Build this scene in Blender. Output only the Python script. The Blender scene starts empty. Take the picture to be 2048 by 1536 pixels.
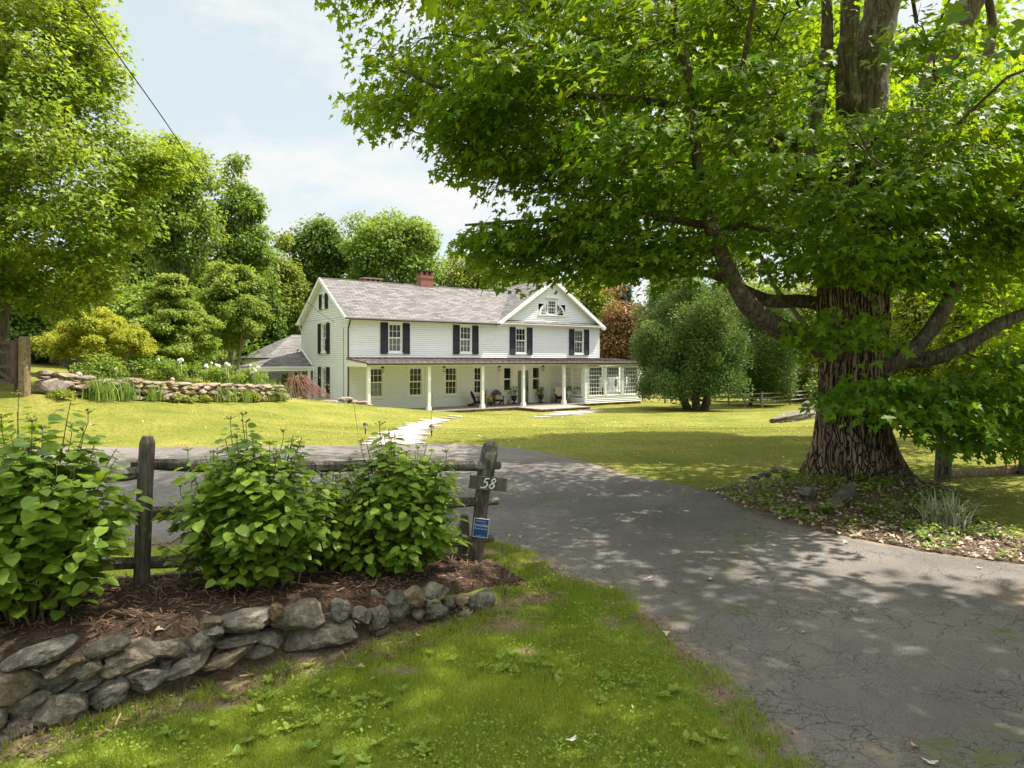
import bpy, math, random
import numpy as np
from mathutils import Vector, Matrix, noise
from mathutils.geometry import delaunay_2d_cdt

SC = bpy.context.scene
COL = SC.collection
R = math.radians

# ------------------------------------------------------------------ camera
CAMZ, FPX, HOR = 2.0, 1340.0, 720.4           # camera height, focal length and horizon row in photo pixels
cam = bpy.data.cameras.new('camera')
cam.sensor_width = 36.0
cam.lens = 36.0 * FPX / 2048
cam.shift_y = -(768 - HOR) / 2048
cam.clip_start, cam.clip_end = 0.05, 2000
camo = bpy.data.objects.new('camera', cam)
COL.objects.link(camo)
camo.location = (0, 0, CAMZ)
camo.rotation_euler = (R(90), 0, 0)
SC.camera = camo

# ------------------------------------------------------------------ light
SUN_EL = R(58)
SUN_XY = Vector((0.94, 0.34)).normalized()   # towards the sun: from the right, almost along the house front
sun_dir = Vector((SUN_XY.x * math.cos(SUN_EL), SUN_XY.y * math.cos(SUN_EL), math.sin(SUN_EL)))
sl = bpy.data.lights.new('sun', 'SUN')
sl.energy = 3.9
sl.angle = R(0.55)
sl.color = (1.0, 0.94, 0.84)
so = bpy.data.objects.new('sun', sl)
COL.objects.link(so)
so.rotation_euler = (-sun_dir).to_track_quat('-Z', 'Y').to_euler()

world = bpy.data.worlds.new('World')
SC.world = world
world.use_nodes = True
wn, wl = world.node_tree.nodes, world.node_tree.links
wn.clear()
w_out = wn.new('ShaderNodeOutputWorld')
w_bg = wn.new('ShaderNodeBackground')
sky = wn.new('ShaderNodeTexSky')
sky.sky_type = 'NISHITA'
sky.sun_disc = False
sky.sun_elevation = SUN_EL
sky.sun_rotation = math.atan2(SUN_XY.x, SUN_XY.y)
sky.air_density, sky.dust_density, sky.ozone_density = 1.0, 1.6, 1.0
tc = wn.new('ShaderNodeTexCoord')
mp = wn.new('ShaderNodeMapping')
mp.inputs['Scale'].default_value = (2.2, 2.2, 5.0)
mp.inputs['Location'].default_value = (3.1, 0.7, 1.2)
cn = wn.new('ShaderNodeTexNoise')
cn.inputs['Scale'].default_value = 1.6
cn.inputs['Detail'].default_value = 9
cn.inputs['Roughness'].default_value = 0.58
cr = wn.new('ShaderNodeValToRGB')
cr.color_ramp.elements[0].position = 0.50
cr.color_ramp.elements[1].position = 0.66
cmix = wn.new('ShaderNodeMix')
cmix.data_type = 'RGBA'
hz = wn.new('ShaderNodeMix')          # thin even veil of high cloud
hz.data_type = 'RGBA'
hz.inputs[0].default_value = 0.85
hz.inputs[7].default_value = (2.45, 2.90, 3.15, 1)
cmix.inputs[7].default_value = (2.55, 2.55, 2.52, 1)
wl.new(tc.outputs['Generated'], mp.inputs['Vector'])
wl.new(mp.outputs['Vector'], cn.inputs['Vector'])
wl.new(cn.outputs['Fac'], cr.inputs['Fac'])
sx = wn.new('ShaderNodeSeparateXYZ')         # veil brightened overhead, out of view, to lift the light in the shade
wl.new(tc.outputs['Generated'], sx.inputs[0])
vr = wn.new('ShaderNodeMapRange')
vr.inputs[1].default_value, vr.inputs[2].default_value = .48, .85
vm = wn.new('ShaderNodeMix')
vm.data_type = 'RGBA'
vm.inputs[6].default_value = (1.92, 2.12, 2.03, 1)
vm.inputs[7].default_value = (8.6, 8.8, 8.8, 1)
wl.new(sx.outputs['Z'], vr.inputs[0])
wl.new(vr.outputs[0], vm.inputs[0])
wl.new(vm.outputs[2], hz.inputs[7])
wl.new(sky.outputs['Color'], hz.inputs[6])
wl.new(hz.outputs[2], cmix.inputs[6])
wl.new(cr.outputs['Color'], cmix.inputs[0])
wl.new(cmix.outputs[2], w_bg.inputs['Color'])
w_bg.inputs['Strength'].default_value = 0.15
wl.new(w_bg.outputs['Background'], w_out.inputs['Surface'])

SC.view_settings.view_transform = 'Standard'
SC.view_settings.look = 'None'
SC.view_settings.gamma = 1.0
SC.view_settings.exposure = 1.36
SC.render.engine = 'CYCLES'
SC.cycles.max_bounces = 8
SC.cycles.diffuse_bounces = 4
SC.cycles.glossy_bounces = 3
SC.cycles.transmission_bounces = 5
SC.cycles.transparent_max_bounces = 12
SC.cycles.use_denoising = True
SC.cycles.caustics_reflective = False
SC.cycles.caustics_refractive = False


def W(px, py, y):
    """the place at depth y (metres) that the photo shows at pixel px, py"""
    return Vector(((px - 1024) / FPX * y, y, CAMZ - (py - HOR) / FPX * y))


# ------------------------------------------------------------------ materials
def mat(name, base=(.5, .5, .5), rough=.7, spec=.3, metal=0.0):
    m = bpy.data.materials.new(name)
    m.use_nodes = True
    b = m.node_tree.nodes['Principled BSDF']
    b.inputs['Base Color'].default_value = (*base, 1)
    b.inputs['Roughness'].default_value = rough
    b.inputs['Specular IOR Level'].default_value = spec
    b.inputs['Metallic'].default_value = metal
    return m


class NT:
    """small helper to wire node trees"""
    def __init__(s, m):
        s.m, s.n, s.l = m, m.node_tree.nodes, m.node_tree.links
        s.b = s.n.get('Principled BSDF')

    def new(s, t, **kw):
        n = s.n.new(t)
        for k, v in kw.items():
            setattr(n, k, v)
        return n

    def coord(s, scale=(1, 1, 1), out='Object', rot=(0, 0, 0)):
        t = s.new('ShaderNodeTexCoord')
        m = s.new('ShaderNodeMapping')
        m.inputs['Scale'].default_value = scale
        m.inputs['Rotation'].default_value = rot
        s.l.new(t.outputs[out], m.inputs['Vector'])
        return m.outputs['Vector']

    def noise(s, vec, scale, detail=4, rough=.55, dist=0):
        n = s.new('ShaderNodeTexNoise')
        n.inputs['Scale'].default_value = scale
        n.inputs['Detail'].default_value = detail
        n.inputs['Roughness'].default_value = rough
        n.inputs['Distortion'].default_value = dist
        s.l.new(vec, n.inputs['Vector'])
        return n.outputs['Fac']

    def ramp(s, fac, stops):
        n = s.new('ShaderNodeValToRGB')
        e = n.color_ramp.elements
        while len(e) < len(stops):
            e.new(.5)
        for i, (p, c) in enumerate(stops):
            e[i].position = p
            e[i].color = (*c, 1) if isinstance(c, tuple) else (c, c, c, 1)
        s.l.new(fac, n.inputs['Fac'])
        return n.outputs['Color']

    def mix(s, fac, a, b, mode='MIX'):
        n = s.new('ShaderNodeMix', data_type='RGBA', blend_type=mode)
        for i, v in ((0, fac), (6, a), (7, b)):
            if isinstance(v, bpy.types.NodeSocket):
                s.l.new(v, n.inputs[i])
            elif i == 0:
                n.inputs[0].default_value = v
            else:
                n.inputs[i].default_value = (*v, 1)
        return n.outputs[2]

    def math(s, op, a, b=0.0, c=0.0):
        n = s.new('ShaderNodeMath', operation=op)
        for i, v in enumerate((a, b, c)):
            if isinstance(v, bpy.types.NodeSocket):
                s.l.new(v, n.inputs[i])
            else:
                n.inputs[i].default_value = v
        return n.outputs[0]

    def attr(s, name):
        n = s.new('ShaderNodeAttribute')
        n.attribute_name = name
        return n.outputs['Fac']

    def base(s, c):
        s.l.new(c, s.b.inputs['Base Color'])

    def bump(s, h, strength=.5, dist=.02):
        n = s.new('ShaderNodeBump')
        n.inputs['Strength'].default_value = strength
        n.inputs['Distance'].default_value = dist
        s.l.new(h, n.inputs['Height'])
        s.l.new(n.outputs['Normal'], s.b.inputs['Normal'])


def leaf_mat(name, ca, cb, trans=.42, tcol=(1.25, 1.2, .6), rough=.5, spec=.25):
    m = mat(name, rough=rough, spec=spec)
    t = NT(m)
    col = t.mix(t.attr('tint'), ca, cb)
    t.base(col)
    tr = t.new('ShaderNodeBsdfTranslucent')
    t.l.new(t.mix(1.0, col, tcol, 'MULTIPLY'), tr.inputs['Color'])
    mx = t.new('ShaderNodeMixShader')
    mx.inputs[0].default_value = trans
    t.l.new(t.b.outputs[0], mx.inputs[1])
    t.l.new(tr.outputs[0], mx.inputs[2])
    t.l.new(mx.outputs[0], t.n['Material Output'].inputs['Surface'])
    return m


def bark_mat(name, dark, light, scale=1.0, lichen=.0, bump=.8, fine=1.0):
    m = mat(name, rough=.9, spec=.15)
    t = NT(m)
    v = t.coord((9 * scale, 9 * scale, 1.1 * scale))
    n1 = t.noise(v, 2.2 * fine, 8, .65, .6)
    v2 = t.coord((1, 1, 1))
    n2 = t.noise(v2, 2.0, 5)
    c = t.ramp(n1, [(.36, dark), (.5, tuple(.5 * (a + b) for a, b in zip(dark, light))), (.66, light)])
    c = t.mix(t.ramp(n2, [(.35, 0.0), (.7, .5)]), c, tuple(.55 * a for a in light))
    if lichen:
        n3 = t.noise(v2, 6.5, 6, .6)
        c = t.mix(t.ramp(n3, [(.62 - .1 * lichen, 0.0), (.66 - .1 * lichen, .75)]), c, (.27, .29, .20))
    t.base(c)
    t.bump(n1, bump, .05)
    return m


def stone_mat(name, a, b, c2, scale=1.0, lichen=.3):
    m = mat(name, rough=.92, spec=.15)
    t = NT(m)
    v = t.coord((1, 1, 1))
    oi = t.new('ShaderNodeObjectInfo')
    add = t.new('ShaderNodeVectorMath', operation='ADD')
    t.l.new(v, add.inputs[0])
    comb = t.new('ShaderNodeCombineXYZ')
    t.l.new(t.math('MULTIPLY', oi.outputs['Random'], 37.0), comb.inputs[0])
    t.l.new(t.math('MULTIPLY', oi.outputs['Random'], 11.0), comb.inputs[2])
    t.l.new(comb.outputs[0], add.inputs[1])
    v = add.outputs[0]
    n1 = t.noise(v, 5 * scale, 9, .68, .4)
    n2 = t.noise(v, 26 * scale, 6, .7)
    col = t.ramp(n1, [(.3, a), (.52, b), (.72, c2)])
    col = t.mix(t.ramp(n2, [(.35, .55), (.6, 0.0)]), col, tuple(.45 * x for x in a))
    tone = t.mix(t.ramp(oi.outputs['Random'], [(0., (.72, .74, .76)), (.45, (1., .98, .95)), (.8, (1.05, .98, .86)), (1., (1.12, .9, .68))]), (0, 0, 0), (0, 0, 0))
    rr = t.ramp(oi.outputs['Random'], [(0., (.68, .70, .72)), (.45, (1., .98, .95)), (.8, (1., .93, .82)), (1., (1., .80, .58))])
    col = t.mix(1.0, col, rr, 'MULTIPLY')
    n3 = t.noise(v, 9 * scale, 4, .5)
    col = t.mix(t.ramp(n3, [(.66, 0.0), (.70, lichen)]), col, (.34, .36, .30))
    t.base(col)
    t.bump(t.math('ADD', n1, t.math('MULTIPLY', n2, .5)), 1.0, .035)
    return m


M = {}
M['paint'] = mat('white_paint', (.80, .81, .80), .55, .3)
t = NT(M['paint'])
n = t.noise(t.coord((.6, .6, 2.5)), 3.0, 6, .6)
t.base(t.ramp(n, [(.3, (.77, .79, .80)), (.6, (.85, .86, .86))]))
M['trim'] = mat('white_trim', (.84, .84, .82), .5, .3)
M['shutter'] = mat('black_shutter', (.020, .022, .030), .5, .35)
M['dark_metal'] = mat('dark_gutter', (.035, .028, .025), .4, .5)
M['white_metal'] = mat('white_gutter', (.75, .76, .75), .4, .4)
M['door_green'] = mat('sage_door', (.19, .24, .19), .45, .4)
M['black_iron'] = mat('black_iron', (.015, .016, .018), .5, .4)
M['cream'] = mat('shaded_wall_tone', (.62, .58, .47), .6, .3)  # beige stands in for the white end wall in porch shade
M['curtain'] = mat('curtain_cloth', (.62, .62, .58), .9, .1)
M['blind'] = mat('roller_blind', (.70, .72, .64), .9, .1)
M['wood_dark'] = bark_mat('brown_chair_wood', (.035, .025, .02), (.10, .075, .06), 1.5, 0, .2)
M['wood_grey'] = bark_mat('weathered_wood', (.05, .042, .033), (.20, .175, .14), 1.6, .35, .7)
M['wood_far'] = bark_mat('grey_rail_wood', (.16, .14, .12), (.36, .33, .29), 1.5, 0, .3)
M['gate_wood'] = bark_mat('brown_gate_wood', (.085, .055, .045), (.17, .12, .10), 1.5, 0, .3)
M['log'] = bark_mat('log_wood', (.09, .06, .04), (.30, .21, .14), 1.5, .2, .6)
M['bark'] = mat('maple_bark', rough=.95, spec=.1)
t = NT(M['bark'])
vo = t.coord((1, 1, 1))
wob = t.new('ShaderNodeTexNoise')
wob.inputs['Scale'].default_value = 2.5
wob.inputs['Detail'].default_value = 5
t.l.new(vo, wob.inputs['Vector'])
ws = t.new('ShaderNodeVectorMath', operation='SCALE')
ws.inputs['Scale'].default_value = .16
t.l.new(wob.outputs['Color'], ws.inputs[0])
wa = t.new('ShaderNodeVectorMath', operation='ADD')
t.l.new(vo, wa.inputs[0])
t.l.new(ws.outputs[0], wa.inputs[1])
wm = t.new('ShaderNodeMapping')
wm.inputs['Scale'].default_value = (20, 20, .8)
t.l.new(wa.outputs[0], wm.inputs['Vector'])
bv = t.new('ShaderNodeTexVoronoi', feature='DISTANCE_TO_EDGE')
bv.inputs['Scale'].default_value = 1.0
t.l.new(wm.outputs['Vector'], bv.inputs['Vector'])
fibre = t.noise(t.coord((30, 30, 2.2)), 1.0, 7, .7, .5)
big = t.noise(vo, 1.6, 5, .6)
plate = t.ramp(bv.outputs['Distance'], [(.01, 0.0), (.16, 1.0)])
hgt = t.math('MULTIPLY', plate, t.ramp(fibre, [(.2, .55), (.7, 1.0)]))
c = t.ramp(hgt, [(.05, (.016, .012, .009)), (.4, (.20, .132, .088)), (.95, (.50, .36, .25))])
c = t.mix(t.ramp(big, [(.42, 0.0), (.68, .6)]), c, (.16, .12, .088), 'MIX')
t.base(c)
t.bump(hgt, 1.0, .06)
M['bark_limb'] = bark_mat('limb_bark', (.03, .024, .018), (.24, .18, .135), 1.2, .55, .7)
M['bark_far'] = bark_mat('grey_tree_bark', (.05, .042, .032), (.19, .165, .13), 1.0, .3, .4)
M['bark_pale'] = bark_mat('pale_tree_bark', (.12, .10, .08), (.34, .30, .24), 1.0, .3, .4)
M['cushion'] = mat('tan_cushion', (.52, .40, .28), .95, .1)
M['fleece'] = mat('sheepskin', (.72, .62, .47), 1.0, .1)
M['terracotta'] = mat('terracotta', (.42, .13, .06), .8, .2)
M['urn'] = mat('dark_blue_urn', (.022, .028, .042), .45, .4)
M['clay'] = mat('brown_clay', (.30, .17, .12), .8, .2)
M['red_seat'] = mat('rust_armchair', (.25, .07, .04), .8, .2)
M['lamp_glass'] = mat('frosted_lamp_glass', (.72, .70, .60), .25, .5)
M['rod'] = mat('rusty_rod', (.20, .09, .05), .7, .3)
M['digit'] = mat('white_digit_paint', (.72, .74, .73), .6, .3)
M['sign_blue'] = mat('blue_sign', (.012, .085, .26), .4, .4)
M['yellow_flower'] = mat('yellow_petal', (.80, .50, .05), .7, .2)
M['pink_flower'] = mat('pink_petal', (.72, .42, .38), .8, .2)
M['white_flower'] = mat('white_petal', (.85, .80, .76), .8, .2)
M['red_flower'] = mat('red_petal', (.65, .12, .05), .7, .2)
M['mat_coir'] = mat('coir_mat', (.24, .12, .06), 1, .1)
M['wire'] = mat('black_wire', (.015, .015, .018), .6, .3)
M['brick'] = mat('red_brick', (.3, .1, .07), .9, .2)
t = NT(M['brick'])
bt = t.new('ShaderNodeTexBrick')
bt.inputs['Scale'].default_value = 1
bt.inputs['Brick Width'].default_value = .21
bt.inputs['Row Height'].default_value = .075
bt.inputs['Mortar Size'].default_value = .008
bt.inputs['Color1'].default_value = (.34, .10, .065, 1)
bt.inputs['Color2'].default_value = (.22, .065, .05, 1)
bt.inputs['Mortar'].default_value = (.33, .27, .23, 1)
t.l.new(t.coord(out='UV'), bt.inputs['Vector'])
t.base(bt.outputs['Color'])

M['shingle'] = mat('asphalt_shingle', rough=.95, spec=.1)
t = NT(M['shingle'])
bt = t.new('ShaderNodeTexBrick')
bt.inputs['Scale'].default_value = 1
bt.inputs['Brick Width'].default_value = .55
bt.inputs['Row Height'].default_value = .19
bt.inputs['Mortar Size'].default_value = .022
bt.inputs['Mortar Smooth'].default_value = .2
bt.inputs['Bias'].default_value = .0
bt.inputs['Color1'].default_value = (.115, .108, .103, 1)
bt.inputs['Color2'].default_value = (.270, .252, .240, 1)
bt.inputs['Mortar'].default_value = (.055, .05, .048, 1)
uv = t.coord(out='UV')
t.l.new(uv, bt.inputs['Vector'])
n = t.noise(uv, 1.3, 5, .6)
c = t.mix(t.ramp(n, [(.35, 0.0), (.7, .45)]), bt.outputs['Color'], (.165, .15, .145))
n2 = t.noise(uv, 60, 2)
t.base(t.mix(t.ramp(n2, [(.3, .3), (.6, 0.0)]), c, (.12, .10, .10)))

M['metal_roof'] = mat('brown_metal_roof', (.16, .12, .11), .35, .5, .3)
t = NT(M['metal_roof'])
n = t.noise(t.coord((.7, .7, .7)), 1.5, 5, .6)
t.base(t.ramp(n, [(.3, (.12, .09, .085)), (.7, (.27, .21, .19))]))

M['fieldstone'] = stone_mat('fieldstone', (.085, .072, .058), (.225, .198, .162), (.40, .37, .31), 1.5, .6)
M['palestone'] = stone_mat('pale_fieldstone', (.17, .13, .105), (.36, .29, .245), (.52, .45, .40), 1.0, .25)
M['granite'] = stone_mat('granite_post', (.15, .105, .055), (.30, .23, .13), (.40, .37, .29), 2.0, .4)
M['foundation'] = mat('stone_foundation', rough=.9, spec=.1)
t = NT(M['foundation'])
vv = t.new('ShaderNodeTexVoronoi')
vv.inputs['Scale'].default_value = 4
t.l.new(t.coord((1, 1, 1.6)), vv.inputs['Vector'])
t.base(t.ramp(vv.outputs['Color'], [(.1, (.09, .055, .035)), (.5, (.2, .12, .07)), (.9, (.28, .22, .16))]))
M['slate'] = mat('porch_slate', rough=.8, spec=.2)
t = NT(M['slate'])
n = t.noise(t.coord(), 2.5, 6, .6)
t.base(t.ramp(n, [(.3, (.20, .17, .15)), (.7, (.36, .32, .28))]))
M['flag'] = mat('flagstone', rough=.9, spec=.15)
t = NT(M['flag'])
v = t.coord()
n = t.noise(v, 1.7, 7, .65)
t.base(t.ramp(n, [(.3, (.34, .28, .25)), (.7, (.56, .49, .45))]))
t.bump(n, .3, .03)

M['glass'] = bpy.data.materials.new('window_glass')
M['glass'].use_nodes = True
t = NT(M['glass'])
t.n.remove(t.b)
tr = t.new('ShaderNodeBsdfTransparent')
tr.inputs[0].default_value = (.82, .86, .85, 1)
gl = t.new('ShaderNodeBsdfGlossy')
gl.inputs['Roughness'].default_value = .03
lw = t.new('ShaderNodeFresnel')
lw.inputs[0].default_value = 1.6
mx = t.new('ShaderNodeMixShader')
t.l.new(lw.outputs[0], mx.inputs[0])
t.l.new(tr.outputs[0], mx.inputs[1])
t.l.new(gl.outputs[0], mx.inputs[2])
t.l.new(mx.outputs[0], t.n['Material Output'].inputs['Surface'])
M['room'] = mat('dim_room_wall', (.06, .055, .05), .9, .1)
M['leaded'] = mat('leaded_glass', (.02, .025, .025), .15, .6)
t = NT(M['leaded'])
bt = t.new('ShaderNodeTexBrick')
bt.inputs['Brick Width'].default_value = .16
bt.inputs['Row Height'].default_value = .22
bt.inputs['Mortar Size'].default_value = .012
bt.inputs['Scale'].default_value = 1
bt.inputs['Color1'].default_value = (.015, .02, .018, 1)
bt.inputs['Color2'].default_value = (.035, .04, .035, 1)
bt.inputs['Mortar'].default_value = (.12, .12, .11, 1)
t.l.new(t.coord((1, 1, 1), rot=(R(90), 0, 0)), bt.inputs['Vector'])
t.base(bt.outputs['Color'])

# foliage
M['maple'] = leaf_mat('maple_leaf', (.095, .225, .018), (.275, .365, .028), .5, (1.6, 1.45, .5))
M['maple_far'] = leaf_mat('left_maple_leaf', (.140, .245, .022), (.345, .415, .038), .46, (1.3, 1.2, .5))
M['leaf_mid'] = leaf_mat('forest_leaf', (.12, .215, .032), (.26, .335, .055), .44)
M['leaf_dark'] = leaf_mat('dark_forest_leaf', (.085, .165, .03), (.185, .25, .045), .40)
M['leaf_yellow'] = leaf_mat('yellow_green_leaf', (.165, .23, .032), (.29, .325, .048), .42)
M['leaf_fresh'] = leaf_mat('fresh_green_leaf', (.15, .235, .035), (.31, .37, .07), .45)
M['leaf_gold'] = leaf_mat('golden_maple_leaf', (.26, .30, .028), (.45, .46, .06), .40)
M['leaf_bright'] = leaf_mat('bright_woods_leaf', (.13, .19, .018), (.27, .29, .028), .5)
M['leaf_cedar'] = leaf_mat('cedar_spray', (.070, .135, .034), (.175, .235, .062), .32)
M['leaf_copper'] = leaf_mat('copper_leaf', (.13, .085, .035), (.31, .18, .065), .32)
M['leaf_spruce'] = leaf_mat('spruce_needles', (.05, .085, .07), (.10, .14, .115), .15)
M['hydrangea'] = leaf_mat('hydrangea_leaf', (.095, .215, .022), (.275, .375, .040), .42, (1.25, 1.2, .5), .42, .35)
t = NT(M['hydrangea'])
_src = t.b.inputs['Base Color'].links[0].from_socket
_nz = t.noise(t.coord(), 22, 4, .6)
t.base(t.mix(t.ramp(_nz, [(.36, .45), (.6, 0.0)]), _src, (.06, .13, .015)))
M['stem'] = mat('green_brown_stem', (.12, .11, .04), .7, .2)
M['bud'] = mat('green_bud', (.20, .26, .05), .8, .2)
M['iris'] = leaf_mat('iris_blade', (.12, .22, .045), (.28, .36, .08), .35)
M['sedum'] = leaf_mat('lime_shrub_leaf', (.17, .23, .03), (.30, .34, .05), .35)
M['variegated'] = leaf_mat('variegated_blade', (.16, .22, .06), (.62, .62, .48), .35, (1, 1, .8))
M['grass'] = leaf_mat('grass_blade', (.085, .140, .018), (.310, .275, .058), .35, (1.2, 1.15, .5), .55, .2)
M['grass_near'] = leaf_mat('shade_lifted_grass_blade', (.155, .260, .026), (.39, .43, .066), .42, (1.2, 1.15, .5), .55, .2)  # same grass, colour lifted to make up for the dark shade
M['weed'] = leaf_mat('broadleaf_weed', (.13, .24, .03), (.28, .36, .05), .35, rough=.45)
M['chips'] = leaf_mat('mulch_chip', (.05, .028, .020), (.26, .16, .10), .0)
M['dry_leaf'] = leaf_mat('dry_leaf', (.46, .30, .17), (.62, .56, .46), .2, (1, 1, .9))
M['twig'] = mat('red_twig', (.26, .14, .11), .8, .2)

# ground
M['lawn'] = mat('lawn_soil_and_grass', rough=.95, spec=.1)
t = NT(M['lawn'])
v = t.coord()
n1 = t.noise(v, .55, 6, .6)
n2 = t.noise(v, 9, 6, .7)
n3 = t.noise(v, 45, 3, .6)
c = t.ramp(n1, [(.3, (.150, .165, .026)), (.5, (.240, .222, .042)), (.72, (.34, .275, .075))])
c = t.mix(t.ramp(n2, [(.3, .75), (.62, 0.0)]), c, (.075, .115, .014))
c = t.mix(t.ramp(n3, [(.3, .5), (.55, 0.0)]), c, (.06, .09, .014))
sy = t.new('ShaderNodeSeparateXYZ')
t.l.new(v, sy.inputs[0])
c = t.mix(t.ramp(t.math('MULTIPLY', sy.outputs['Y'], .1), [(.68, 1.0), (.9, 0.0)]), c, t.ramp(n2, [(.3, (.085, .125, .014)), (.7, (.20, .225, .035))]))   # greener near the road, to go with the shade-lifted grass blades
dn = t.math('ADD', t.attr('dirt'), t.math('MULTIPLY', t.math('SUBTRACT', n2, .5), .9))
c = t.mix(t.ramp(dn, [(.42, 0.0), (.62, .95)]), c, t.ramp(n3, [(.3, (.10, .065, .045)), (.7, (.25, .18, .125))]))
t.base(c)
t.bump(n3, .6, .02)

M['asphalt'] = mat('cracked_asphalt', rough=.9, spec=.2)
t = NT(M['asphalt'])
v = t.coord()
nd = t.noise(v, 1.5, 4)
dv = t.new('ShaderNodeVectorMath', operation='ADD')
nv = t.new('ShaderNodeTexNoise')
nv.inputs['Scale'].default_value = 2.2
nv.inputs['Detail'].default_value = 5
t.l.new(v, nv.inputs['Vector'])
sc_ = t.new('ShaderNodeVectorMath', operation='SCALE')
sc_.inputs['Scale'].default_value = .75
t.l.new(nv.outputs['Color'], sc_.inputs[0])
t.l.new(v, dv.inputs[0])
t.l.new(sc_.outputs[0], dv.inputs[1])
def crack(scale, w):
    vo = t.new('ShaderNodeTexVoronoi', feature='DISTANCE_TO_EDGE')
    vo.inputs['Scale'].default_value = scale
    t.l.new(dv.outputs[0], vo.inputs['Vector'])
    return t.ramp(vo.outputs['Distance'], [(0.0, 1.0), (w, 0.0)])
n_big = t.noise(v, .45, 5, .6)
n_fine = t.noise(v, 110, 3, .7)
n_mid = t.noise(v, 14, 6, .65)
c = t.ramp(n_big, [(.32, (.124, .109, .098)), (.5, (.174, .155, .140)), (.68, (.25, .221, .196))])
c = t.mix(t.ramp(n_fine, [(.38, .65), (.52, 0.0)]), c, (.065, .06, .058))
c = t.mix(t.ramp(n_fine, [(.62, 0.0), (.72, .6)]), c, (.36, .34, .31))
c = t.mix(t.ramp(n_mid, [(.62, 0.0), (.75, .35)]), c, (.26, .215, .16))
ck = t.math('MULTIPLY', crack(3.6, .022), t.ramp(t.noise(v, .9, 4), [(.40, 0.0), (.60, .8)]))
ck2 = t.math('MULTIPLY', crack(9, .04), t.ramp(t.noise(v, 1.4, 4), [(.46, 0.0), (.62, .85)]))
ck = t.math('MAXIMUM', ck, ck2)
c = t.mix(ck, c, (.028, .025, .022))
ed = t.math('ADD', t.attr('dirt'), t.math('MULTIPLY', t.math('SUBTRACT', t.noise(v, 3.5, 6, .65), .5), 1.3))
c = t.mix(t.ramp(ed, [(.5, 0.0), (.85, .9)]), c, t.ramp(n_mid, [(.3, (.16, .115, .08)), (.7, (.33, .25, .18))]))
mo = t.math('MULTIPLY', t.attr('moss'), t.ramp(t.noise(v, 5, 6, .7), [(.44, 0.0), (.56, 1.0)]))
c = t.mix(mo, c, (.10, .115, .025))
t.base(c)
t.bump(t.math('SUBTRACT', n_fine, t.math('MULTIPLY', ck, 1.5)), .5, .012)

M['mulch'] = mat('bark_mulch', rough=1, spec=.05)
t = NT(M['mulch'])
v = t.coord()
n1 = t.noise(v, 30, 6, .75)
n2 = t.noise(v, 2.0, 5)
c = t.ramp(n1, [(.32, (.025, .015, .011)), (.55, (.085, .05, .036)), (.72, (.20, .135, .095))])
t.base(t.mix(t.ramp(n2, [(.42, 0.0), (.68, .6)]), c, (.13, .10, .07)))
t.bump(n1, .9, .03)


M['litter_soil'] = mat('littered_soil', rough=1, spec=.05)  # pale litter colour, also lightened to stand in for the sun patch
t = NT(M['litter_soil'])
n1 = t.noise(t.coord(), 26, 6, .75)
t.base(t.ramp(n1, [(.32, (.05, .033, .023)), (.52, (.15, .105, .075)), (.70, (.33, .25, .185))]))
t.bump(n1, .9, .03)


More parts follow.
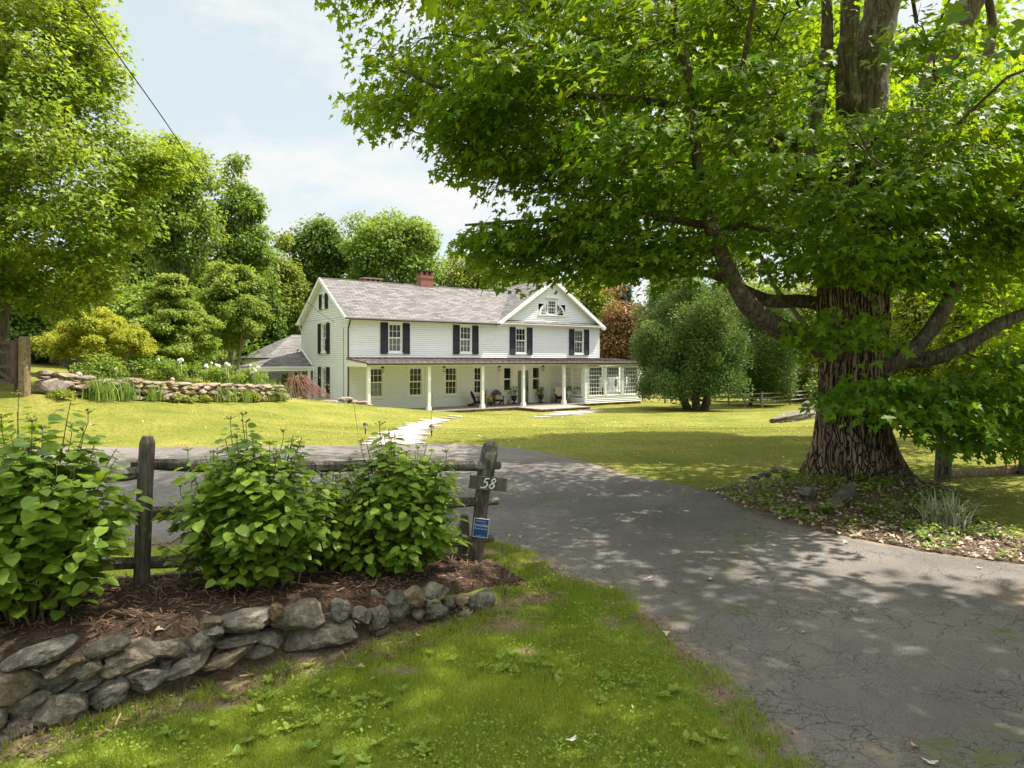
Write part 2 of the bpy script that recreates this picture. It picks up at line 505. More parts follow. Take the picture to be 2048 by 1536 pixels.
# ------------------------------------------------------------------ mesh helpers
class MB:
    """collects shapes and links them as ONE mesh object"""
    def __init__(s):
        s.v, s.f, s.uv = [], [], {}

    def add(s, verts, faces, uvs=None):
        o = len(s.v)
        s.v.extend([tuple(p) for p in verts])
        for i, f in enumerate(faces):
            if uvs and uvs[i]:
                s.uv[len(s.f)] = uvs[i]
            s.f.append([k + o for k in f])
        return s

    def hexa(s, c):       # eight corners, bottom ring then top ring
        return s.add(c, [(3, 2, 1, 0), (4, 5, 6, 7), (0, 1, 5, 4), (1, 2, 6, 5), (2, 3, 7, 6), (3, 0, 4, 7)])

    def box(s, a, b):
        (x0, y0, z0), (x1, y1, z1) = a, b
        return s.hexa([(x0, y0, z0), (x1, y0, z0), (x1, y1, z0), (x0, y1, z0), (x0, y0, z1), (x1, y0, z1), (x1, y1, z1), (x0, y1, z1)])

    def pbox(s, fr, a0, b0, c0, a1, b1, c1):   # box in a wall frame: a along, b up, c outward
        return s.hexa([fr(a, b, c) for b in (b0, b1) for a, c in ((a0, c0), (a1, c0), (a1, c1), (a0, c1))])

    def bar(s, p, q, w, h=None, up=(0, 0, 1)):
        h = h or w
        p, q = Vector(p), Vector(q)
        d = (q - p).normalized()
        u = Vector(up)
        if abs(d.dot(u)) > .97:
            u = Vector((0, 1, 0))
        x = d.cross(u).normalized()
        z = x.cross(d).normalized()
        c = [p + x * sx * w / 2 + z * sz * h / 2 for sx, sz in ((-1, -1), (1, -1), (1, 1), (-1, 1))]
        c += [q + x * sx * w / 2 + z * sz * h / 2 for sx, sz in ((-1, -1), (1, -1), (1, 1), (-1, 1))]
        return s.hexa(c)

    def tube(s, pts, rad, seg=8, cap=True, wob=0.0, seed=0):
        pts = [Vector(p) for p in pts]
        if not hasattr(rad, '__len__'):
            rad = [rad] * len(pts)
        rnd = random.Random(seed)
        vs, fs = [], []
        ref = None
        for i, p in enumerate(pts):
            d = (pts[min(i + 1, len(pts) - 1)] - pts[max(i - 1, 0)])
            d = d.normalized() if d.length > 1e-9 else Vector((0, 0, 1))
            if ref is None:
                ref = Vector((1, 0, 0)) if abs(d.x) < .8 else Vector((0, 1, 0))
            x = (ref - d * ref.dot(d)).normalized()
            ref = x
            y = d.cross(x)
            for k in range(seg):
                a = 2 * math.pi * k / seg
                r = rad[i] * (1 + (wob * (rnd.random() * 2 - 1) if wob else 0))
                vs.append(p + (x * math.cos(a) + y * math.sin(a)) * r)
        for i in range(len(pts) - 1):
            for k in range(seg):
                k2 = (k + 1) % seg
                fs.append((i * seg + k, i * seg + k2, (i + 1) * seg + k2, (i + 1) * seg + k))
        if cap:
            fs.append(tuple(reversed(range(seg))))
            fs.append(tuple((len(pts) - 1) * seg + k for k in range(seg)))
        return s.add(vs, fs)

    def lathe(s, prof, seg=16, at=(0, 0, 0)):
        at = Vector(at)
        vs, fs = [], []
        for r, z in prof:
            for k in range(seg):
                a = 2 * math.pi * k / seg
                vs.append(at + Vector((r * math.cos(a), r * math.sin(a), z)))
        for i in range(len(prof) - 1):
            for k in range(seg):
                k2 = (k + 1) % seg
                fs.append((i * seg + k, i * seg + k2, (i + 1) * seg + k2, (i + 1) * seg + k))
        fs.append(tuple(reversed(range(seg))))
        fs.append(tuple((len(prof) - 1) * seg + k for k in range(seg)))
        return s.add(vs, fs)

    def slab(s, poly, thick, udir=None):
        """thick roof plate below the polygon, with metre UVs on its top"""
        poly = [Vector(p) for p in poly]
        nrm = (poly[1] - poly[0]).cross(poly[2] - poly[0]).normalized()
        if nrm.z < 0:
            poly.reverse()
            nrm = -nrm
        u = Vector(udir).normalized() if udir else (poly[1] - poly[0]).normalized()
        w = nrm.cross(u)
        uv = [(p.dot(u), p.dot(w)) for p in poly]
        n = len(poly)
        low = [p - nrm * thick for p in poly]
        fs = [tuple(range(n)), tuple(reversed(range(n, 2 * n)))] + [(i, i + n, (i + 1) % n + n, (i + 1) % n) for i in range(n)]
        return s.add(poly + low, fs, [uv] + [None] * (n + 1))

    def build(s, name, m, parent=None, smooth=False, bevel=0):
        me = bpy.data.meshes.new(name)
        me.from_pydata(s.v, [], s.f)
        if s.uv:
            l = me.uv_layers.new(name='UVMap')
            for fi, uv in s.uv.items():
                for k, li in enumerate(me.polygons[fi].loop_indices):
                    l.data[li].uv = uv[k]
        if smooth:
            me.polygons.foreach_set('use_smooth', [True] * len(me.polygons))
        me.materials.append(M[m] if isinstance(m, str) else m)
        me.update()
        o = bpy.data.objects.new(name, me)
        COL.objects.link(o)
        if parent:
            o.parent = parent
        if bevel:
            b = o.modifiers.new('bevel', 'BEVEL')
            b.width, b.segments, b.limit_method = bevel, 2, 'ANGLE'
        return o


def tag(o, label=None, cat=None, group=None, kind=None):
    if label:
        o['label'] = label
    if cat:
        o['category'] = cat
    if group:
        o['group'] = group
    if kind:
        o['kind'] = kind
    return o


def empty(name, loc, rz=0.0, label=None, cat=None, group=None):
    o = bpy.data.objects.new(name, None)
    o.empty_display_size = .2
    COL.objects.link(o)
    o.location = loc
    o.rotation_euler = (0, 0, rz)
    return tag(o, label, cat, group)


def copy_tree(o, parent=None):
    c = o.copy()
    COL.objects.link(c)
    if parent:
        c.parent = parent
    for ch in [x for x in bpy.data.objects if x.parent == o]:
        copy_tree(ch, c)
    return c


def nrmz(a):
    return a / np.maximum(np.linalg.norm(a, axis=1, keepdims=True), 1e-9)


def leaf_obj(name, m, pos, tip, nor, size, tmpl, faces, tint, parent=None, smooth=False):
    """many small leaves in one mesh: pos, tip direction, normal, size and tint per leaf"""
    N = len(pos)
    tip = nrmz(tip)
    lat = nrmz(np.cross(tip, nor))
    nor = np.cross(lat, tip)
    T = np.asarray(tmpl, float)
    V = pos[:, None, :] + size[:, None, None] * (T[None, :, 0:1] * lat[:, None] + T[None, :, 1:2] * tip[:, None] + T[None, :, 2:3] * nor[:, None])
    K = len(T)
    me = bpy.data.meshes.new(name)
    me.vertices.add(N * K)
    me.vertices.foreach_set('co', V.reshape(-1).astype(np.float32))
    lens = np.array([len(f) for f in faces])
    flat = np.array([i for f in faces for i in f])
    L = len(flat)
    loops = (np.arange(N)[:, None] * K + flat[None]).reshape(-1)
    me.loops.add(N * L)
    me.loops.foreach_set('vertex_index', loops.astype(np.int32))
    starts = np.concatenate([[0], np.cumsum(lens)[:-1]])
    ps = (np.arange(N)[:, None] * L + starts[None]).reshape(-1)
    me.polygons.add(N * len(faces))
    me.polygons.foreach_set('loop_start', ps.astype(np.int32))
    if smooth:
        me.polygons.foreach_set('use_smooth', np.ones(N * len(faces), bool))
    a = me.attributes.new('tint', 'FLOAT', 'POINT')
    a.data.foreach_set('value', np.repeat(np.clip(tint, 0, 1), K).astype(np.float32))
    me.materials.append(M[m])
    me.update()
    me.validate()
    o = bpy.data.objects.new(name, me)
    COL.objects.link(o)
    if parent:
        o.parent = parent
    return o


# leaf outlines: x across, y towards the tip, z along the normal
_half = [(.30, -.04), (.23, .17), (.50, .22), (.57, .48), (.24, .50), (.22, .68)]
_out = [(0, 0)] + _half + [(0, 1.0)] + [(-x, y) for x, y in reversed(_half)]
MAPLE_T = [(0, .34, .02)] + [(x, y - 0.05, .20 * abs(x) - .22 * max(0, y - .4) ** 1.5 * 1.6) for x, y in _out]
MAPLE_F = [(0, i, i % (len(_out)) + 1) for i in range(1, len(_out) + 1)]
_hd = [(.12, -.02), (.36, -.10), (.22, .12), (.46, .16), (.66, .40), (.38, .42), (.17, .50), (.27, .74), (.13, .76)]
_od = [(0, .02)] + _hd + [(0, 1.08)] + [(-x, y) for x, y in reversed(_hd)]
MAPLE_D = [(0, .34, .02)] + [(x, y - 0.05, .16 * abs(x) - .36 * max(0, y - .4) ** 1.5 - .25 * max(0, abs(x) - .35)) for x, y in _od]
MAPLE_DF = [(0, i, i % (len(_od)) + 1) for i in range(1, len(_od) + 1)]
QUAD_T = [(0, 0, 0), (.36, .45, .06), (0, 1, -.10), (-.36, .45, .06)]
QUAD_F = [(0, 1, 2), (0, 2, 3)]
STAR_T = [(0, 0, 0), (.5, .3, .08), (.22, .5, 0), (0, 1, -.12), (-.22, .5, 0), (-.5, .3, .08)]
STAR_F = [(0, 1, 2, 3), (0, 3, 4, 5)]
BLADE_T = [(-.5, 0, 0), (.5, 0, 0), (0, 1, 0)]
OVAL_T = [(0, 0, 0), (.26, .22, .06), (.30, .52, .07), (.17, .82, .02), (0, 1, -.06), (-.17, .82, .02), (-.30, .52, .07), (-.26, .22, .06)]
OVAL_F = [(0, 1, 2, 3, 4), (0, 4, 5, 6, 7)]


def in_poly(x, y, poly):
    x, y = np.asarray(x, float), np.asarray(y, float)
    ins = np.zeros(x.shape, bool)
    P = np.asarray(poly, float)
    for i in range(len(P)):
        x0, y0 = P[i]
        x1, y1 = P[i - 1]
        c = ((y0 > y) != (y1 > y)) & (x < (x1 - x0) * (y - y0) / ((y1 - y0) if abs(y1 - y0) > 1e-12 else 1e-12) + x0)
        ins ^= c
    return ins


def edge_dist(x, y, poly, closed=True):
    P = np.asarray(poly, float)
    d = np.full(np.shape(x), 1e9)
    for i in range(0 if closed else 1, len(P)):
        a, b = P[i - 1], P[i]
        ab = b - a
        tt = np.clip(((x - a[0]) * ab[0] + (y - a[1]) * ab[1]) / max(ab @ ab, 1e-12), 0, 1)
        d = np.minimum(d, np.hypot(x - a[0] - tt * ab[0], y - a[1] - tt * ab[1]))
    return d

# ------------------------------------------------------------------ terrain
HC, HROT = Vector((-9.306, 38.0, -0.889)), R(36.03)      # front left corner of the farmhouse
_cu, _su = math.cos(HROT), math.sin(HROT)


def HP(s, y, z=0.0):            # farmhouse coordinates to world
    return Vector((HC.x + s * _cu - y * _su, HC.y + s * _su + y * _cu, HC.z + z))


ctrl = [(-3, -12, 0), (4, -12, 0), (12, -10, 0), (-12, -8, .1), (1.4, 3.3, 0), (3, 3, 0), (-.6, 3.4, -.02), (-2.7, 3.4, -.08), (-6, 3.5, .0), (5, 6.5, 0), (3.4, 10, 0),
        (2, 11.7, 0), (-.3, 16, -.08), (-1.8, 17, -.10), (-8, 14.8, .06), (-11, 14.2, .1), (-3.8, 7, .05), (-.1, 7, .02), (9, 5, 0), (14, 3, .05), (-6.5, 6.5, .1),
        (7.1, 11, .03), (9.5, 12.5, .0), (10.5, 17, -.03), (14, 22, -.1), (20, 32, -.4), (5.2, 10.3, .03)]
ctrl += [tuple(W(*p)) for p in [(150, 800, 20), (65, 787, 19), (330, 802, 23), (530, 801, 27), (640, 801, 30.5), (740, 813, 33), (800, 818, 34.4), (0, 860, 17.5), (300, 850, 18), (550, 850, 21), (720, 850, 24),
                                (863, 872, 20), (1100, 870, 20), (1300, 850, 26), (1540, 846, 28), (1395, 823, 40), (1640, 820, 30)]]
ctrl += [tuple(HP(*p)) for p in [(4, -3.2, -.14), (7, -3, -.17), (9, -6, -.17), (12, -6, -.18), (15, -4, -.18), (18, -3.2, -.2), (21.5, -3, -.22), (23, 2, -.25), (-1, -1, .10), (-.6, 3, .35), (-2, 6, .2), (-4, 9, .3), (8, -9, -.05), (16, -9, -.1),
                               (8, 14, -.1), (20, 12, -.3), (30, 4, -.4)]]
ctrl += [(-14, 26, 1.0), (-20, 22, 1.4), (-24, 34, 1.6), (-16, 36, .7), (-30, 55, 2.2), (-12, 62, .3), (10, 75, -.6), (30, 60, -1.2), (40, 40, -.8), (-60, 40, 3), (-60, 100, 3), (0, 110, 0), (60, 110, -2), (70, 30, -1), (-40, 5, .8), (30, 10, .1), (40, -10, .2)]
CP = np.array(ctrl, float)


def _tps(d):
    return np.where(d > 1e-9, d * d * np.log(np.maximum(d, 1e-9)), 0.0)


_D = np.hypot(CP[:, None, 0] - CP[None, :, 0], CP[:, None, 1] - CP[None, :, 1])
_A = np.zeros((len(CP) + 3,) * 2)
_A[:len(CP), :len(CP)] = _tps(_D) + np.eye(len(CP)) * .6
_A[:len(CP), len(CP)] = 1
_A[:len(CP), len(CP) + 1:] = CP[:, :2]
_A[len(CP), :len(CP)] = 1
_A[len(CP) + 1:, :len(CP)] = CP[:, :2].T
_wts = np.linalg.solve(_A, np.concatenate([CP[:, 2], np.zeros(3)]))

WALL_LINE = np.array([(-4.6, 2.35), (-2.75, 3.6), (-1.41, 4.48), (-.14, 5.35)])    # foot of the dry stone edging
_wd = np.array([2.61, 1.75]) / math.hypot(2.61, 1.75)
_wn = np.array([-_wd[1], _wd[0]])
TREE_XY = (5.2, 10.3)


def sstep(x):
    x = np.clip(x, 0, 1)
    return x * x * (3 - 2 * x)


def G(x, y):
    """ground height"""
    x, y = np.asarray(x, float), np.asarray(y, float)
    shp = x.shape
    xf, yf = x.reshape(-1), y.reshape(-1)
    z = np.empty(len(xf))
    for i in range(0, len(xf), 20000):
        a, b = xf[i:i + 20000], yf[i:i + 20000]
        d = np.hypot(a[:, None] - CP[None, :, 0], b[:, None] - CP[None, :, 1])
        z[i:i + 20000] = _tps(d) @ _wts[:len(CP)] + _wts[len(CP)] + _wts[len(CP) + 1] * a + _wts[len(CP) + 2] * b
    # raised bed behind the dry stone edging
    rx, ry = xf + 2.75, yf - 3.6
    al, tt = rx * _wd[0] + ry * _wd[1], rx * _wn[0] + ry * _wn[1]
    h = np.interp(al, [-4, 0, 1.6, 2.6, 3.2, 3.6], [.42, .40, .28, .20, .12, 0.0])
    z += h * sstep((tt - .08) / .30) * (1 - sstep((tt - 1.2) / 1.1))
    # mound under the old maple
    dx, dy = xf - 5.05, yf - 9.55
    q = np.hypot(dx / 1.9, dy / 1.5)
    z += .22 * (1 - sstep((q - .35) / .75))
    z += .012 * np.sin(xf * 2.1 + 1.3 * np.sin(yf * 1.7)) * np.sin(yf * 2.6 + xf)
    return z.reshape(shp)


def GZ(x, y):
    return float(G(np.array([x]), np.array([y]))[0])


def jag(poly, step=.25, amp=.06, seed=1, freq=2.0):
    """polygon with many points and an uneven edge"""
    out = []
    for i in range(len(poly)):
        a, b = Vector(poly[i]), Vector(poly[(i + 1) % len(poly)])
        n = max(1, int((b - a).length / step))
        for k in range(n):
            p = a.lerp(b, k / n)
            v = noise.noise_vector(Vector((p.x * freq, p.y * freq, seed * 7.3)))
            out.append((p.x + amp * 2 * v.x, p.y + amp * 2 * v.y))
    return out


DRIVE = jag([(1.75, 1.5), (1.55, 2.6), (1.40, 3.29), (1.36, 3.55), (1.32, 3.9), (1.19, 4.62), (.92, 5.47), (.69, 5.9), (.37, 6.46), (-.13, 7.06), (-1.0, 7.6), (-2.2, 7.7), (-3.8, 7.1), (-7.2, 7.2), (-14, 7.6), (-30, 8),
             (-30, 14), (-16, 14.0), (-11, 14.4), (-8, 14.9), (-5.5, 15.5), (-3.8, 15.9), (-1.8, 16.8), (-.29, 16.1), (.5, 15.1), (1.3, 13.6), (1.97, 11.8), (2.6, 10.8), (3.1, 10.0), (3.25, 8.9), (3.40, 8.3), (3.81, 7.5), (4.44, 6.9), (5.0, 6.5),
             (7, 5.6), (9.5, 4.6), (14, 3), (22, 1.5), (22, -8), (2.4, -8), (2.0, 0)], .22, .07, 1)
_pp = [(735, 892, -.16), (742, 880, -.22), (765, 866, -.3), (805, 850, -.45), (850, 839, -.7), (925, 834.5, -.98), (905, 843, -.9), (880, 850, -.78), (868, 858, -.6), (856, 870, -.4), (845, 882, -.25), (835, 892, -.16)]


def ground_pt(px, py, z0):
    """walk down the sight line to the ground"""
    z = z0
    for _ in range(6):
        y = (CAMZ - z) * FPX / (py - HOR)
        x = (px - 1024) / FPX * y
        z = .5 * z + .5 * GZ(x, y)
    return x, y, z


PATH = [ground_pt(a, b, c)[:2] for a, b, c in _pp]
PAD = [ground_pt(a, b, -1.07)[:2] for a, b in [(1056, 837.5), (1075, 831), (1105, 824.5), (1150, 821.8), (1195, 820.5), (1213, 821.5), (1185, 828), (1150, 832), (1110, 836.5)]]
BED = jag([(-4.6, 2.50), (-2.85, 3.75), (-1.5, 4.63), (-.25, 5.50), (.1, 5.9), (-.15, 6.6), (-.9, 6.75), (-2.4, 5.75), (-3.6, 5.1), (-5.2, 4.3)], .2, .08, 3)
MOUND = jag([(2.95, 10.1), (3.15, 9.0), (3.35, 8.35), (3.8, 7.55), (4.4, 6.95), (5.0, 6.6), (5.6, 6.5), (5.75, 7.3), (5.7, 8.2), (6.2, 9.2), (6.3, 10.2), (5.6, 11.2), (4.4, 11.2), (3.5, 10.7)], .2, .07, 5)


def axis(segs):
    out = []
    for a, b, st in segs:
        out += list(np.arange(a, b, st))
    return np.array(out + [segs[-1][1]])


gx = axis([(-130, -40, 9), (-40, -14, 1.5), (-14, -6, .4), (-6, 8, .11), (8, 16, .4), (16, 45, 1.5), (45, 130, 9)])
gy = axis([(-40, -6, 6), (-6, 2, .8), (2, 13, .11), (13, 24, .3), (24, 50, .8), (50, 90, 3), (90, 160, 10)])
GXX, GYY = np.meshgrid(gx, gy)
gz = G(GXX, GYY)
nx_, ny_ = len(gx), len(gy)
lawn_mb = MB()
lawn_mb.v = list(zip(GXX.reshape(-1).tolist(), GYY.reshape(-1).tolist(), gz.reshape(-1).tolist()))
lawn_mb.f = [(j * nx_ + i, j * nx_ + i + 1, (j + 1) * nx_ + i + 1, (j + 1) * nx_ + i) for j in range(ny_ - 1) for i in range(nx_ - 1)]
lawn = tag(lawn_mb.build('lawn', 'lawn', smooth=True), 'mown lawn of bright yellow green grass around the house and drive', 'lawn', kind='structure')


def dirt_of(x, y):
    d = edge_dist(x, y, DRIVE[:-4])
    v = np.clip(1 - d / .38, 0, 1) * .75
    w = edge_dist(x, y, WALL_LINE, False)
    v = np.maximum(v, np.clip(1 - w / .55, 0, 1) * .85)
    for (cx, cy, rx, ry) in [(-.95, 4.75, .4, .15), (-.05, 5.0, .5, .2), (.2, 5.6, .35, .25), (-.45, 6.35, .6, .35), (-.25, 6.9, .45, .22), (.75, 5.1, .15, .2), (-.75, 4.35, .3, .12), (-1.9, 4.0, .5, .14), (4.2, 5.9, .5, .4), (.1, 4.6, .25, .1)]:
        v = np.maximum(v, np.clip(1.25 - np.hypot((x - cx) / rx, (y - cy) / ry), 0, 1) * .8)
    rng = np.random.default_rng(5)
    return v


at = lawn.data.attributes.new('dirt', 'FLOAT', 'POINT')
at.data.foreach_set('value', dirt_of(GXX.reshape(-1), GYY.reshape(-1)).astype(np.float32))


def sheet(name, m, poly, lift, step, region=None, attrs=None):
    """a sheet lying on the ground inside the polygon"""
    P = np.array(poly)
    x0, y0, x1, y1 = P[:, 0].min(), P[:, 1].min(), P[:, 0].max(), P[:, 1].max()
    pts = [Vector(p) for p in poly]
    xs, ys = np.meshgrid(np.arange(x0, x1, step), np.arange(y0, y1, step))
    xs, ys = xs.reshape(-1), ys.reshape(-1)
    k = in_poly(xs, ys, P) & (edge_dist(xs, ys, P) > step * .5)
    pts += [Vector((a, b)) for a, b in zip(xs[k], ys[k])]
    n = len(poly)
    vs, _, fs, *_ = delaunay_2d_cdt(pts, [], [list(range(n))], 1, 1e-5)
    V = np.array([(v.x, v.y) for v in vs])
    z = G(V[:, 0], V[:, 1]) + lift
    mb = MB()
    mb.v = [(float(a), float(b), float(c)) for (a, b), c in zip(V, z)]
    mb.f = [list(f) for f in fs]
    ec = {}
    for f in fs:
        for a_, b_ in zip(f, list(f[1:]) + [f[0]]):
            ec[(a_, b_)] = 1
    rim = [e for e in ec if (e[1], e[0]) not in ec]
    low = {}
    for a_, b_ in rim:
        for q in (a_, b_):
            if q not in low:
                low[q] = len(mb.v)
                vx, vy, vz = mb.v[q]
                mb.v.append((vx, vy, vz - lift - .04))
        mb.f.append([a_, low[a_], low[b_], b_])
    V = np.array([(p[0], p[1]) for p in mb.v])
    o = mb.build(name, m, smooth=True)
    for an, fn in (attrs or {}).items():
        a = o.data.attributes.new(an, 'FLOAT', 'POINT')
        a.data.foreach_set('value', fn(V[:, 0], V[:, 1]).astype(np.float32))
    return o


def drive_dirt(x, y):
    d = edge_dist(x, y, DRIVE)
    v = np.clip(1 - d / .55, 0, 1) * .75
    for cx, cy, r in [(1.9, 3.3, .35), (1.55, 4.3, .18), (1.05, 5.75, .22), (3.9, 3.9, .8), (3.1, 3.3, .5), (4.4, 5.6, .7), (-.2, 7.3, .5), (1.2, 6.2, .25), (.6, 8.6, .4)]:
        v = np.maximum(v, np.clip(1.2 - np.hypot(x - cx, y - cy) / r, 0, 1) * .75)
    return v


MOSS = np.array([(1.2, 5.7), (1.75, 5.9), (2.1, 6.5), (2.35, 7.1), (2.75, 7.7), (2.95, 8.1)])


def drive_moss(x, y):
    v = np.clip(1 - edge_dist(x, y, MOSS, False) / .12, 0, 1)
    for cx, cy, r in [(1.35, 5.2, .2), (2.3, 3.35, .25), (2.75, 3.45, .25), (2.6, 4.1, .12), (3.6, 4.9, .15), (.55, 9.6, .25), (1.35, 4.75, .12), (1.0, 6.1, .2), (1.9, 5.3, .15)]:
        v = np.maximum(v, np.clip(1.3 - np.hypot(x - cx, (y - cy) * 1.6) / r, 0, 1))
    return v


tag(sheet('driveway', 'asphalt', DRIVE, .010, .22, attrs={'dirt': drive_dirt, 'moss': drive_moss}), 'cracked grey asphalt driveway dappled with shade', 'driveway', kind='structure')
tag(sheet('mulch_bed', 'mulch', BED, .032, .07), 'dark bark mulch bed above the dry stone edging', 'garden bed', kind='structure')
tag(sheet('soil_mound', 'litter_soil', MOUND, .016, .15), 'leaf littered soil mound around the old maple', 'garden bed', kind='structure')


def flag_patch(name, poly, n, seed, lift, label):
    """irregular flagstones cut from the polygon by nearest centre, with open joints"""
    rnd = random.Random(seed)
    P = np.array(poly)
    x0, y0, x1, y1 = P[:, 0].min(), P[:, 1].min(), P[:, 0].max(), P[:, 1].max()
    cs = []
    while len(cs) < n:
        p = (rnd.uniform(x0, x1), rnd.uniform(y0, y1))
        if in_poly(np.array([p[0]]), np.array([p[1]]), P)[0]:
            best = p
            cs.append(best)
    cs = np.array(cs)
    for _ in range(8):
        sx, sy = np.random.default_rng(seed).uniform((x0, y0), (x1, y1), (4000, 2)).T
        k = in_poly(sx, sy, P)
        sx, sy = sx[k], sy[k]
        own = np.argmin((sx[:, None] - cs[None, :, 0]) ** 2 + (sy[:, None] - cs[None, :, 1]) ** 2, axis=1)
        cs = np.array([(sx[own == i].mean(), sy[own == i].mean()) if (own == i).any() else cs[i] for i in range(n)])
    mb = MB()
    for i in range(n):
        cell = [Vector((cs[i][0] + 3 * math.cos(a), cs[i][1] + 3 * math.sin(a))) for a in np.linspace(0, 2 * math.pi, 24, endpoint=False)]
        for j in range(n):
            if j != i:
                mid = (Vector(cs[i]) + Vector(cs[j])) / 2
                d = (Vector(cs[j]) - Vector(cs[i])).normalized()
                out = []
                for a, b in zip(cell, cell[1:] + cell[:1]):
                    da, db = (a - mid).dot(d) + .016, (b - mid).dot(d) + .016
                    if da <= 0:
                        out.append(a)
                    if da * db < 0:
                        out.append(a.lerp(b, da / (da - db)))
                cell = out
                if len(cell) < 3:
                    break
        if len(cell) < 3:
            continue
        c0 = Vector(cs[i])
        lim = []
        for c in cell:
            f = 1.0
            while f > .15 and not in_poly(np.array([c0.x + (c.x - c0.x) * f]), np.array([c0.y + (c.y - c0.y) * f]), P)[0]:
                f -= .06
            lim.append(c0.lerp(c, f))
        cell = lim
        q = [(c.x, c.y, GZ(c.x, c.y) + lift + rnd.uniform(0, .01)) for c in cell]
        m = len(q)
        mb.add(q + [(a, b, c - .08) for a, b, c in q], [tuple(range(m))] + [(i2, i2 + m, (i2 + 1) % m + m, (i2 + 1) % m) for i2 in range(m)])
    return tag(mb.build(name, 'flag'), label, 'path', kind='structure')


flag_patch('flagstone_path', PATH, 46, 3, .035, 'pale flagstone path curving from the drive to the porch')
flag_patch('stone_walk', PAD, 9, 4, .035, 'pale stone walk below the porch step')

# ------------------------------------------------------------------ farmhouse
house = empty('farmhouse', HC, HROT, 'long white clapboard farmhouse with black shutters, front porch and grey shingle roof', 'house')
WD, SR = 7.67, 19.44                      # depth of the main block, length of the front
ZE, ZR, OH = 5.295, 7.917, .30            # eave and ridge heights above the porch floor, overhang
SA, ZA = 14.96, 8.54                      # cross gable apex
SG0, SG1 = 10.2, 19.75                    # cross gable eave ends
TAN1 = (ZR - ZE) / (WD / 2 + OH)
TAN2 = (ZA - ZE) / (SA - SG0)
PW, PD, PG, SF0, SF1, SFD = 2.976, 2.485, 2.72, 15.69, 21.14, 2.6


def FRONT(a, b, c): return Vector((a, -c, b))
def GABLE(a, b, c): return Vector((-c, a, b))          # left end wall, a = depth into the house
def RIGHT(a, b, c): return Vector((SR + c, a, b))
def BACK(a, b, c): return Vector((a, WD + c, b))
def SUNF(a, b, c): return Vector((a, -SFD - c, b))
def SUNL(a, b, c): return Vector((SF0 - c, a, b))
def SUNR(a, b, c): return Vector((SF1 + c, a, b))
def SUNB(a, b, c): return Vector((a, c, b))


def siding(mb, fr, a0, a1, z0, z1, holes=(), span=None, rise=.122):
    """lapped clapboards; holes are (a0, z0, a1, z1); span(z) narrows a gable"""
    k = 0
    z = z0
    while z < z1 - .01:
        zt = min(z + rise, z1)
        zm = (z + zt) / 2
        l, r = span(zm) if span else (a0, a1)
        iv = [(l, r)]
        for h in holes:
            if h[1] < zm < h[3]:
                nv = []
                for p, q in iv:
                    if h[2] <= p or h[0] >= q:
                        nv.append((p, q))
                    else:
                        if h[0] > p:
                            nv.append((p, h[0]))
                        if h[2] < q:
                            nv.append((h[2], q))
                iv = nv
        for p, q in iv:
            if q - p > .02:
                mb.add([fr(p, z + .012, .004), fr(q, z + .012, .004), fr(q, z + .012, .032), fr(p, z + .012, .032), fr(q, zt + .006, .002), fr(p, zt + .006, .002)], [(0, 1, 2, 3), (3, 2, 4, 5)])
        z = zt
        k += 1


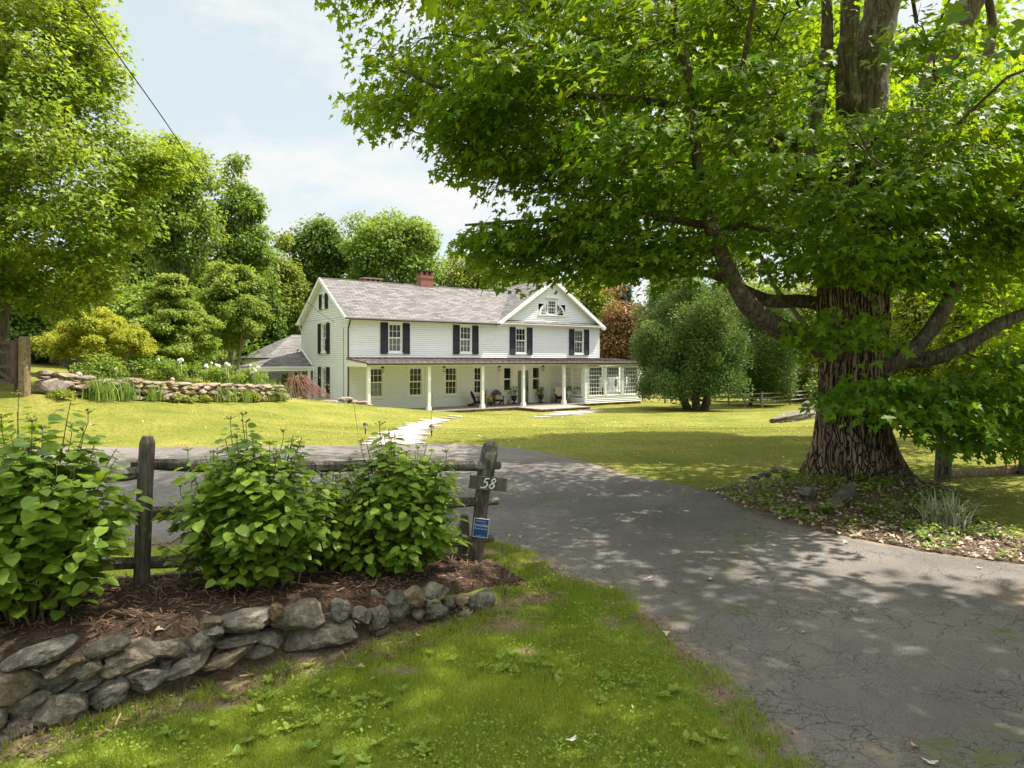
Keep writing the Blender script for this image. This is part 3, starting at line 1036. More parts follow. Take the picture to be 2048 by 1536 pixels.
def make_window(fr, a0, z0, a1, z1, cols=3, rows=2, shutters=False, curtain=None, casing=.11, parent=house, name='window', double=True, sill=True, sw=.48, mw=.012):
    """double hung window: casing with sashes, muntins and sill (part), panes, curtain (sub-parts), shutters (parts)"""
    mb = MB()
    c = casing
    o = .045
    mb.pbox(fr, a0 - c, z0 - c * .6, -.09, a0, z1 + c, o)
    mb.pbox(fr, a1, z0 - c * .6, -.09, a1 + c, z1 + c, o)
    mb.pbox(fr, a0, z1, -.09, a1, z1 + c, o)
    mb.pbox(fr, a0, z0 - c * .6, -.09, a1, z0, o - .004)
    if sill:
        mb.pbox(fr, a0 - c - .03, z0 - c * .6 - .05, 0, a1 + c + .03, z0 - c * .6, .085)
        mb.pbox(fr, a0 - c - .03, z1 + c, 0, a1 + c + .03, z1 + c + .045, .075)
    zm = (z0 + z1) / 2
    parts = [(z0, zm, -.045), (zm, z1, -.012)] if double else [(z0, z1, -.03)]
    gl = MB()
    for lo, hi, d in parts:
        f = .045
        mb.pbox(fr, a0 + .001, lo, d - .03, a0 + f, hi, d)
        mb.pbox(fr, a1 - f, lo, d - .03, a1 - .001, hi, d)
        mb.pbox(fr, a0 + f, lo + .001, d - .03, a1 - f, lo + f, d)
        mb.pbox(fr, a0 + f, hi - f, d - .03, a1 - f, hi - .001, d)
        for k in range(1, cols):
            x = a0 + (a1 - a0) * k / cols
            mb.pbox(fr, x - mw, lo + f, d - .022, x + mw, hi - f, d - .004)
        for k in range(1, rows):
            y = lo + (hi - lo) * k / rows
            mb.pbox(fr, a0 + f, y - mw, d - .021, a1 - f, y + mw, d - .005)
        gl.add([fr(a0 + f, lo + f, d - .016), fr(a1 - f, lo + f, d - .016), fr(a1 - f, hi - f, d - .016), fr(a0 + f, hi - f, d - .016)], [(0, 1, 2, 3)])
    w = mb.build(name, 'trim', parent)
    gl.build('pane', 'glass', w)
    if curtain:
        lo, hi = z0 + (z1 - z0) * curtain[0], z0 + (z1 - z0) * curtain[1]
        cm = MB()
        n = 24
        vs = []
        for i in range(n + 1):
            x = a0 + (a1 - a0) * i / n
            dd = -.16 + .018 * math.sin(i * 1.9)
            vs += [fr(x, lo, dd), fr(x, hi, dd)]
        cm.add(vs, [(2 * i, 2 * i + 2, 2 * i + 3, 2 * i + 1) for i in range(n)])
        cm.build('curtain', 'curtain', w, smooth=True)
    if shutters:
        for x0, x1 in ((a0 - c - .015 - sw + .05, a0 - c - .015 + .05), (a1 + c + .015 - .05, a1 + c + .015 + sw - .05)):
            sm = MB()
            zl, zh = z0 - .14, z1 + .08
            sm.pbox(fr, x0, zl, .046, x0 + .06, zh, .085)
            sm.pbox(fr, x1 - .06, zl, .046, x1, zh, .085)
            zmid = (zl + zh) / 2
            for q0, q1 in ((zl, zl + .09), (zmid - .045, zmid + .045), (zh - .08, zh)):
                sm.pbox(fr, x0 + .06, q0, .047, x1 - .06, q1, .083)
            z = zl + .09
            while z < zh - .1:
                if not (zmid - .08 < z < zmid + .045):
                    sm.add([fr(x0 + .06, z, .075), fr(x1 - .06, z, .075), fr(x1 - .06, z + .05, .052), fr(x0 + .06, z + .05, .052)], [(0, 1, 2, 3)])
                z += .042
            sm.pbox(fr, x0 + .06, zl, .042, x1 - .06, zh, .046)
            sm.build('shutter', 'shutter', parent)
    return w


win_low = [(1.30, .77, 2.12, 2.41), (3.89, .77, 4.70, 2.41), (6.38, .77, 7.18, 2.41), (8.50, .77, 9.28, 2.41)]
win_up = [(2.53, 3.40, 3.32, 5.02), (7.46, 3.40, 8.24, 5.02), (11.84, 3.40, 12.63, 5.02), (17.05, 3.40, 17.84, 5.02)]
win_gab = [(3.27, .77, 4.07, 2.40), (3.27, 3.42, 4.08, 5.07), (3.48, 6.15, 3.95, 6.86)]
E_ = .05


def hole(w, e=E_):
    return (w[0] - e, w[1] - e, w[2] + e, w[3] + e)


PANEL = (10.45, 14.80)                    # flat boarded door surround
mb = MB()
siding(mb, FRONT, .10, SF0, -.02, PW - .02, [hole(w) for w in win_low] + [(PANEL[0], -1, PANEL[1], 5)])
siding(mb, FRONT, .10, SR - .10, PW + .07, ZE + .10, [hole(w) for w in win_up])
mb.build('front_wall', 'paint', house)
mb = MB()                                 # front triangle of the cross gable
GW = (14.60, 6.10, 15.30, 7.02)           # sash of the attic window
siding(mb, FRONT, 0, 0, 5.56, ZA - .25, [hole(GW, .03), (13.75, 6.05, 16.15, 6.72)], lambda z: (SG0 + .25 + (z - ZE) / TAN2, SG1 - .07 - (z - ZE) / TAN2))
mb.build('gable_wall', 'paint', house)
mb = MB()
siding(mb, GABLE, .10, WD - .10, -.25, ZE + .12, [hole(w) for w in win_gab])
siding(mb, GABLE, 0, 0, ZE + .12, ZR - .3, [hole(win_gab[2], .04)], lambda z: (.02 + max(0, (z - ZE)) / TAN1 - OH * .9, WD - .02 - max(0, (z - ZE)) / TAN1 + OH * .9))
mb.build('end_wall', 'paint', house)
mb = MB()
siding(mb, RIGHT, .1, WD - .1, -.2, ZE + .1)
siding(mb, BACK, .1, SR - .1, -.2, ZE + .1)
mb.build('rear_wall', 'paint', house)
mb = MB()                                 # corner boards, frieze, flat surround of the door
for a0, a1 in ((-.025, .10), (SR - .10, SR + .026)):
    for z0, z1 in ((-.25, PW - .03), (PW + .08, ZE - .02)):
        MB().pbox(FRONT, a0, z0, 0, a1, z1, .034).build('corner_board', 'trim', house)
for a0, a1 in ((0, .10), (WD - .10, WD + .02)):
    MB().pbox(GABLE, a0, -.25, 0, a1, ZE + .05, .0335).build('corner_board', 'trim', house)
    MB().pbox(RIGHT, a0, -.25, 0, a1, ZE + .05, .0335).build('corner_board', 'trim', house)
MB().pbox(FRONT, .10, ZE - .05, .0, SG0 + .05, ZE + .12, .040).build('frieze_board', 'trim', house)
MB().pbox(FRONT, SG0 + .05, ZE - .10, .0, SR + .02, ZE + .10, .042).build('frieze_board', 'trim', house)
MB().pbox(FRONT, .1, -.05, 0, 10.45, .10, .030).build('water_table', 'trim', house)
mb = MB()
door = (11.95, .0, 12.87, 2.08)
sl = [(10.83, .86, 11.43, 2.40), (13.24, .86, 13.86, 2.40)]
for a0, a1 in ((PANEL[0], sl[0][0] - .06), (sl[0][2] + .06, 11.86), (12.96, sl[1][0] - .06), (sl[1][2] + .06, PANEL[1])):
    mb.pbox(FRONT, a0, -.02, 0, a1, 2.46, .03)
mb.pbox(FRONT, PANEL[0], 2.46, 0, PANEL[1], PW - .03, .031)
mb.pbox(FRONT, sl[0][0] - .06, -.02, 0, sl[0][2] + .06, .80, .028)
mb.pbox(FRONT, sl[1][0] - .06, -.02, 0, sl[1][2] + .06, .80, .028)
mb.pbox(FRONT, 11.86, 2.20, 0, 12.96, 2.46, .028)
for x in (PANEL[0] - .02, PANEL[1] - .1, sl[0][2] + .08, sl[1][0] - .17):
    mb.pbox(FRONT, x, -.02, .0301, x + .11, PW - .04, .052)
for q in sl:
    mb.pbox(FRONT, q[0] - .02, .70, .0281, q[2] + .02, .78, .055)
mb.build('door_surround', 'trim', house)
for q in sl:
    w = make_window(FRONT, q[0], q[1], q[2], q[3], 1, 1, casing=.06, name='sidelight', sill=False)
    lm = MB()
    lm.pbox(FRONT, q[0] + .05, q[1] + .05, -.14, q[2] - .05, q[3] - .05, -.10)
    lm.build('leaded_panel', 'leaded', w)
dm = MB()
dm.pbox(FRONT, door[0], .02, -.06, door[2], 2.20, -.015)
for p in ((.12, .15, .42, .75), (.50, .15, .80, .75), (.12, .90, .42, 1.95), (.50, .90, .80, 1.95)):
    a, b, c2, d = door[0] + p[0], p[1], door[0] + p[2], p[3]
    dm.pbox(FRONT, a, b, -.0149, c2, b + .03, 0)
    dm.pbox(FRONT, a, d - .03, -.0149, c2, d, 0)
    dm.pbox(FRONT, a, b + .03, -.0149, a + .03, d - .03, 0)
    dm.pbox(FRONT, c2 - .03, b + .03, -.0149, c2, d - .03, 0)
dobj = dm.build('front_door', 'door_green', house)
fm = MB()
fm.pbox(FRONT, 11.86, .0, -.07, door[0], 2.20, .056)
fm.pbox(FRONT, door[2], .0, -.07, 12.96, 2.20, .056)
fm.build('door_frame', 'trim', dobj)
hm = MB()
hm.pbox(FRONT, door[2] - .13, .86, -.01, door[2] - .07, 1.12, .01)
hm.tube([FRONT(door[2] - .10, 1.08, 0), FRONT(door[2] - .10, 1.06, .07), FRONT(door[2] - .10, .93, .07), FRONT(door[2] - .10, .90, 0)], .014, 6)
hm.pbox(FRONT, door[2] - .12, 1.22, -.01, door[2] - .08, 1.28, .012)
hm.build('handle', 'black_iron', dobj)

for i, w in enumerate(win_low):
    make_window(FRONT, *w, curtain=(.0, .45) if i in (0,) else None)
for i, w in enumerate(win_up):
    make_window(FRONT, *w, shutters=True, curtain=[(.0, .5), (.0, .5), (.0, .42), (.0, 1.0)][i])
make_window(GABLE, *win_gab[0], shutters=True, curtain=(0, .5))
make_window(GABLE, *win_gab[1], shutters=True, curtain=(0, .5))
make_window(GABLE, *win_gab[2], rows=1, shutters=True, casing=.09, sw=.42)

# attic window with its half round wings
make_window(FRONT, *GW, cols=4, rows=2, casing=.10)
mb = MB()
cx, cz, r0, r1 = 14.95, 6.06, 1.02, 1.18
arc = [(cx + r * math.cos(a), cz + .72 * r * math.sin(a) / 1.18 * 1.25) for r in (r0, r1) for a in np.linspace(0, math.pi, 25)]
vs = [FRONT(a, b, c) for c in (.0, .05) for a, b in arc]
n = 25
fs = []
for i in range(n - 1):
    if abs((arc[i][0] + arc[i + 1][0]) / 2 - cx) < .47:
        continue
    for o in (0, 50):
        fs.append((o + i, o + i + 1, o + n + i + 1, o + n + i))
    fs.append((i, i + 1, 50 + i + 1, 50 + i))
    fs.append((n + i, n + i + 1, 50 + n + i + 1, 50 + n + i))
mb.add(vs, fs)
mb.pbox(FRONT, cx - 1.24, cz - .09, 0, cx + 1.24, cz, .07)
mb.pbox(FRONT, cx - .52, 7.12, 0, cx + .52, 7.22, .075)
mb.pbox(FRONT, cx - .60, 7.22, 0, cx + .60, 7.30, .12)
for s in (-1, 1):
    for ang in (28, 52, 74):
        a = R(ang)
        mb.bar(FRONT(cx + s * .46, cz + .05, .02), FRONT(cx + s * (.46 + .62 * math.sin(a) * .9), cz + .05 + .80 * math.cos(a) * .8, .02), .035, .03, (0, -1, 0))
aw = mb.build('arched_window', 'trim', house)
for s in (-1, 1):
    gm = MB()
    pts = [(cx + s * .45, cz)] + [(cx + s * 1.03 * math.cos(a), cz + .79 * math.sin(a)) for a in np.linspace(0, math.acos(.45 / 1.03), 10)]
    gm.add([FRONT(a, b, -.03) for a, b in pts], [tuple(range(len(pts)))])
    gm.build('pane', 'glass', aw)

# roofs
def roof_z(y):
    return ZE + (min(y, WD - y) + OH) * TAN1


mb = MB()
e0 = -OH
xr = 19.44 + .3
vall = (SG0, -OH)                          # foot of the valley
yv = WD / 2
sv = SG0 + (ZR - ZE) / TAN2                # where the main ridge meets the cross gable slope
mb.slab([(e0, -OH, ZE), (SG0 + .02, -OH, ZE), (sv + .02, yv, ZR), (e0, yv, ZR)], .10, (1, 0, 0))
mb.slab([(xr, WD + OH, ZE), (e0, WD + OH, ZE), (e0, yv + .002, ZR - .001), (xr, yv + .002, ZR - .001)], .10, (1, 0, 0))
mb.tube([(e0, yv, ZR - .01), (sv, yv, ZR - .01)], .05, 6)
mb.build('roof', 'shingle', house)
mb = MB()
yb = WD + .2
mb.slab([(SG0 - .02, -OH - .02, ZE), (SG0 - .02, yb, ZE), (SA, yb, ZA), (SA, -OH - .02, ZA)], .10, (0, 1, 0))
mb.slab([(SG1, -OH - .02, ZE), (SG1, yb, ZE), (SA + .001, yb, ZA - .001), (SA + .001, -OH - .02, ZA - .001)], .10, (0, 1, 0))
mb.build('gable_roof', 'shingle', house)
mb = MB()
mb.slab([(SG0 + .45, -.36, ZE + .10), (SG1 - .42, -.36, ZE + .10), (SG1 - .42, .05, ZE + .33), (SG0 + .45, .05, ZE + .33)], .06, (1, 0, 0))
mb.build('pent_roof', 'shingle', house)
mb = MB()                                  # rake boards and soffits
for p, q in (((e0 + .02, -OH - .01, ZE - .07), (e0 + .02, yv, ZR - .07)), ((e0 + .02, WD + OH, ZE - .07), (e0 + .02, yv, ZR - .07))):
    mb.bar(p, q, .05, .20, (0, 0, 1))
    a, b = Vector(p), Vector(q)
    mb.bar(a + Vector((.15, 0, -.075)), b + Vector((.15, 0, -.075)), .28, .02, (0, 0, 1))
for s_, q in ((SG0, 1), (SG1, -1)):
    mb.bar((s_ - q * .06, -OH - .01, ZE - .10), (SA, -OH - .01, ZA - .10), .05, .24, (0, 0, 1))
    mb.bar((s_ - q * .06, -OH + .14, ZE - .17), (SA, -OH + .14, ZA - .17), .26, .02, (0, 0, 1))
mb.pbox(FRONT, SG0 + .3, ZE - .0, .045, SG1 - .05, ZE + .05, .36)
mb.pbox(FRONT, .0, ZE - .09, .041, SG0 + .02, ZE - .06, .30)
mb.build('eave_trim', 'trim', house)

# brick chimneys
def chimney(s, y, w, d, z0, z1, cap):
    mb = MB()
    def skin(x0, y0, x1, y1, a, b):
        P = [(x0, y0), (x1, y0), (x1, y1), (x0, y1)]
        u = 0
        for i in range(4):
            p, q = P[i], P[(i + 1) % 4]
            L = math.hypot(q[0] - p[0], q[1] - p[1])
            mb.add([(*p, a), (*q, a), (*q, b), (*p, b)], [(0, 1, 2, 3)], [[(u, a), (u + L, a), (u + L, b), (u, b)]])
            u += L
        mb.add([(*p, b) for p in P], [(0, 1, 2, 3)], [[(0, 0), (.1, 0), (.1, .05), (0, .05)]])
    x0, x1, y0, y1 = s - w / 2, s + w / 2, y - d / 2, y + d / 2
    skin(x0, y0, x1, y1, z0, z1)
    skin(x0 - .03, y0 - .03, x1 + .03, y1 + .03, z1 - .22, z1 - .10)
    if cap == 'slab':
        for a, b in ((x0, y0), (x1 - .16, y0), (x0, y1 - .16), (x1 - .16, y1 - .16), (s - .08, y0), (s - .08, y1 - .16)):
            skin(a, b, a + .16, b + .16, z1, z1 + .22)
    else:
        nn = 3
        for k in range(nn + 1):
            xx = x0 + (w - .18) * k / nn
            skin(xx, y0, xx + .18, y1, z1, z1 + .22)
    c = mb.build('chimney', 'brick', house)
    cm = MB()
    cm.box((x0 - .06, y0 - .06, z1 + .22), (x1 + .06, y1 + .06, z1 + .29))
    cm.build('chimney_cap', 'black_iron' if cap == 'slab' else 'brick', c)
    if cap == 'slab':
        r = MB()
        r.tube([(s - .1, y, z1 + .29), (s - .1, y, z1 + .65)], .012, 5)
        r.build('rod', 'black_iron', c)


chimney(7.1, 3.95, .92, .60, 7.2, 8.62, 'slab')
chimney(3.75, 5.2, 1.25, .6, 6.6, 8.02, 'fins')

# gutters and downspouts
def gutter(mb, p, q, r=.06):
    mb.tube([p, q], r, 8)


mb = MB()
gutter(mb, (e0, -OH - .07, ZE - .05), (SG0 + .1, -OH - .07, ZE - .05))
gutter(mb, (-.05, -PG - .07, 2.70), (SF1 + .25, -PG - .07, 2.70), .065)
mb.build('gutter', 'dark_metal', house)
mb = MB()
mb.tube([(-.02, -OH - .06, ZE - .1), (-.02, -OH - .06, ZE - .2), (-.02, -.09, ZE - .62), (-.02, -.09, -.2)], .045, 8)
mb.build('downspout', 'dark_metal', house)
mb = MB()
mb.tube([(e0 - .02, WD + OH + .06, ZE - .05), (e0 - .02, WD + OH - .7, ZE - .05)], .06, 8)
mb.tube([(-.08, WD + OH - .0, ZE - .1), (-.08, WD + OH - .02, ZE - .25), (-.07, WD - .06, ZE - .55), (-.07, WD - .06, 3.55), (-.09, 5.5, 2.52), (-.1, 5.36, 2.42), (-.08, 5.3, 2.25), (-.08, 5.3, -.2)], .05, 8)
mb.build('downspout', 'white_metal', house)
mb = MB()
mb.tube([(-.04, .55, 4.75), (-.04, .55, -.1)], .012, 5)
mb.tube([(-.06, .55, -.05), (-.06, .55, -.2)], .05, 6)
mb.build('conduit', 'black_iron', house)

# rooms behind the glass
mb = MB()
mb.add([FRONT(.2, 0, -3), FRONT(SF0, 0, -3), FRONT(SF0, PW, -3), FRONT(.2, PW, -3), FRONT(.2, 2.9, -3), FRONT(SR, 2.9, -3), FRONT(SR, 5.3, -3), FRONT(.2, 5.3, -3)], [(0, 1, 2, 3), (4, 5, 6, 7)])
mb.box((.1, .15, 2.7), (SR - .1, WD - .1, 2.85))
mb.box((.1, .15, 5.35), (SR - .1, WD - .1, 5.45))
mb.box((.1, .15, -.1), (SR - .1, WD - .1, -.02))
mb.build('inner_room', 'room', house)

# porch: floor, step, posts, roof
mb = MB()
for i in range(11):
    a0 = -.6 + i * 1.48
    mb.box((a0, -PG, -.06), (min(a0 + 1.475, SF0 - .01), -.02, -.002 - .003 * (i % 2)))
mb.build('porch_floor', 'slate', house)
mb = MB()
mb.box((-.55, -PG + .04, -.55), (SF0 - .02, -.05, -.0605))
mb.box((SF0 + .03, -SFD + .03, -.6), (SF1 - .03, 0, -.05))
mb.box((SF1 - .02, -SFD + .05, -.6), (SF1, .05, -.05))
mb.build('foundation', 'foundation', house)
mb = MB()
mb.box((10.0, -5.0, -.6), (13.95, -PG - .01, -.075))
mb.build('step_base', 'foundation', house)
mb = MB()
for i in range(4):
    for j in range(2):
        mb.box((9.95 + i * 1.01, -5.08 + j * 1.19, -.074), (9.95 + i * 1.01 + 1.0, -5.08 + j * 1.19 + 1.18, -.022 - .003 * ((i + j) % 2)))
mb.build('porch_step', 'slate', house)
for s in (.15, 3.83, 7.49, 10.58, 13.93):
    mb = MB()
    w = .085
    mb.box((s - w, -PD - w, .0), (s + w, -PD + w, 2.66))
    mb.box((s - w - .045, -PD - w - .045, -.02), (s + w + .045, -PD + w + .045, .20))
    mb.box((s - w - .02, -PD - w - .02, .20), (s + w + .02, -PD + w + .02, .25))
    mb.box((s - w - .03, -PD - w - .03, 2.50), (s + w + .03, -PD + w + .03, 2.56))
    mb.build('porch_post', 'trim', house)
mb = MB()
mb.box((-.02, -PD - .09, 2.56), (SF0 + .02, -PD + .09, 2.665))
mb.box((-.02, -PD + .09, 2.56), (.10, -.04, 2.69))
mb.box((.10, -PD + .09, 2.66), (SF0, -.04, 2.68))
mb.build('porch_beam', 'trim', house)
mb = MB()
zr_ = lambda y: PW + .02 - (PW - 2.745) * (-y) / PG
mb.slab([(-.10, -PG, zr_(-PG)), (SF1 + .2, -PG, zr_(-PG)), (SF1 + .2, 0.02, PW + .02), (-.10, 0.02, PW + .02)], .05, (1, 0, 0))
x = -.09
while x < SF1 + .2:
    mb.bar((x, -PG - .005, zr_(-PG) + .018), (x, -.01, PW + .038), .022, .04)
    x += .43
mb.build('porch_roof', 'metal_roof', house)
mb = MB()
mb.add([(-.06, -PG + .02, 2.70), (-.06, -.03, 2.70), (-.06, -.03, PW - .05), (-.06, -PG + .02, 2.71), (-.03, -PG + .02, 2.70), (-.03, -.03, 2.70), (-.03, -.03, PW - .05), (-.03, -PG + .02, 2.71)], [(0, 1, 2, 3), (7, 6, 5, 4), (0, 4, 5, 1)])
mb.bar((-.05, -PG + .05, 2.62), (-.05, -.03, 2.62), .06, .17)
mb.build('porch_end_board', 'trim', house)

# sunroom at the right end of the porch
SWF = [(16.06, .47, 17.49, 2.41), (17.71, .47, 19.14, 2.41), (19.36, .47, 20.78, 2.41)]
SWL = [(-1.98, .47, -1.36, 2.41), (-1.28, .47, -.28, 2.41)]
SWL = [(-2.25, .47, -1.32, 2.41), (-1.12, .47, -.55, 2.41)]
mb = MB()
siding(mb, SUNF, SF0 + .08, SF1 - .08, -.05, 2.66, [(15.98, .39, 20.86, 2.47)])
siding(mb, SUNL, -SFD + .08, 0, -.02, 2.66, [(-2.35, .39, -.45, 2.47)])
siding(mb, SUNR, -SFD + .08, 1.5, -.1, 2.66, [(-2.3, .39, 1.2, 2.47)])
mb.build('sunroom_wall', 'paint', house)
mb = MB()
mb.box((SF0 - .03, -SFD - .03, -.05), (SF0 + .08, -SFD + .08, 2.66))
mb.box((SF1 - .08, -SFD - .03, -.10), (SF1 + .03, -SFD + .08, 2.66))
mb.box((SF0, -SFD + .08, 2.66), (SF1, 0, 2.69))
mb.box((SR + .05, 1.45, -.1), (SF1, 1.5, 2.8))
mb.pbox(SUNF, SF0 + .08, 2.54, .023, SF1 - .08, 2.69, .05)
for q0, q1 in ((SWF[0][2], SWF[1][0]), (SWF[1][2], SWF[2][0])):
    mb.pbox(SUNF, q0 + .07, .39, 0, q1 - .07, 2.47, .03)
mb.build('sunroom_trim', 'trim', house)
for w in SWF:
    o = make_window(SUNF, *w, cols=6, rows=7, casing=.07, double=False, sill=False, name='sunroom_window', mw=.016)
    bm_ = MB()
    bm_.pbox(SUNF, w[0] + .03, 1.72, -.22, w[2] - .03, 2.40, -.215)
    bm_.build('blind', 'blind', o)
for i, w in enumerate(SWL):
    make_window(SUNL, *w, cols=(3, 2)[i], rows=6, casing=.06, double=False, sill=False, name='sunroom_window', mw=.016)
for w in ((-2.2, .47, -1.1, 2.41), (-.95, .47, .95, 2.41)):
    make_window(SUNR, *w, cols=6, rows=6, casing=.06, double=False, sill=False, name='sunroom_window', mw=.016)
mb = MB()
mb.box((SF0 + .05, -SFD + .05, -.05), (SF1 - .05, 1.4, -.01))
mb.build('sunroom_floor', 'slate', house)

# rear wing and side porch at the left
mb = MB()
def WING(a, b, c): return Vector((a, 9.9 - c, b))
siding(mb, WING, -1.55, 6, -.2, 3.05)
def WINGL(a, b, c): return Vector((-1.55 - c, a, b))
siding(mb, WINGL, 9.9, 16, -.2, 3.05)
mb.build('rear_wing_wall', 'paint', house)
mb = MB()
mb.slab([(-1.85, 9.5, 3.05), (6, 9.5, 3.05), (6, 12.9, 4.75), (1.0, 12.9, 4.75)], .10, (1, 0, 0))
mb.slab([(-1.85, 9.5, 3.05), (1.0, 12.9, 4.75), (-1.85, 16.3, 3.05)], .10, (0, 1, 0))
mb.build('rear_wing_roof', 'shingle', house)
mb = MB()
mb.slab([(.0, 5.35, 2.50), (-3.75, 5.35, 2.50), (-.0, 7.72, 3.50)], .06, (1, 0, 0))
mb.slab([(-3.75, 5.35, 2.50), (-3.75, 9.2, 2.50), (-.0, 9.6, 3.1), (.0, 7.72, 3.50)], .06, (0, 1, 0))
mb.build('side_porch_roof', 'shingle', house)
mb = MB()
mb.box((-3.7, 5.38, 2.22), (-.05, 5.50, 2.45))
mb.box((-3.7, 5.50, 2.22), (-3.58, 9.2, 2.45))
mb.box((-3.75, 5.33, 2.40), (.0, 5.38, 2.50))
mb.build('side_porch_beam', 'trim', house)
for a, b in ((-3.6, 5.45), (-1.2, 6.6), (-.35, 5.45), (-3.6, 9.0)):
    mb = MB()
    mb.box((a - .08, b - .08, -.3), (a + .08, b + .08, 2.22))
    mb.build('side_porch_post', 'trim', house)
mb = MB()
mb.box((-3.7, 5.4, -.3), (-.02, 9.85, .02))
mb.build('side_porch_floor', 'slate', house)
mb = MB()  # added sheet coloured like the end wall in deep porch shade
mb.box((-.05, 5.7, .1), (-.03, 7.4, 2.3))
mb.build('wall_shade_panel', 'cream', house)
mb = MB()                                  # screened end of the side porch
mb.box((-3.68, 7.6, -.2), (-2.6, 7.66, 2.3))
mb.build('screen_panel', 'room', house)
mb = MB()
for x in (-3.68, -3.14, -2.62):
    mb.box((x - .03, 7.57, -.2), (x + .03, 7.6, 2.3))
mb.build('screen_frame', 'trim', house)

# ------------------------------------------------------------------ the old maple
def rock_mesh(mb, c, size, seed, rot=None, sub=2, rough=.22, cuts=5):
    """an angular field stone: noisy ball with flat cuts"""
    rnd = random.Random(seed)
    import bmesh
    bm = bmesh.new()
    bmesh.ops.create_icosphere(bm, subdivisions=sub, radius=1.0)
    planes = []
    for _ in range(cuts):
        d = Vector((rnd.uniform(-1, 1), rnd.uniform(-1, 1), rnd.uniform(-1, 1))).normalized()
        planes.append((d, rnd.uniform(.55, .82)))
    planes += [(Vector((0, 0, 1)), .72), (Vector((0, -1, .1)).normalized(), .75)]
    off = Vector((rnd.uniform(0, 50), rnd.uniform(0, 50), rnd.uniform(0, 50)))
    vs = []
    for v in bm.verts:
        p = v.co.copy()
        for d, k in planes:
            e = p.dot(d)
            if e > k:
                p -= d * (e - k) * .88
        p *= 1 + rough * noise.noise(p * 1.6 + off) + rough * .55 * noise.noise(p * 4.2 + off) + rough * .30 * noise.noise(p * 10 + off)
        p = Vector((p.x * size[0], p.y * size[1], p.z * size[2]))
        if rot:
            p = rot @ p
        vs.append(p + Vector(c))
    fs = [[v.index for v in f.verts] for f in bm.faces]
    bm.free()
    return mb.add(vs, fs)


def smooth_line(pts, n=6):
    """Catmull-Rom through points that carry a radius as last value"""
    P = [np.array(p, float) for p in pts]
    P = [2 * P[0] - P[1]] + P + [2 * P[-1] - P[-2]]
    out = []
    for i in range(1, len(P) - 2):
        for k in range(n):
            t_ = k / n
            a, b, c, d = P[i - 1], P[i], P[i + 1], P[i + 2]
            out.append(.5 * (2 * b + (c - a) * t_ + (2 * a - 5 * b + 4 * c - d) * t_ ** 2 + (3 * b - a - 3 * c + d) * t_ ** 3))
    out.append(P[-2])
    return out


maple = empty('maple_tree', (TREE_XY[0], TREE_XY[1], GZ(*TREE_XY)), 0, 'huge old maple with thick furrowed trunk and low spreading limbs beside the drive', 'tree')
mo = maple.location
# trunk: fluted at the foot, ridged bark, splitting high up
mb = MB()
ns, nr = 120, 110
ZT = 4.9
for j in range(nr + 1):
    q = j / nr
    z = -.25 + (ZT + .25) * q ** 1.25
    base = .425 + .05 * math.exp(-((z - 2.55) / .6) ** 2) - .045 * max(0, z - 3) + .19 * math.exp(-max(z, 0) / .36) + .09 * math.exp(-max(z, 0) / 1.3)
    cx = .02 * math.sin(z * 1.1) + .10 * max(0, z - 3.2) * .9
    cy = .05 * max(0, z - 3)
    for k in range(ns):
        a = 2 * math.pi * k / ns
        d = Vector((math.cos(a), math.sin(a), 0))
        root = math.exp(-max(z, 0) / .55)
        fl = .085 * root * (math.cos(5 * a + .6) + .7 * math.cos(8 * a + 2.1)) + .13 * root ** 1.5 * max(0, math.cos(a + .55)) ** 6 + .028 * math.cos(3 * a + z * .4) + .018 * math.cos(7 * a - z * .6)
        tw = a + .10 * z
        rg = noise.noise(Vector((math.cos(tw) * 7.5, math.sin(tw) * 7.5, z * .85)))
        rg2 = noise.noise(Vector((math.cos(tw) * 16, math.sin(tw) * 16, z * 2.2 + 9)))
        r = base + fl - .075 * (1 - min(1, abs(rg) * 4.5)) - .03 * (1 - min(1, abs(rg2) * 4)) + .02
        mb.v.append((cx + d.x * r, cy + d.y * r, z))
for j in range(nr):
    for k in range(ns):
        k2 = (k + 1) % ns
        mb.f.append([j * ns + k, j * ns + k2, (j + 1) * ns + k2, (j + 1) * ns + k])
mb.build('trunk', 'bark', maple, smooth=True)

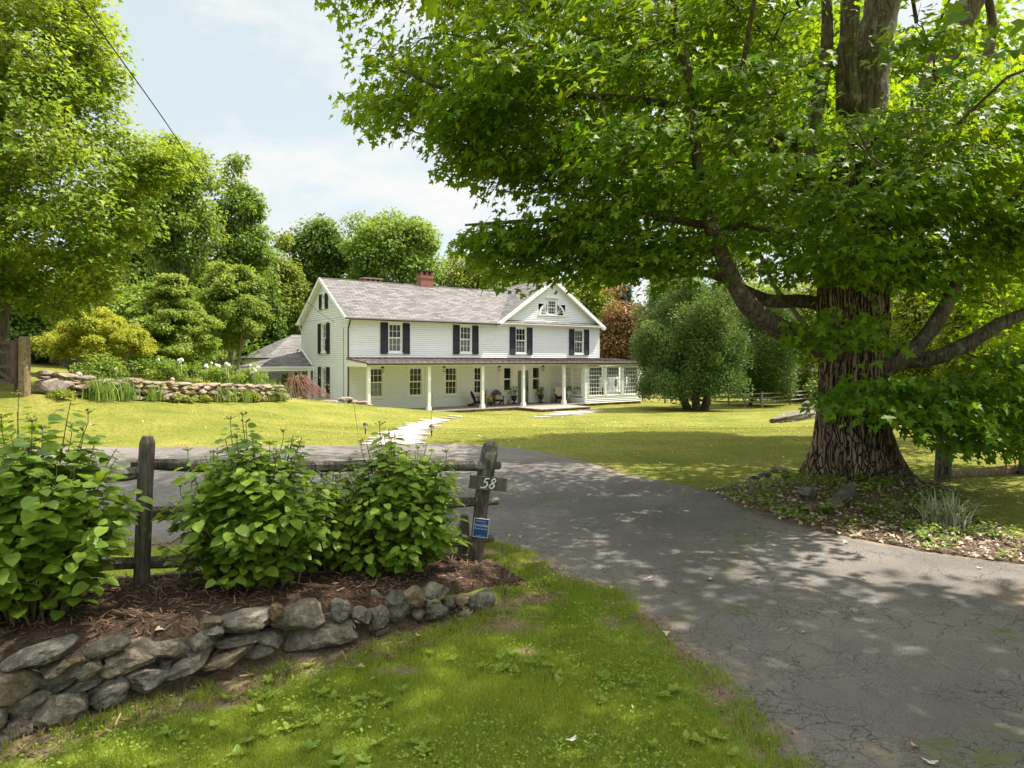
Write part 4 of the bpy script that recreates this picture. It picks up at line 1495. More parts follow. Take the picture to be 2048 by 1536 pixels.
LIMBS = [  # (name points in photo pixels, depth, radius)
    [(1700, 715, 10.2, .24), (1640, 692, 10.05, .17), (1580, 668, 9.9, .155), (1520, 632, 9.7, .145), (1482, 590, 9.5, .13), (1452, 530, 9.3, .105), (1432, 480, 9.2, .105), (1414, 420, 9.1, .085), (1396, 330, 9.0, .072), (1386, 230, 8.9, .066), (1377, 150, 8.8, .06), (1352, 50, 8.7, .055), (1335, -60, 8.6, .045), (1300, -250, 8.5, .03)],
    [(1700, 640, 10.4, .15), (1650, 612, 10.5, .11), (1600, 602, 10.5, .10), (1540, 602, 10.3, .095), (1490, 580, 10.1, .08), (1420, 548, 10.0, .06), (1340, 548, 9.9, .05), (1240, 525, 9.7, .035), (1120, 500, 9.5, .022)],
    [(1740, 745, 10.2, .22), (1790, 725, 10.0, .135), (1835, 690, 9.9, .115), (1872, 645, 9.8, .105), (1905, 585, 9.7, .09), (1930, 530, 9.6, .06), (1990, 440, 9.4, .045), (2040, 380, 9.2, .035), (2120, 250, 9.0, .02)],
    [(1740, 725, 10.3, .22), (1800, 722, 10.3, .135), (1860, 718, 10.2, .125), (1930, 690, 10.1, .115), (2000, 648, 10.0, .10), (2070, 618, 9.9, .085), (2200, 560, 9.6, .06), (2400, 500, 9.2, .03)],
    [(1712, 560, 10.4, .26), (1660, 480, 10.5, .20), (1622, 400, 10.5, .17), (1608, 330, 10.5, .17), (1622, 260, 10.6, .14), (1640, 180, 10.7, .11), (1655, 60, 10.8, .09), (1640, -150, 11, .06)],
    [(1630, 420, 10.5, .13), (1590, 370, 10.6, .085), (1555, 310, 10.7, .08), (1510, 240, 10.8, .065), (1440, 150, 10.9, .05), (1340, 60, 11, .03)],
    [(1618, 300, 10.5, .11), (1520, 250, 10.2, .075), (1380, 215, 9.9, .062), (1230, 195, 9.7, .05), (1080, 190, 9.5, .04), (930, 190, 9.3, .03), (800, 140, 9.1, .018)],
    [(1640, 470, 10.3, .10), (1540, 455, 9.9, .07), (1420, 450, 9.5, .055), (1260, 430, 9.2, .042), (1080, 440, 9.0, .03), (930, 450, 8.9, .016)],
    [(1735, 380, 10.6, .30), (1732, 230, 10.8, .29), (1745, 100, 10.9, .28), (1772, -20, 11, .28), (1800, -200, 11.1, .22), (1830, -450, 11.2, .13), (1840, -750, 11.3, .05)],
    [(1700, 230, 10.7, .2), (1692, 120, 10.6, .15), (1700, -10, 10.5, .13), (1660, -300, 10.2, .09), (1600, -600, 9.9, .04)],
    [(1745, 430, 10.8, .22), (1830, 260, 11.1, .22), (1885, 120, 11.2, .21), (1950, -10, 11.3, .20), (2060, -200, 11.4, .15), (2200, -450, 11.5, .06)],
    [(1860, 190, 11.2, .14), (1955, 150, 11.4, .09), (1985, 60, 11.5, .07), (1975, -40, 11.5, .06), (2000, -200, 11.5, .03)],
    [(1700, -100, 10.5, .12), (1600, -250, 8.5, .09), (1500, -600, 6.5, .07), (1500, -1300, 5, .04)],
    [(1800, -150, 11, .14), (2000, -300, 9.0, .1), (2400, -700, 7, .07), (3200, -1300, 5, .04)],
]
skel = []                       # points that twigs may start from
for L in LIMBS:
    ln = smooth_line([(*(W(a, b, c) - mo), r) for a, b, c, r in L], 5)
    seg = 14 if L[0][3] > .1 else 9
    mb = MB()
    mb.tube([p[:3] for p in ln], [p[3] * (1 + .10 * noise.noise(Vector(p[:3]) * 2.2)) for p in ln], seg, wob=.07, seed=int(L[1][0]))
    mb.build('limb', 'bark_limb', maple, smooth=True)
    skel += [p[:3] for p in ln[4:]]
for px, py, y, rx, rz, rr in ((1437, 500, 9.12, .05, .075, 0), (1420, 480, 9.1, .03, .04, 0), (1699, 78, 10.42, .055, .06, 0), (1624, 262, 10.42, .07, .09, 0)):
    c = W(px, py, y) - mo
    ring = [c + Vector((math.cos(a) * rx, -.02, math.sin(a) * rz)) for a in np.linspace(0, 2 * math.pi, 17)]
    mb = MB()                   # healed branch scar
    mb.tube(ring, .016, 6, cap=False)
    mb.build('branch_scar', 'log', maple, smooth=True)


def spray_leaves(cs, ax, L, n, size, rng, tint0, spread=.66, thick=.12, droop=.35):
    """flat fans of leaves: centres cs, axis directions ax"""
    N = len(cs)
    ax = nrmz(ax)
    up = np.array([0, 0, 1.0])
    lat = nrmz(np.cross(ax, up) + 1e-6)
    u = rng.uniform(-.5, .5, (N, n))
    w = rng.uniform(-1, 1, (N, n)) * spread * (1 - .55 * np.abs(u + .1))
    h = rng.normal(0, thick * .5, (N, n)) - .30 * w ** 2 - .25 * np.maximum(u, 0) ** 2
    pos = cs[:, None] + L[:, None, None] * (u[..., None] * ax[:, None] + w[..., None] * lat[:, None] + h[..., None] * up)
    tip = ax[:, None] * (.5 + .4 * rng.random((N, n, 1))) + lat[:, None] * (np.sign(w) * (.3 + np.abs(w)))[..., None] + up * (-droop - .35 * rng.random((N, n, 1))) + rng.normal(0, .3, (N, n, 3))
    nor = up * 1.0 + ax[:, None] * .35 + rng.normal(0, .5, (N, n, 3))
    sz = size * rng.uniform(.55, 1.28, (N, n))
    ti = tint0[:, None] + rng.normal(0, .22, (N, n))
    return pos.reshape(-1, 3), tip.reshape(-1, 3), nor.reshape(-1, 3), sz.reshape(-1), ti.reshape(-1)


rng = np.random.default_rng(11)
CROWN = [(690, -60), (694, 8), (716, 44), (740, 64), (777, 87), (744, 112), (752, 133), (790, 166), (715, 192), (736, 233), (784, 279), (836, 283), (873, 267), (882, 306), (932, 317), (961, 342), (990, 362), (1000, 392), (1052, 400),
         (1023, 425), (957, 425), (907, 396), (878, 404), (862, 442), (857, 475), (911, 500), (948, 537), (986, 525), (1002, 568), (1040, 575), (1086, 567), (1098, 537), (1140, 546), (1165, 568), (1236, 575), (1307, 585), (1332, 592),
         (1357, 570), (1400, 566), (1440, 556), (1480, 545), (1540, 548), (1600, 575), (1640, 590), (1720, 600), (1790, 590), (1860, 560), (1960, 520), (2060, 560), (2140, 560), (2140, -60)]
BITE = [(880, -60), (895, 60), (870, 75), (850, 50), (790, 40), (775, -60)]           # sky gap by the left tip
SKYR = [(1695, -60), (2140, -60), (2140, 110), (2010, 170), (1905, 130), (1868, 150), (1830, 130), (1760, 190), (1660, 190), (1655, 100)]
LOBES = [  # extra boughs: polygon, nearest and farthest depth, how many
    ([(1665, 800), (1700, 775), (1765, 760), (1850, 765), (1950, 745), (2060, 700), (2160, 720), (2160, 890), (2060, 880), (1990, 885), (1935, 900), (1900, 880), (1860, 858), (1800, 830), (1745, 815), (1690, 808)], 8.4, 9.8, 115),
    ([(1655, 625), (1745, 610), (1740, 660), (1720, 690), (1680, 700), (1655, 690)], 8.9, 9.3, 9),
    ([(1800, 560), (2140, 480), (2140, 700), (2000, 720), (1900, 640), (1850, 610)], 10.4, 13.0, 46),
    ([(1835, 10), (1880, 20), (1890, 60), (1850, 110), (1830, 80)], 8.5, 9.2, 8),
    ([(1870, 130), (2000, 150), (2140, 130), (2140, 330), (1880, 300), (1800, 220)], 8.2, 10, 46),
]
cen = []


def take(px, py, yy):
    cen.append(((px - 1024) / FPX * yy, yy, CAMZ - (py - HOR) / FPX * yy))


Lp = np.array([(a, b) for a, b, c, r in LIMBS[0][4:]])
cnt = 0
while cnt < 1230:
    px, py = rng.uniform(690, 2140), rng.uniform(-60, 600)
    if not in_poly(np.array([px]), np.array([py]), CROWN)[0] or in_poly(np.array([px]), np.array([py]), BITE)[0] or in_poly(np.array([px]), np.array([py]), SKYR)[0]:
        continue
    ed = edge_dist(np.array([px]), np.array([py]), CROWN)[0]
    f = min(1, ed / 260)
    yy = rng.uniform(9.2 - 2.2 * f, 9.8 + 4.2 * f)
    if ed < 22 and rng.random() < .75:
        continue
    if yy < 9.7 and edge_dist(np.array([px]), np.array([py]), Lp, False)[0] < 55 and rng.random() < .88:
        continue
    if yy < 10.6 and 1560 < px < 1680 and 170 < py < 430 and rng.random() < .8:
        continue
    if yy < 11.2 and 1590 < px < 1880 and py < 225 and rng.random() < .96:
        continue
    if yy < 9.8 and 1640 < px < 1790 and py > 560:
        continue
    if px > 1450 and py < 330 and rng.random() < .25:
        continue
    wp3 = W(px, py, yy)
    if noise.noise(Vector((wp3.x * .75, wp3.y * .75, wp3.z * 1.15)) + Vector((3.3, 8.1, 1.7))) < -.16:
        continue
    take(px, py, yy)
    cnt += 1
for poly, ya, yb_, k in LOBES:
    P = np.array(poly)
    c = 0
    while c < k:
        px, py = rng.uniform(P[:, 0].min(), P[:, 0].max()), rng.uniform(P[:, 1].min(), P[:, 1].max())
        if in_poly(np.array([px]), np.array([py]), P)[0]:
            take(px, py, rng.uniform(ya, yb_))
            c += 1
# the rest of the crown above and beside the picture
c = 0
while c < 1250:
    d = rng.normal(size=3)
    d /= np.linalg.norm(d)
    r = rng.uniform(.45, 1.0) ** .5
    p = np.array([5.4, 9.6, 10.0]) + d * r * np.array([9.2, 9.4, 6.8])
    if p[2] < 4.2 + max(0, 3.5 - p[1]) * .5:
        continue
    if p[1] > .3:
        px, py = 1024 + p[0] / p[1] * FPX, HOR - (p[2] - CAMZ) / p[1] * FPX
        if py > -70 and px < 2120 or (py > -280 and 1640 < px < 2120):
            continue
    cen.append(tuple(p))
    c += 1
c = 0
while c < 420:
    p = np.array([rng.uniform(4.5, 12.5), rng.uniform(3.2, 9.8), rng.uniform(5.5, 10.5)])
    if 1024 + p[0] / p[1] * FPX < 2130 and HOR - (p[2] - CAMZ) / p[1] * FPX > -80:
        continue
    if np.hypot(p[0] - 5.2, p[1] - 10.3) > 9.5:
        continue
    cen.append(tuple(p))
    c += 1
cen = np.array(cen)
vis = np.arange(len(cen)) < len(cen) - 1250 - 420
keep = ~(~vis & (cen[:, 1] > 8.6) & (cen[:, 0] > 6.3) & (cen[:, 2] > 5.5) & (rng.random(len(cen)) < .75))
sd_ = np.array(sun_dir)
for tx_, ty_, rr_ in ((4.35, 7.05, 1.7), (5.0, 7.2, 1.6), (3.95, 7.5, 1.0)):
    v_ = cen - np.array([tx_, ty_, .1])
    keep &= np.linalg.norm(v_ - (v_ @ sd_)[:, None] * sd_, axis=1) > np.where(vis, .75, rr_)
cen, vis = cen[keep] - np.array(mo), vis[keep]
# twigs join each spray to the nearest wood
order = np.argsort(np.hypot(cen[:, 0], cen[:, 1]) + .15 * cen[:, 2])
SK = np.zeros((len(skel) + 3 * len(cen), 3))
SK[:len(skel)] = skel
nk = len(skel)
tw = MB()
axd = np.zeros_like(cen)
for i in order:
    p = cen[i]
    out = np.array([p[0], p[1], 0])
    out /= max(np.linalg.norm(out), .1)
    d = np.linalg.norm(SK[:nk] - (p - out * .35), axis=1)
    j = int(np.argmin(d))
    q = SK[j].copy()
    ln = np.linalg.norm(p - q)
    ax = (p - q) / max(ln, .1) * .5 + out * .8
    ax[2] = ax[2] * .3 - .10
    axd[i] = ax + rng.normal(0, .15, 3)
    mid1 = q * .6 + p * .4 + np.array([0, 0, .10 * ln]) + rng.normal(0, .05 * ln, 3)
    mid2 = q * .25 + p * .75 + np.array([0, 0, .09 * ln]) + rng.normal(0, .03 * ln, 3)
    e = p + axd[i] / np.linalg.norm(axd[i]) * .3
    r0 = min(.035, .008 + .014 * ln)
    tw.tube([q, mid1, mid2, p, e], [r0, r0 * .75, r0 * .55, .006, .003], 4, cap=False)
    SK[nk:nk + 3] = [mid1, mid2, p]
    nk += 3
tw.build('twigs', 'bark_limb', maple)
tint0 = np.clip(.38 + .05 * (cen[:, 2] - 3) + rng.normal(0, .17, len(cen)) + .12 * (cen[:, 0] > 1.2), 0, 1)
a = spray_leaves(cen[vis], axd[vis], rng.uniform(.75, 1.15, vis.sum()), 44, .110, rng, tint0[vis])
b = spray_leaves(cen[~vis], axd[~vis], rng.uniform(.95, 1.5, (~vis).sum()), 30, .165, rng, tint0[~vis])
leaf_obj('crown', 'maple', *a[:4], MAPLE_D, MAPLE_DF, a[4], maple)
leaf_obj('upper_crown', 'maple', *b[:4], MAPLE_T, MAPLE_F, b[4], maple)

# ------------------------------------------------------------------ the big maple at the left edge
lx, ly = W(-10, 775, 22).x, 22.0
lmap = empty('maple_tree', (lx, ly, GZ(lx, ly)), 0, 'tall sunlit yellow green maple at the left edge reaching above the gate', 'tree')
mo2 = lmap.location
LEFT = [(-160, -80), (205, -80), (200, 0), (186, 28), (236, 50), (242, 96), (210, 122), (244, 152), (220, 193), (266, 234), (258, 262), (300, 272), (330, 272), (374, 305), (384, 345), (350, 362), (290, 391), (303, 440), (298, 462), (242, 505), (240, 530), (222, 564), (216, 600), (127, 640), (61, 615), (0, 610), (-160, 640)]
HOLES = [(178, 250, 22), (240, 325, 16), (120, 90, 18), (40, 200, 12), (160, 420, 10), (90, 330, 12)]
ls = []
while len(ls) < 820:
    px, py = rng.uniform(-160, 390), rng.uniform(-80, 640)
    if not in_poly(np.array([px]), np.array([py]), LEFT)[0]:
        continue
    ed = edge_dist(np.array([px]), np.array([py]), LEFT[1:-1], False)[0]
    if ed < 9 or any(math.hypot(px - h[0], py - h[1]) < h[2] for h in HOLES):
        continue
    f = min(1, ed / 150)
    yy = rng.uniform(21 - 3.5 * f, 21.5 + 3.5 * f)
    ls.append(W(px, py, yy))
while len(ls) < 1150:
    d = rng.normal(size=3)
    d /= np.linalg.norm(d)
    p = Vector((lx - .5, ly, 9.5)) + Vector(d * rng.uniform(.5, 1) ** .5 * np.array([5.5, 5, 7.5]))
    px, py = 1024 + p.x / p.y * FPX, HOR - (p.z - CAMZ) / p.y * FPX
    if p.z > 4 and (py < -90 or px < -170):
        ls.append(p)
ls = np.array([tuple(p - mo2) for p in ls])
mb = MB()
mb.tube([(0, 0, -.3), (.02, 0, .6), (.1, 0, 3), (.1, .1, 6), (.3, 0, 10), (.2, 0, 14), (.2, 0, 17)], [.5, .36, .30, .26, .2, .12, .03], 16, wob=.05)
mb.build('trunk', 'bark_far', lmap, smooth=True)
SK = np.zeros((60 + 3 * len(ls), 3))
SK[:60, 2] = np.linspace(2.5, 16, 60)
nk = 60
tw = MB()
axd = np.zeros_like(ls)
for i in np.argsort(np.hypot(ls[:, 0], ls[:, 1])):
    p = ls[i]
    d = np.linalg.norm((SK[:nk] - p) * np.array([1, 1, 1.3]) + np.array([0, 0, .4]), axis=1)
    q = SK[int(np.argmin(d))].copy()
    ln = np.linalg.norm(p - q)
    out = np.array([p[0], p[1], 0.2])
    axd[i] = (p - q) / max(ln, .1) * .4 + out / max(np.linalg.norm(out), .1) + rng.normal(0, .2, 3)
    m1 = q * .5 + p * .5 + np.array([0, 0, .1 * ln])
    r0 = min(.09, .012 + .02 * ln)
    tw.tube([q, m1, p], [r0, r0 * .6, .006], 4, cap=False)
    SK[nk:nk + 2] = [m1, p]
    nk += 2
tw.build('branches', 'bark_far', lmap)
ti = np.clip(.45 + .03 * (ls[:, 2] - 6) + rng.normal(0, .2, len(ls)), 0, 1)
leaf_obj('crown', 'maple_far', *(lambda s: (s[0], s[1], s[2], s[3], STAR_T, STAR_F, s[4]))(spray_leaves(ls, axd, rng.uniform(.9, 1.5, len(ls)), 80, .165, rng, ti, thick=.22)), lmap)

# ------------------------------------------------------------------ woods and garden trees
def blob_leaves(cs, rb, per, size, rng, ti, up_bias=.35, tipup=0.0, flat=.75):
    n = len(cs)
    d = rng.normal(size=(n, per, 3))
    d[..., 2] = d[..., 2] + up_bias
    d /= np.linalg.norm(d, axis=2, keepdims=True)
    r = rng.uniform(.35, 1.22, (n, per, 1)) * rb[:, None, None]
    pos = cs[:, None] + d * r * np.array([1, 1, flat])
    tip = d * .8 + np.array([0, 0, -.55 + 1.6 * tipup]) + rng.normal(0, .45, (n, per, 3))
    nor = d * .5 + np.array([0, 0, .9]) + rng.normal(0, .45, (n, per, 3))
    sz = size * rng.uniform(.6, 1.25, (n, per))
    t_ = ti[:, None] + rng.normal(0, .17, (n, per))
    return pos.reshape(-1, 3), tip.reshape(-1, 3), nor.reshape(-1, 3), sz.reshape(-1), t_.reshape(-1)


def blob_centres(rng, n, rad, lo=-.8, hollow=.5, cone=0.0, skirt=0.0):
    out = []
    sd = float(rng.uniform(0, 90))
    while len(out) < n:
        d = rng.normal(size=3)
        d /= np.linalg.norm(d)
        r = rng.uniform(hollow ** 3, 1) ** (1 / 3) * (1 + .55 * noise.noise(Vector(d * 1.7) + Vector((sd, sd * .3, 0))))
        p = d * r
        if p[2] < lo:
            continue
        k = (1 - cone * (p[2] + 1) / 2) * (1 + skirt * max(0, -p[2])) * (min(1.7, 1 / math.sqrt(max(.2, 1 - min(1, p[2] ** 2)))) if skirt > .5 and p[2] < 0 else 1)
        out.append((p[0] * rad[0] * k, p[1] * rad[1] * k, p[2] * rad[2]))
    return np.array(out)


def make_tree(name, label, box, y, m, nblob, per, leaf, rb, seed, trunk_px=None, bark='bark_far', stems=1, hollow=.5, cone=0.0, flat=.75, tipup=0.0, tr=.16, group=None, cat='tree', ydepth=1.0, tmpl=(QUAD_T, QUAD_F), up=.35, limbs=7, lo=-1.0, skirt=.35):
    """a tree whose crown fills the photo box (x0, x1, top, bottom) at depth y"""
    x0, x1, yt, yb2 = box
    rg = np.random.default_rng(seed)
    cxp = (x0 + x1) / 2
    tx = W(trunk_px if trunk_px else cxp, 700, y).x
    gz_ = GZ(tx, y)
    root = empty(name, (tx, y, gz_), 0, label, cat, group)
    c = W(cxp, (yt + yb2) / 2, y) - root.location
    rx = (x1 - x0) / 2 / FPX * y
    rz = (yb2 - yt) / 2 / FPX * y
    rad = (max(rx - rb * .8, .3), max(rx * ydepth - rb * .8, .3), max(rz - rb * .6, .3))
    bc = blob_centres(rg, nblob, rad, lo, hollow, cone, skirt)
    rbs = rb * rg.uniform(.65, 1.25, nblob)
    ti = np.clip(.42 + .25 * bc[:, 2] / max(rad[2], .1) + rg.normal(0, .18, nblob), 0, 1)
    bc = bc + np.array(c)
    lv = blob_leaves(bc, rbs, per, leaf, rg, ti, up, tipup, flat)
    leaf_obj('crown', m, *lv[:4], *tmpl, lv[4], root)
    mb = MB()
    for s_ in range(stems):
        ox, oy = ((s_ - (stems - 1) / 2) * .75 + rg.uniform(-.1, .1), rg.uniform(-.3, .3)) if stems > 1 else (0, 0)
        top = np.array(c) + np.array([ox * 2, oy * 2, rz * .55])
        b0 = np.array([ox * .6, oy * .6, -.3])
        mid = b0 * .6 + top * .4 + np.array([ox * .4, 0, 0])
        ln = smooth_line([(*b0, tr * 1.35), (*(b0 * .93 + mid * .07), tr * 1.05), (*mid, tr * .8), (*top, tr * .25)], 4)
        mb.tube([p[:3] for p in ln], [p[3] for p in ln], 8)
        for k in range(limbs):
            tgt = bc[rg.integers(nblob)]
            st = np.array(ln[int(rg.uniform(.45, .95) * (len(ln) - 1))][:3])
            if tgt[2] < st[2] + .1:
                tgt = tgt * np.array([1, 1, 0]) + np.array([0, 0, st[2] + .3])
            mm = st * .5 + tgt * .5 + np.array([0, 0, -.12 * np.linalg.norm(tgt - st)])
            mb.tube([st, mm, tgt], [tr * .42, tr * .28, tr * .1], 5, cap=False)
    mb.build('trunk', bark, root, smooth=True)
    return root


WG = 'woodland trees behind the house and lawn'
T_ = make_tree
T_('ash_tree', 'tall airy ash with one dark bare trunk, left of the white house', (268, 446, 284, 575), 46, 'leaf_mid', 70, 300, .26, 1.05, 21, 358, 'bark_far', 1, .3, 0, .6, tr=.24, group=WG, limbs=14)
T_('ash_tree', 'tall slender ash with forked grey stems seen against the sky, nearest the left gable', (414, 549, 337, 610), 53, 'leaf_mid', 56, 300, .26, 1.0, 22, 455, 'bark_pale', 2, .2, 0, .6, tr=.2, group=WG, limbs=14)
T_('birch_tree', 'bright yellow green tree with two pale bare stems rising behind the garden wall', (384, 545, 512, 705), 40, 'leaf_fresh', 170, 220, .17, .46, 23, 457, 'bark_pale', 2, .35, .25, .6, tr=.13, group=WG)
T_('dogwood_tree', 'layered light green dogwood with flat tiers of leaves behind the garden wall', (230, 452, 545, 752), 31, 'leaf_fresh', 300, 210, .13, .36, 24, 335, 'bark_far', 1, .2, .55, .42, tr=.12)
T_('forest_tree', 'dark green tree directly behind the layered dogwood', (150, 345, 440, 720), 58, 'leaf_dark', 60, 380, .33, 1.4, 26, group=WG, tr=.25)
T_('forest_tree', 'shaded dark green tree behind the wooden gate and stone post', (-60, 175, 500, 770), 46, 'leaf_dark', 60, 380, .30, 1.2, 27, group=WG, tr=.2)
T_('forest_tree', 'pale feathery tree just left of the white gable', (505, 618, 478, 730), 60, 'leaf_yellow', 55, 300, .28, 1.05, 28, group=WG, tr=.2)
T_('forest_tree', 'dark green tree hidden behind the small rear wing roof', (445, 585, 560, 745), 57, 'leaf_dark', 50, 340, .30, 1.2, 29, group=WG)
T_('forest_tree', 'rounded dark green maple rising behind the left end of the roof', (556, 705, 428, 680), 66, 'leaf_dark', 70, 360, .32, 1.35, 30, group=WG)
T_('forest_tree', 'broad domed green maple behind the brick chimneys, tallest above the roof', (668, 905, 410, 690), 64, 'leaf_mid', 110, 380, .32, 1.35, 31, group=WG)
T_('forest_tree', 'yellow green maple behind the ridge right of the tall chimney', (852, 1015, 505, 690), 70, 'leaf_yellow', 70, 330, .32, 1.3, 32, group=WG)
T_('forest_tree', 'green tree behind the roof valley, left of the gable peak', (985, 1125, 515, 690), 76, 'leaf_mid', 60, 330, .34, 1.4, 33, group=WG)
T_('forest_tree', 'open yellow green tree just right of the gable peak', (1105, 1228, 536, 700), 74, 'leaf_yellow', 60, 260, .30, 1.2, 34, group=WG)
T_('spruce_tree', 'small blue grey spruce far behind the copper tree', (1218, 1275, 556, 720), 82, 'leaf_spruce', 60, 240, .34, .8, 35, group=WG, cone=.8)
T_('copper_beech', 'copper red beech between the house corner and the cedar', (1180, 1300, 588, 775), 61, 'leaf_copper', 80, 330, .26, .95, 36, cat='tree')
T_('forest_tree', 'green tree behind the top of the round cedar', (1290, 1430, 500, 720), 78, 'leaf_mid', 60, 330, .36, 1.4, 37, group=WG)
T_('forest_tree', 'sunlit light green tree behind the right shoulder of the cedar', (1400, 1530, 500, 760), 70, 'leaf_bright', 60, 330, .34, 1.3, 38, group=WG)
T_('forest_tree', 'glowing yellow green tree with a thin dark trunk left of the old maple trunk', (1520, 1690, 540, 835), 52, 'leaf_bright', 75, 300, .26, 1.0, 39, 1597, group=WG, hollow=.3, tr=.12)
T_('forest_tree', 'green tree showing between the cedar and the far rail fence', (1470, 1590, 640, 840), 60, 'leaf_mid', 60, 300, .28, 1.0, 40, group=WG)
T_('forest_tree', 'mid green tree directly behind the old maple trunk', (1640, 1800, 470, 840), 58, 'leaf_mid', 80, 300, .32, 1.3, 41, group=WG)
T_('forest_tree', 'bright young tree just right of the old maple trunk', (1765, 1915, 520, 850), 42, 'leaf_bright', 80, 300, .22, .9, 42, group=WG, hollow=.3)
T_('forest_tree', 'bright leafy tree behind the drooping maple bough at the right', (1870, 2040, 430, 860), 35, 'leaf_bright', 90, 300, .20, .85, 43, group=WG, hollow=.3)
T_('forest_tree', 'sunlit tree at the right edge behind the rough rail', (1990, 2180, 470, 870), 29, 'leaf_bright', 90, 300, .19, .8, 44, group=WG, hollow=.3)
T_('spruce_tree', 'tall thin spruce at the top right corner', (1985, 2120, 40, 560), 30, 'leaf_spruce', 90, 200, .16, .5, 45, cone=.75, cat='tree', lo=-.95)
T_('maple_tree', 'full round maple standing directly behind the huge old maple', (1270, 1990, 60, 515), 18.5, 'maple', 150, 330, .22, 1.05, 50, 1712, hollow=.35, tr=.26)
T_('dark_hedge', 'dark shaded evergreen hedge behind the rough rail', (1870, 2160, 770, 925), 19, 'leaf_dark', 80, 300, .12, .38, 46, cat='hedge', limbs=3, tr=.05)
cd = dict(bark='bark_far', hollow=.3, tipup=.6, up=.2, flat=1.1, skirt=.5, limbs=0, lo=-.58)
T_('cedar_tree', 'large round cedar with three leaning trunks beside the sunroom', (1266, 1492, 562, 848), 41.5, 'leaf_cedar', 330, 620, .115, .64, 47, 1393, stems=3, tr=.26, cat='tree', **cd)
T_('cedar_tree', 'smaller grey green cedar half hidden behind the large cedar', (1430, 1610, 590, 850), 46, 'leaf_cedar', 190, 500, .125, .64, 48, 1500, stems=1, tr=.14, cat='tree', **cd)
T_('japanese_maple', 'low golden yellow ornamental maple with bare lower branches behind the garden wall', (98, 293, 628, 742), 26.5, 'leaf_gold', 170, 300, .085, .27, 49, 188, 'bark_pale', 3, .62, 0, .55, tr=.07, cat='tree', limbs=12, lo=-.55, skirt=.1)
T_('forest_tree', 'fresh green tree filling the gap between the airy ash and the pale birch', (290, 475, 440, 725), 51, 'leaf_mid', 75, 330, .28, 1.15, 51, group=WG)
T_('forest_tree', 'mid green tree filling the gap behind the pale birch', (415, 570, 455, 725), 58, 'leaf_mid', 70, 320, .30, 1.2, 52, group=WG)
T_('forest_tree', 'low green tree between the golden maple and the dogwood', (205, 330, 560, 745), 36, 'leaf_mid', 60, 320, .18, .75, 53, group=WG)
T_('forest_tree', 'yellowish tree behind the golden ornamental maple', (110, 270, 520, 740), 41, 'leaf_yellow', 60, 320, .20, .9, 54, group=WG)
T_('forest_tree', 'green tree behind the airy ash at the left edge of the open sky', (225, 360, 330, 690), 60, 'leaf_mid', 80, 320, .30, 1.3, 55, group=WG)
T_('forest_tree', 'low dark tree directly behind the left gable', (540, 680, 500, 720), 72, 'leaf_mid', 60, 320, .32, 1.3, 56, group=WG)
# the woods beyond read as one mass
rg = np.random.default_rng(77)
nb = 520
bx = rg.uniform(-95, 110, nb)
by = rg.uniform(84, 100, nb)
bz = rg.uniform(0, 1, nb) ** .8 * (9.5 + 2.2 * np.sin(bx * .21) + 1.5 * np.sin(bx * .55 + 2)) + .5 + np.where(bx < -20, 3, 0)
lv = blob_leaves(np.stack([bx, by, bz], 1), rg.uniform(1.3, 2.6, nb), 150, .55, rg, rg.uniform(.1, .8, nb))
tag(leaf_obj('far_woods', 'leaf_mid', *lv[:4], QUAD_T, QUAD_F, lv[4]), 'distant mixed woods closing the view behind everything', 'woods', kind='stuff')
rg = np.random.default_rng(78)
nb = 260
bx = np.concatenate([rg.uniform(-46, -11, 150), rg.uniform(14, 48, 110)])
by = np.where(bx < 0, rg.uniform(44, 62, nb), rg.uniform(46, 66, nb))
lv = blob_leaves(np.stack([bx, by, G(bx, by) + rg.uniform(0, 3.2, nb)], 1), rg.uniform(.7, 1.5, nb), 150, .30, rg, rg.uniform(.0, .7, nb))
tag(leaf_obj('undergrowth', 'leaf_dark', *lv[:4], QUAD_T, QUAD_F, lv[4]), 'dark undergrowth at the foot of the woods', 'undergrowth', kind='stuff')

# ------------------------------------------------------------------ dry stone edging in the foreground
_p0, _dv = np.array([-2.75, 3.6]), _wd


def on_wall(px, py):
    t_ = (px - 1024) / FPX
    # p0 + a*dv lies on the sight line
    a = (t_ * _p0[1] - _p0[0]) / (_dv[0] - t_ * _dv[1])
    x, y = _p0 + a * _dv
    return Vector((x, y, CAMZ - (py - HOR) / FPX * y)), y


S1 = [(240, 635, 350, 110, 15), (610, 600, 240, 80, 10), (750, 665, 310, 120, 10), (980, 590, 210, 90, -5), (1180, 550, 120, 95, 0), (1255, 440, 95, 42, 0), (1255, 485, 100, 55, 0), (1470, 445, 330, 130, 0),
      (1780, 420, 290, 170, 0), (1625, 372, 80, 85, 0), (1420, 540, 230, 55, 0), (1610, 545, 130, 95, -10), (1120, 680, 260, 115, 18), (1340, 645, 280, 85, 20), (1530, 610, 150, 75, 0), (345, 705, 145, 78, 12), (110, 805, 240, 175, 14),
      (340, 780, 280, 120, 24), (530, 712, 130, 105, 8), (520, 792, 215, 82, 18), (590, 825, 175, 62, 22), (862, 762, 215, 130, 10), (640, 860, 240, 140, 26), (170, 935, 280, 140, 12), (358, 962, 225, 245, 0), (120, 1062, 145, 115, 15),
      (-10, 1020, 110, 140, 0), (10, 1145, 110, 85, 0), (980, 705, 70, 90, 0), (-120, 900, 220, 160, 10), (445, 655, 90, 70, 0)]
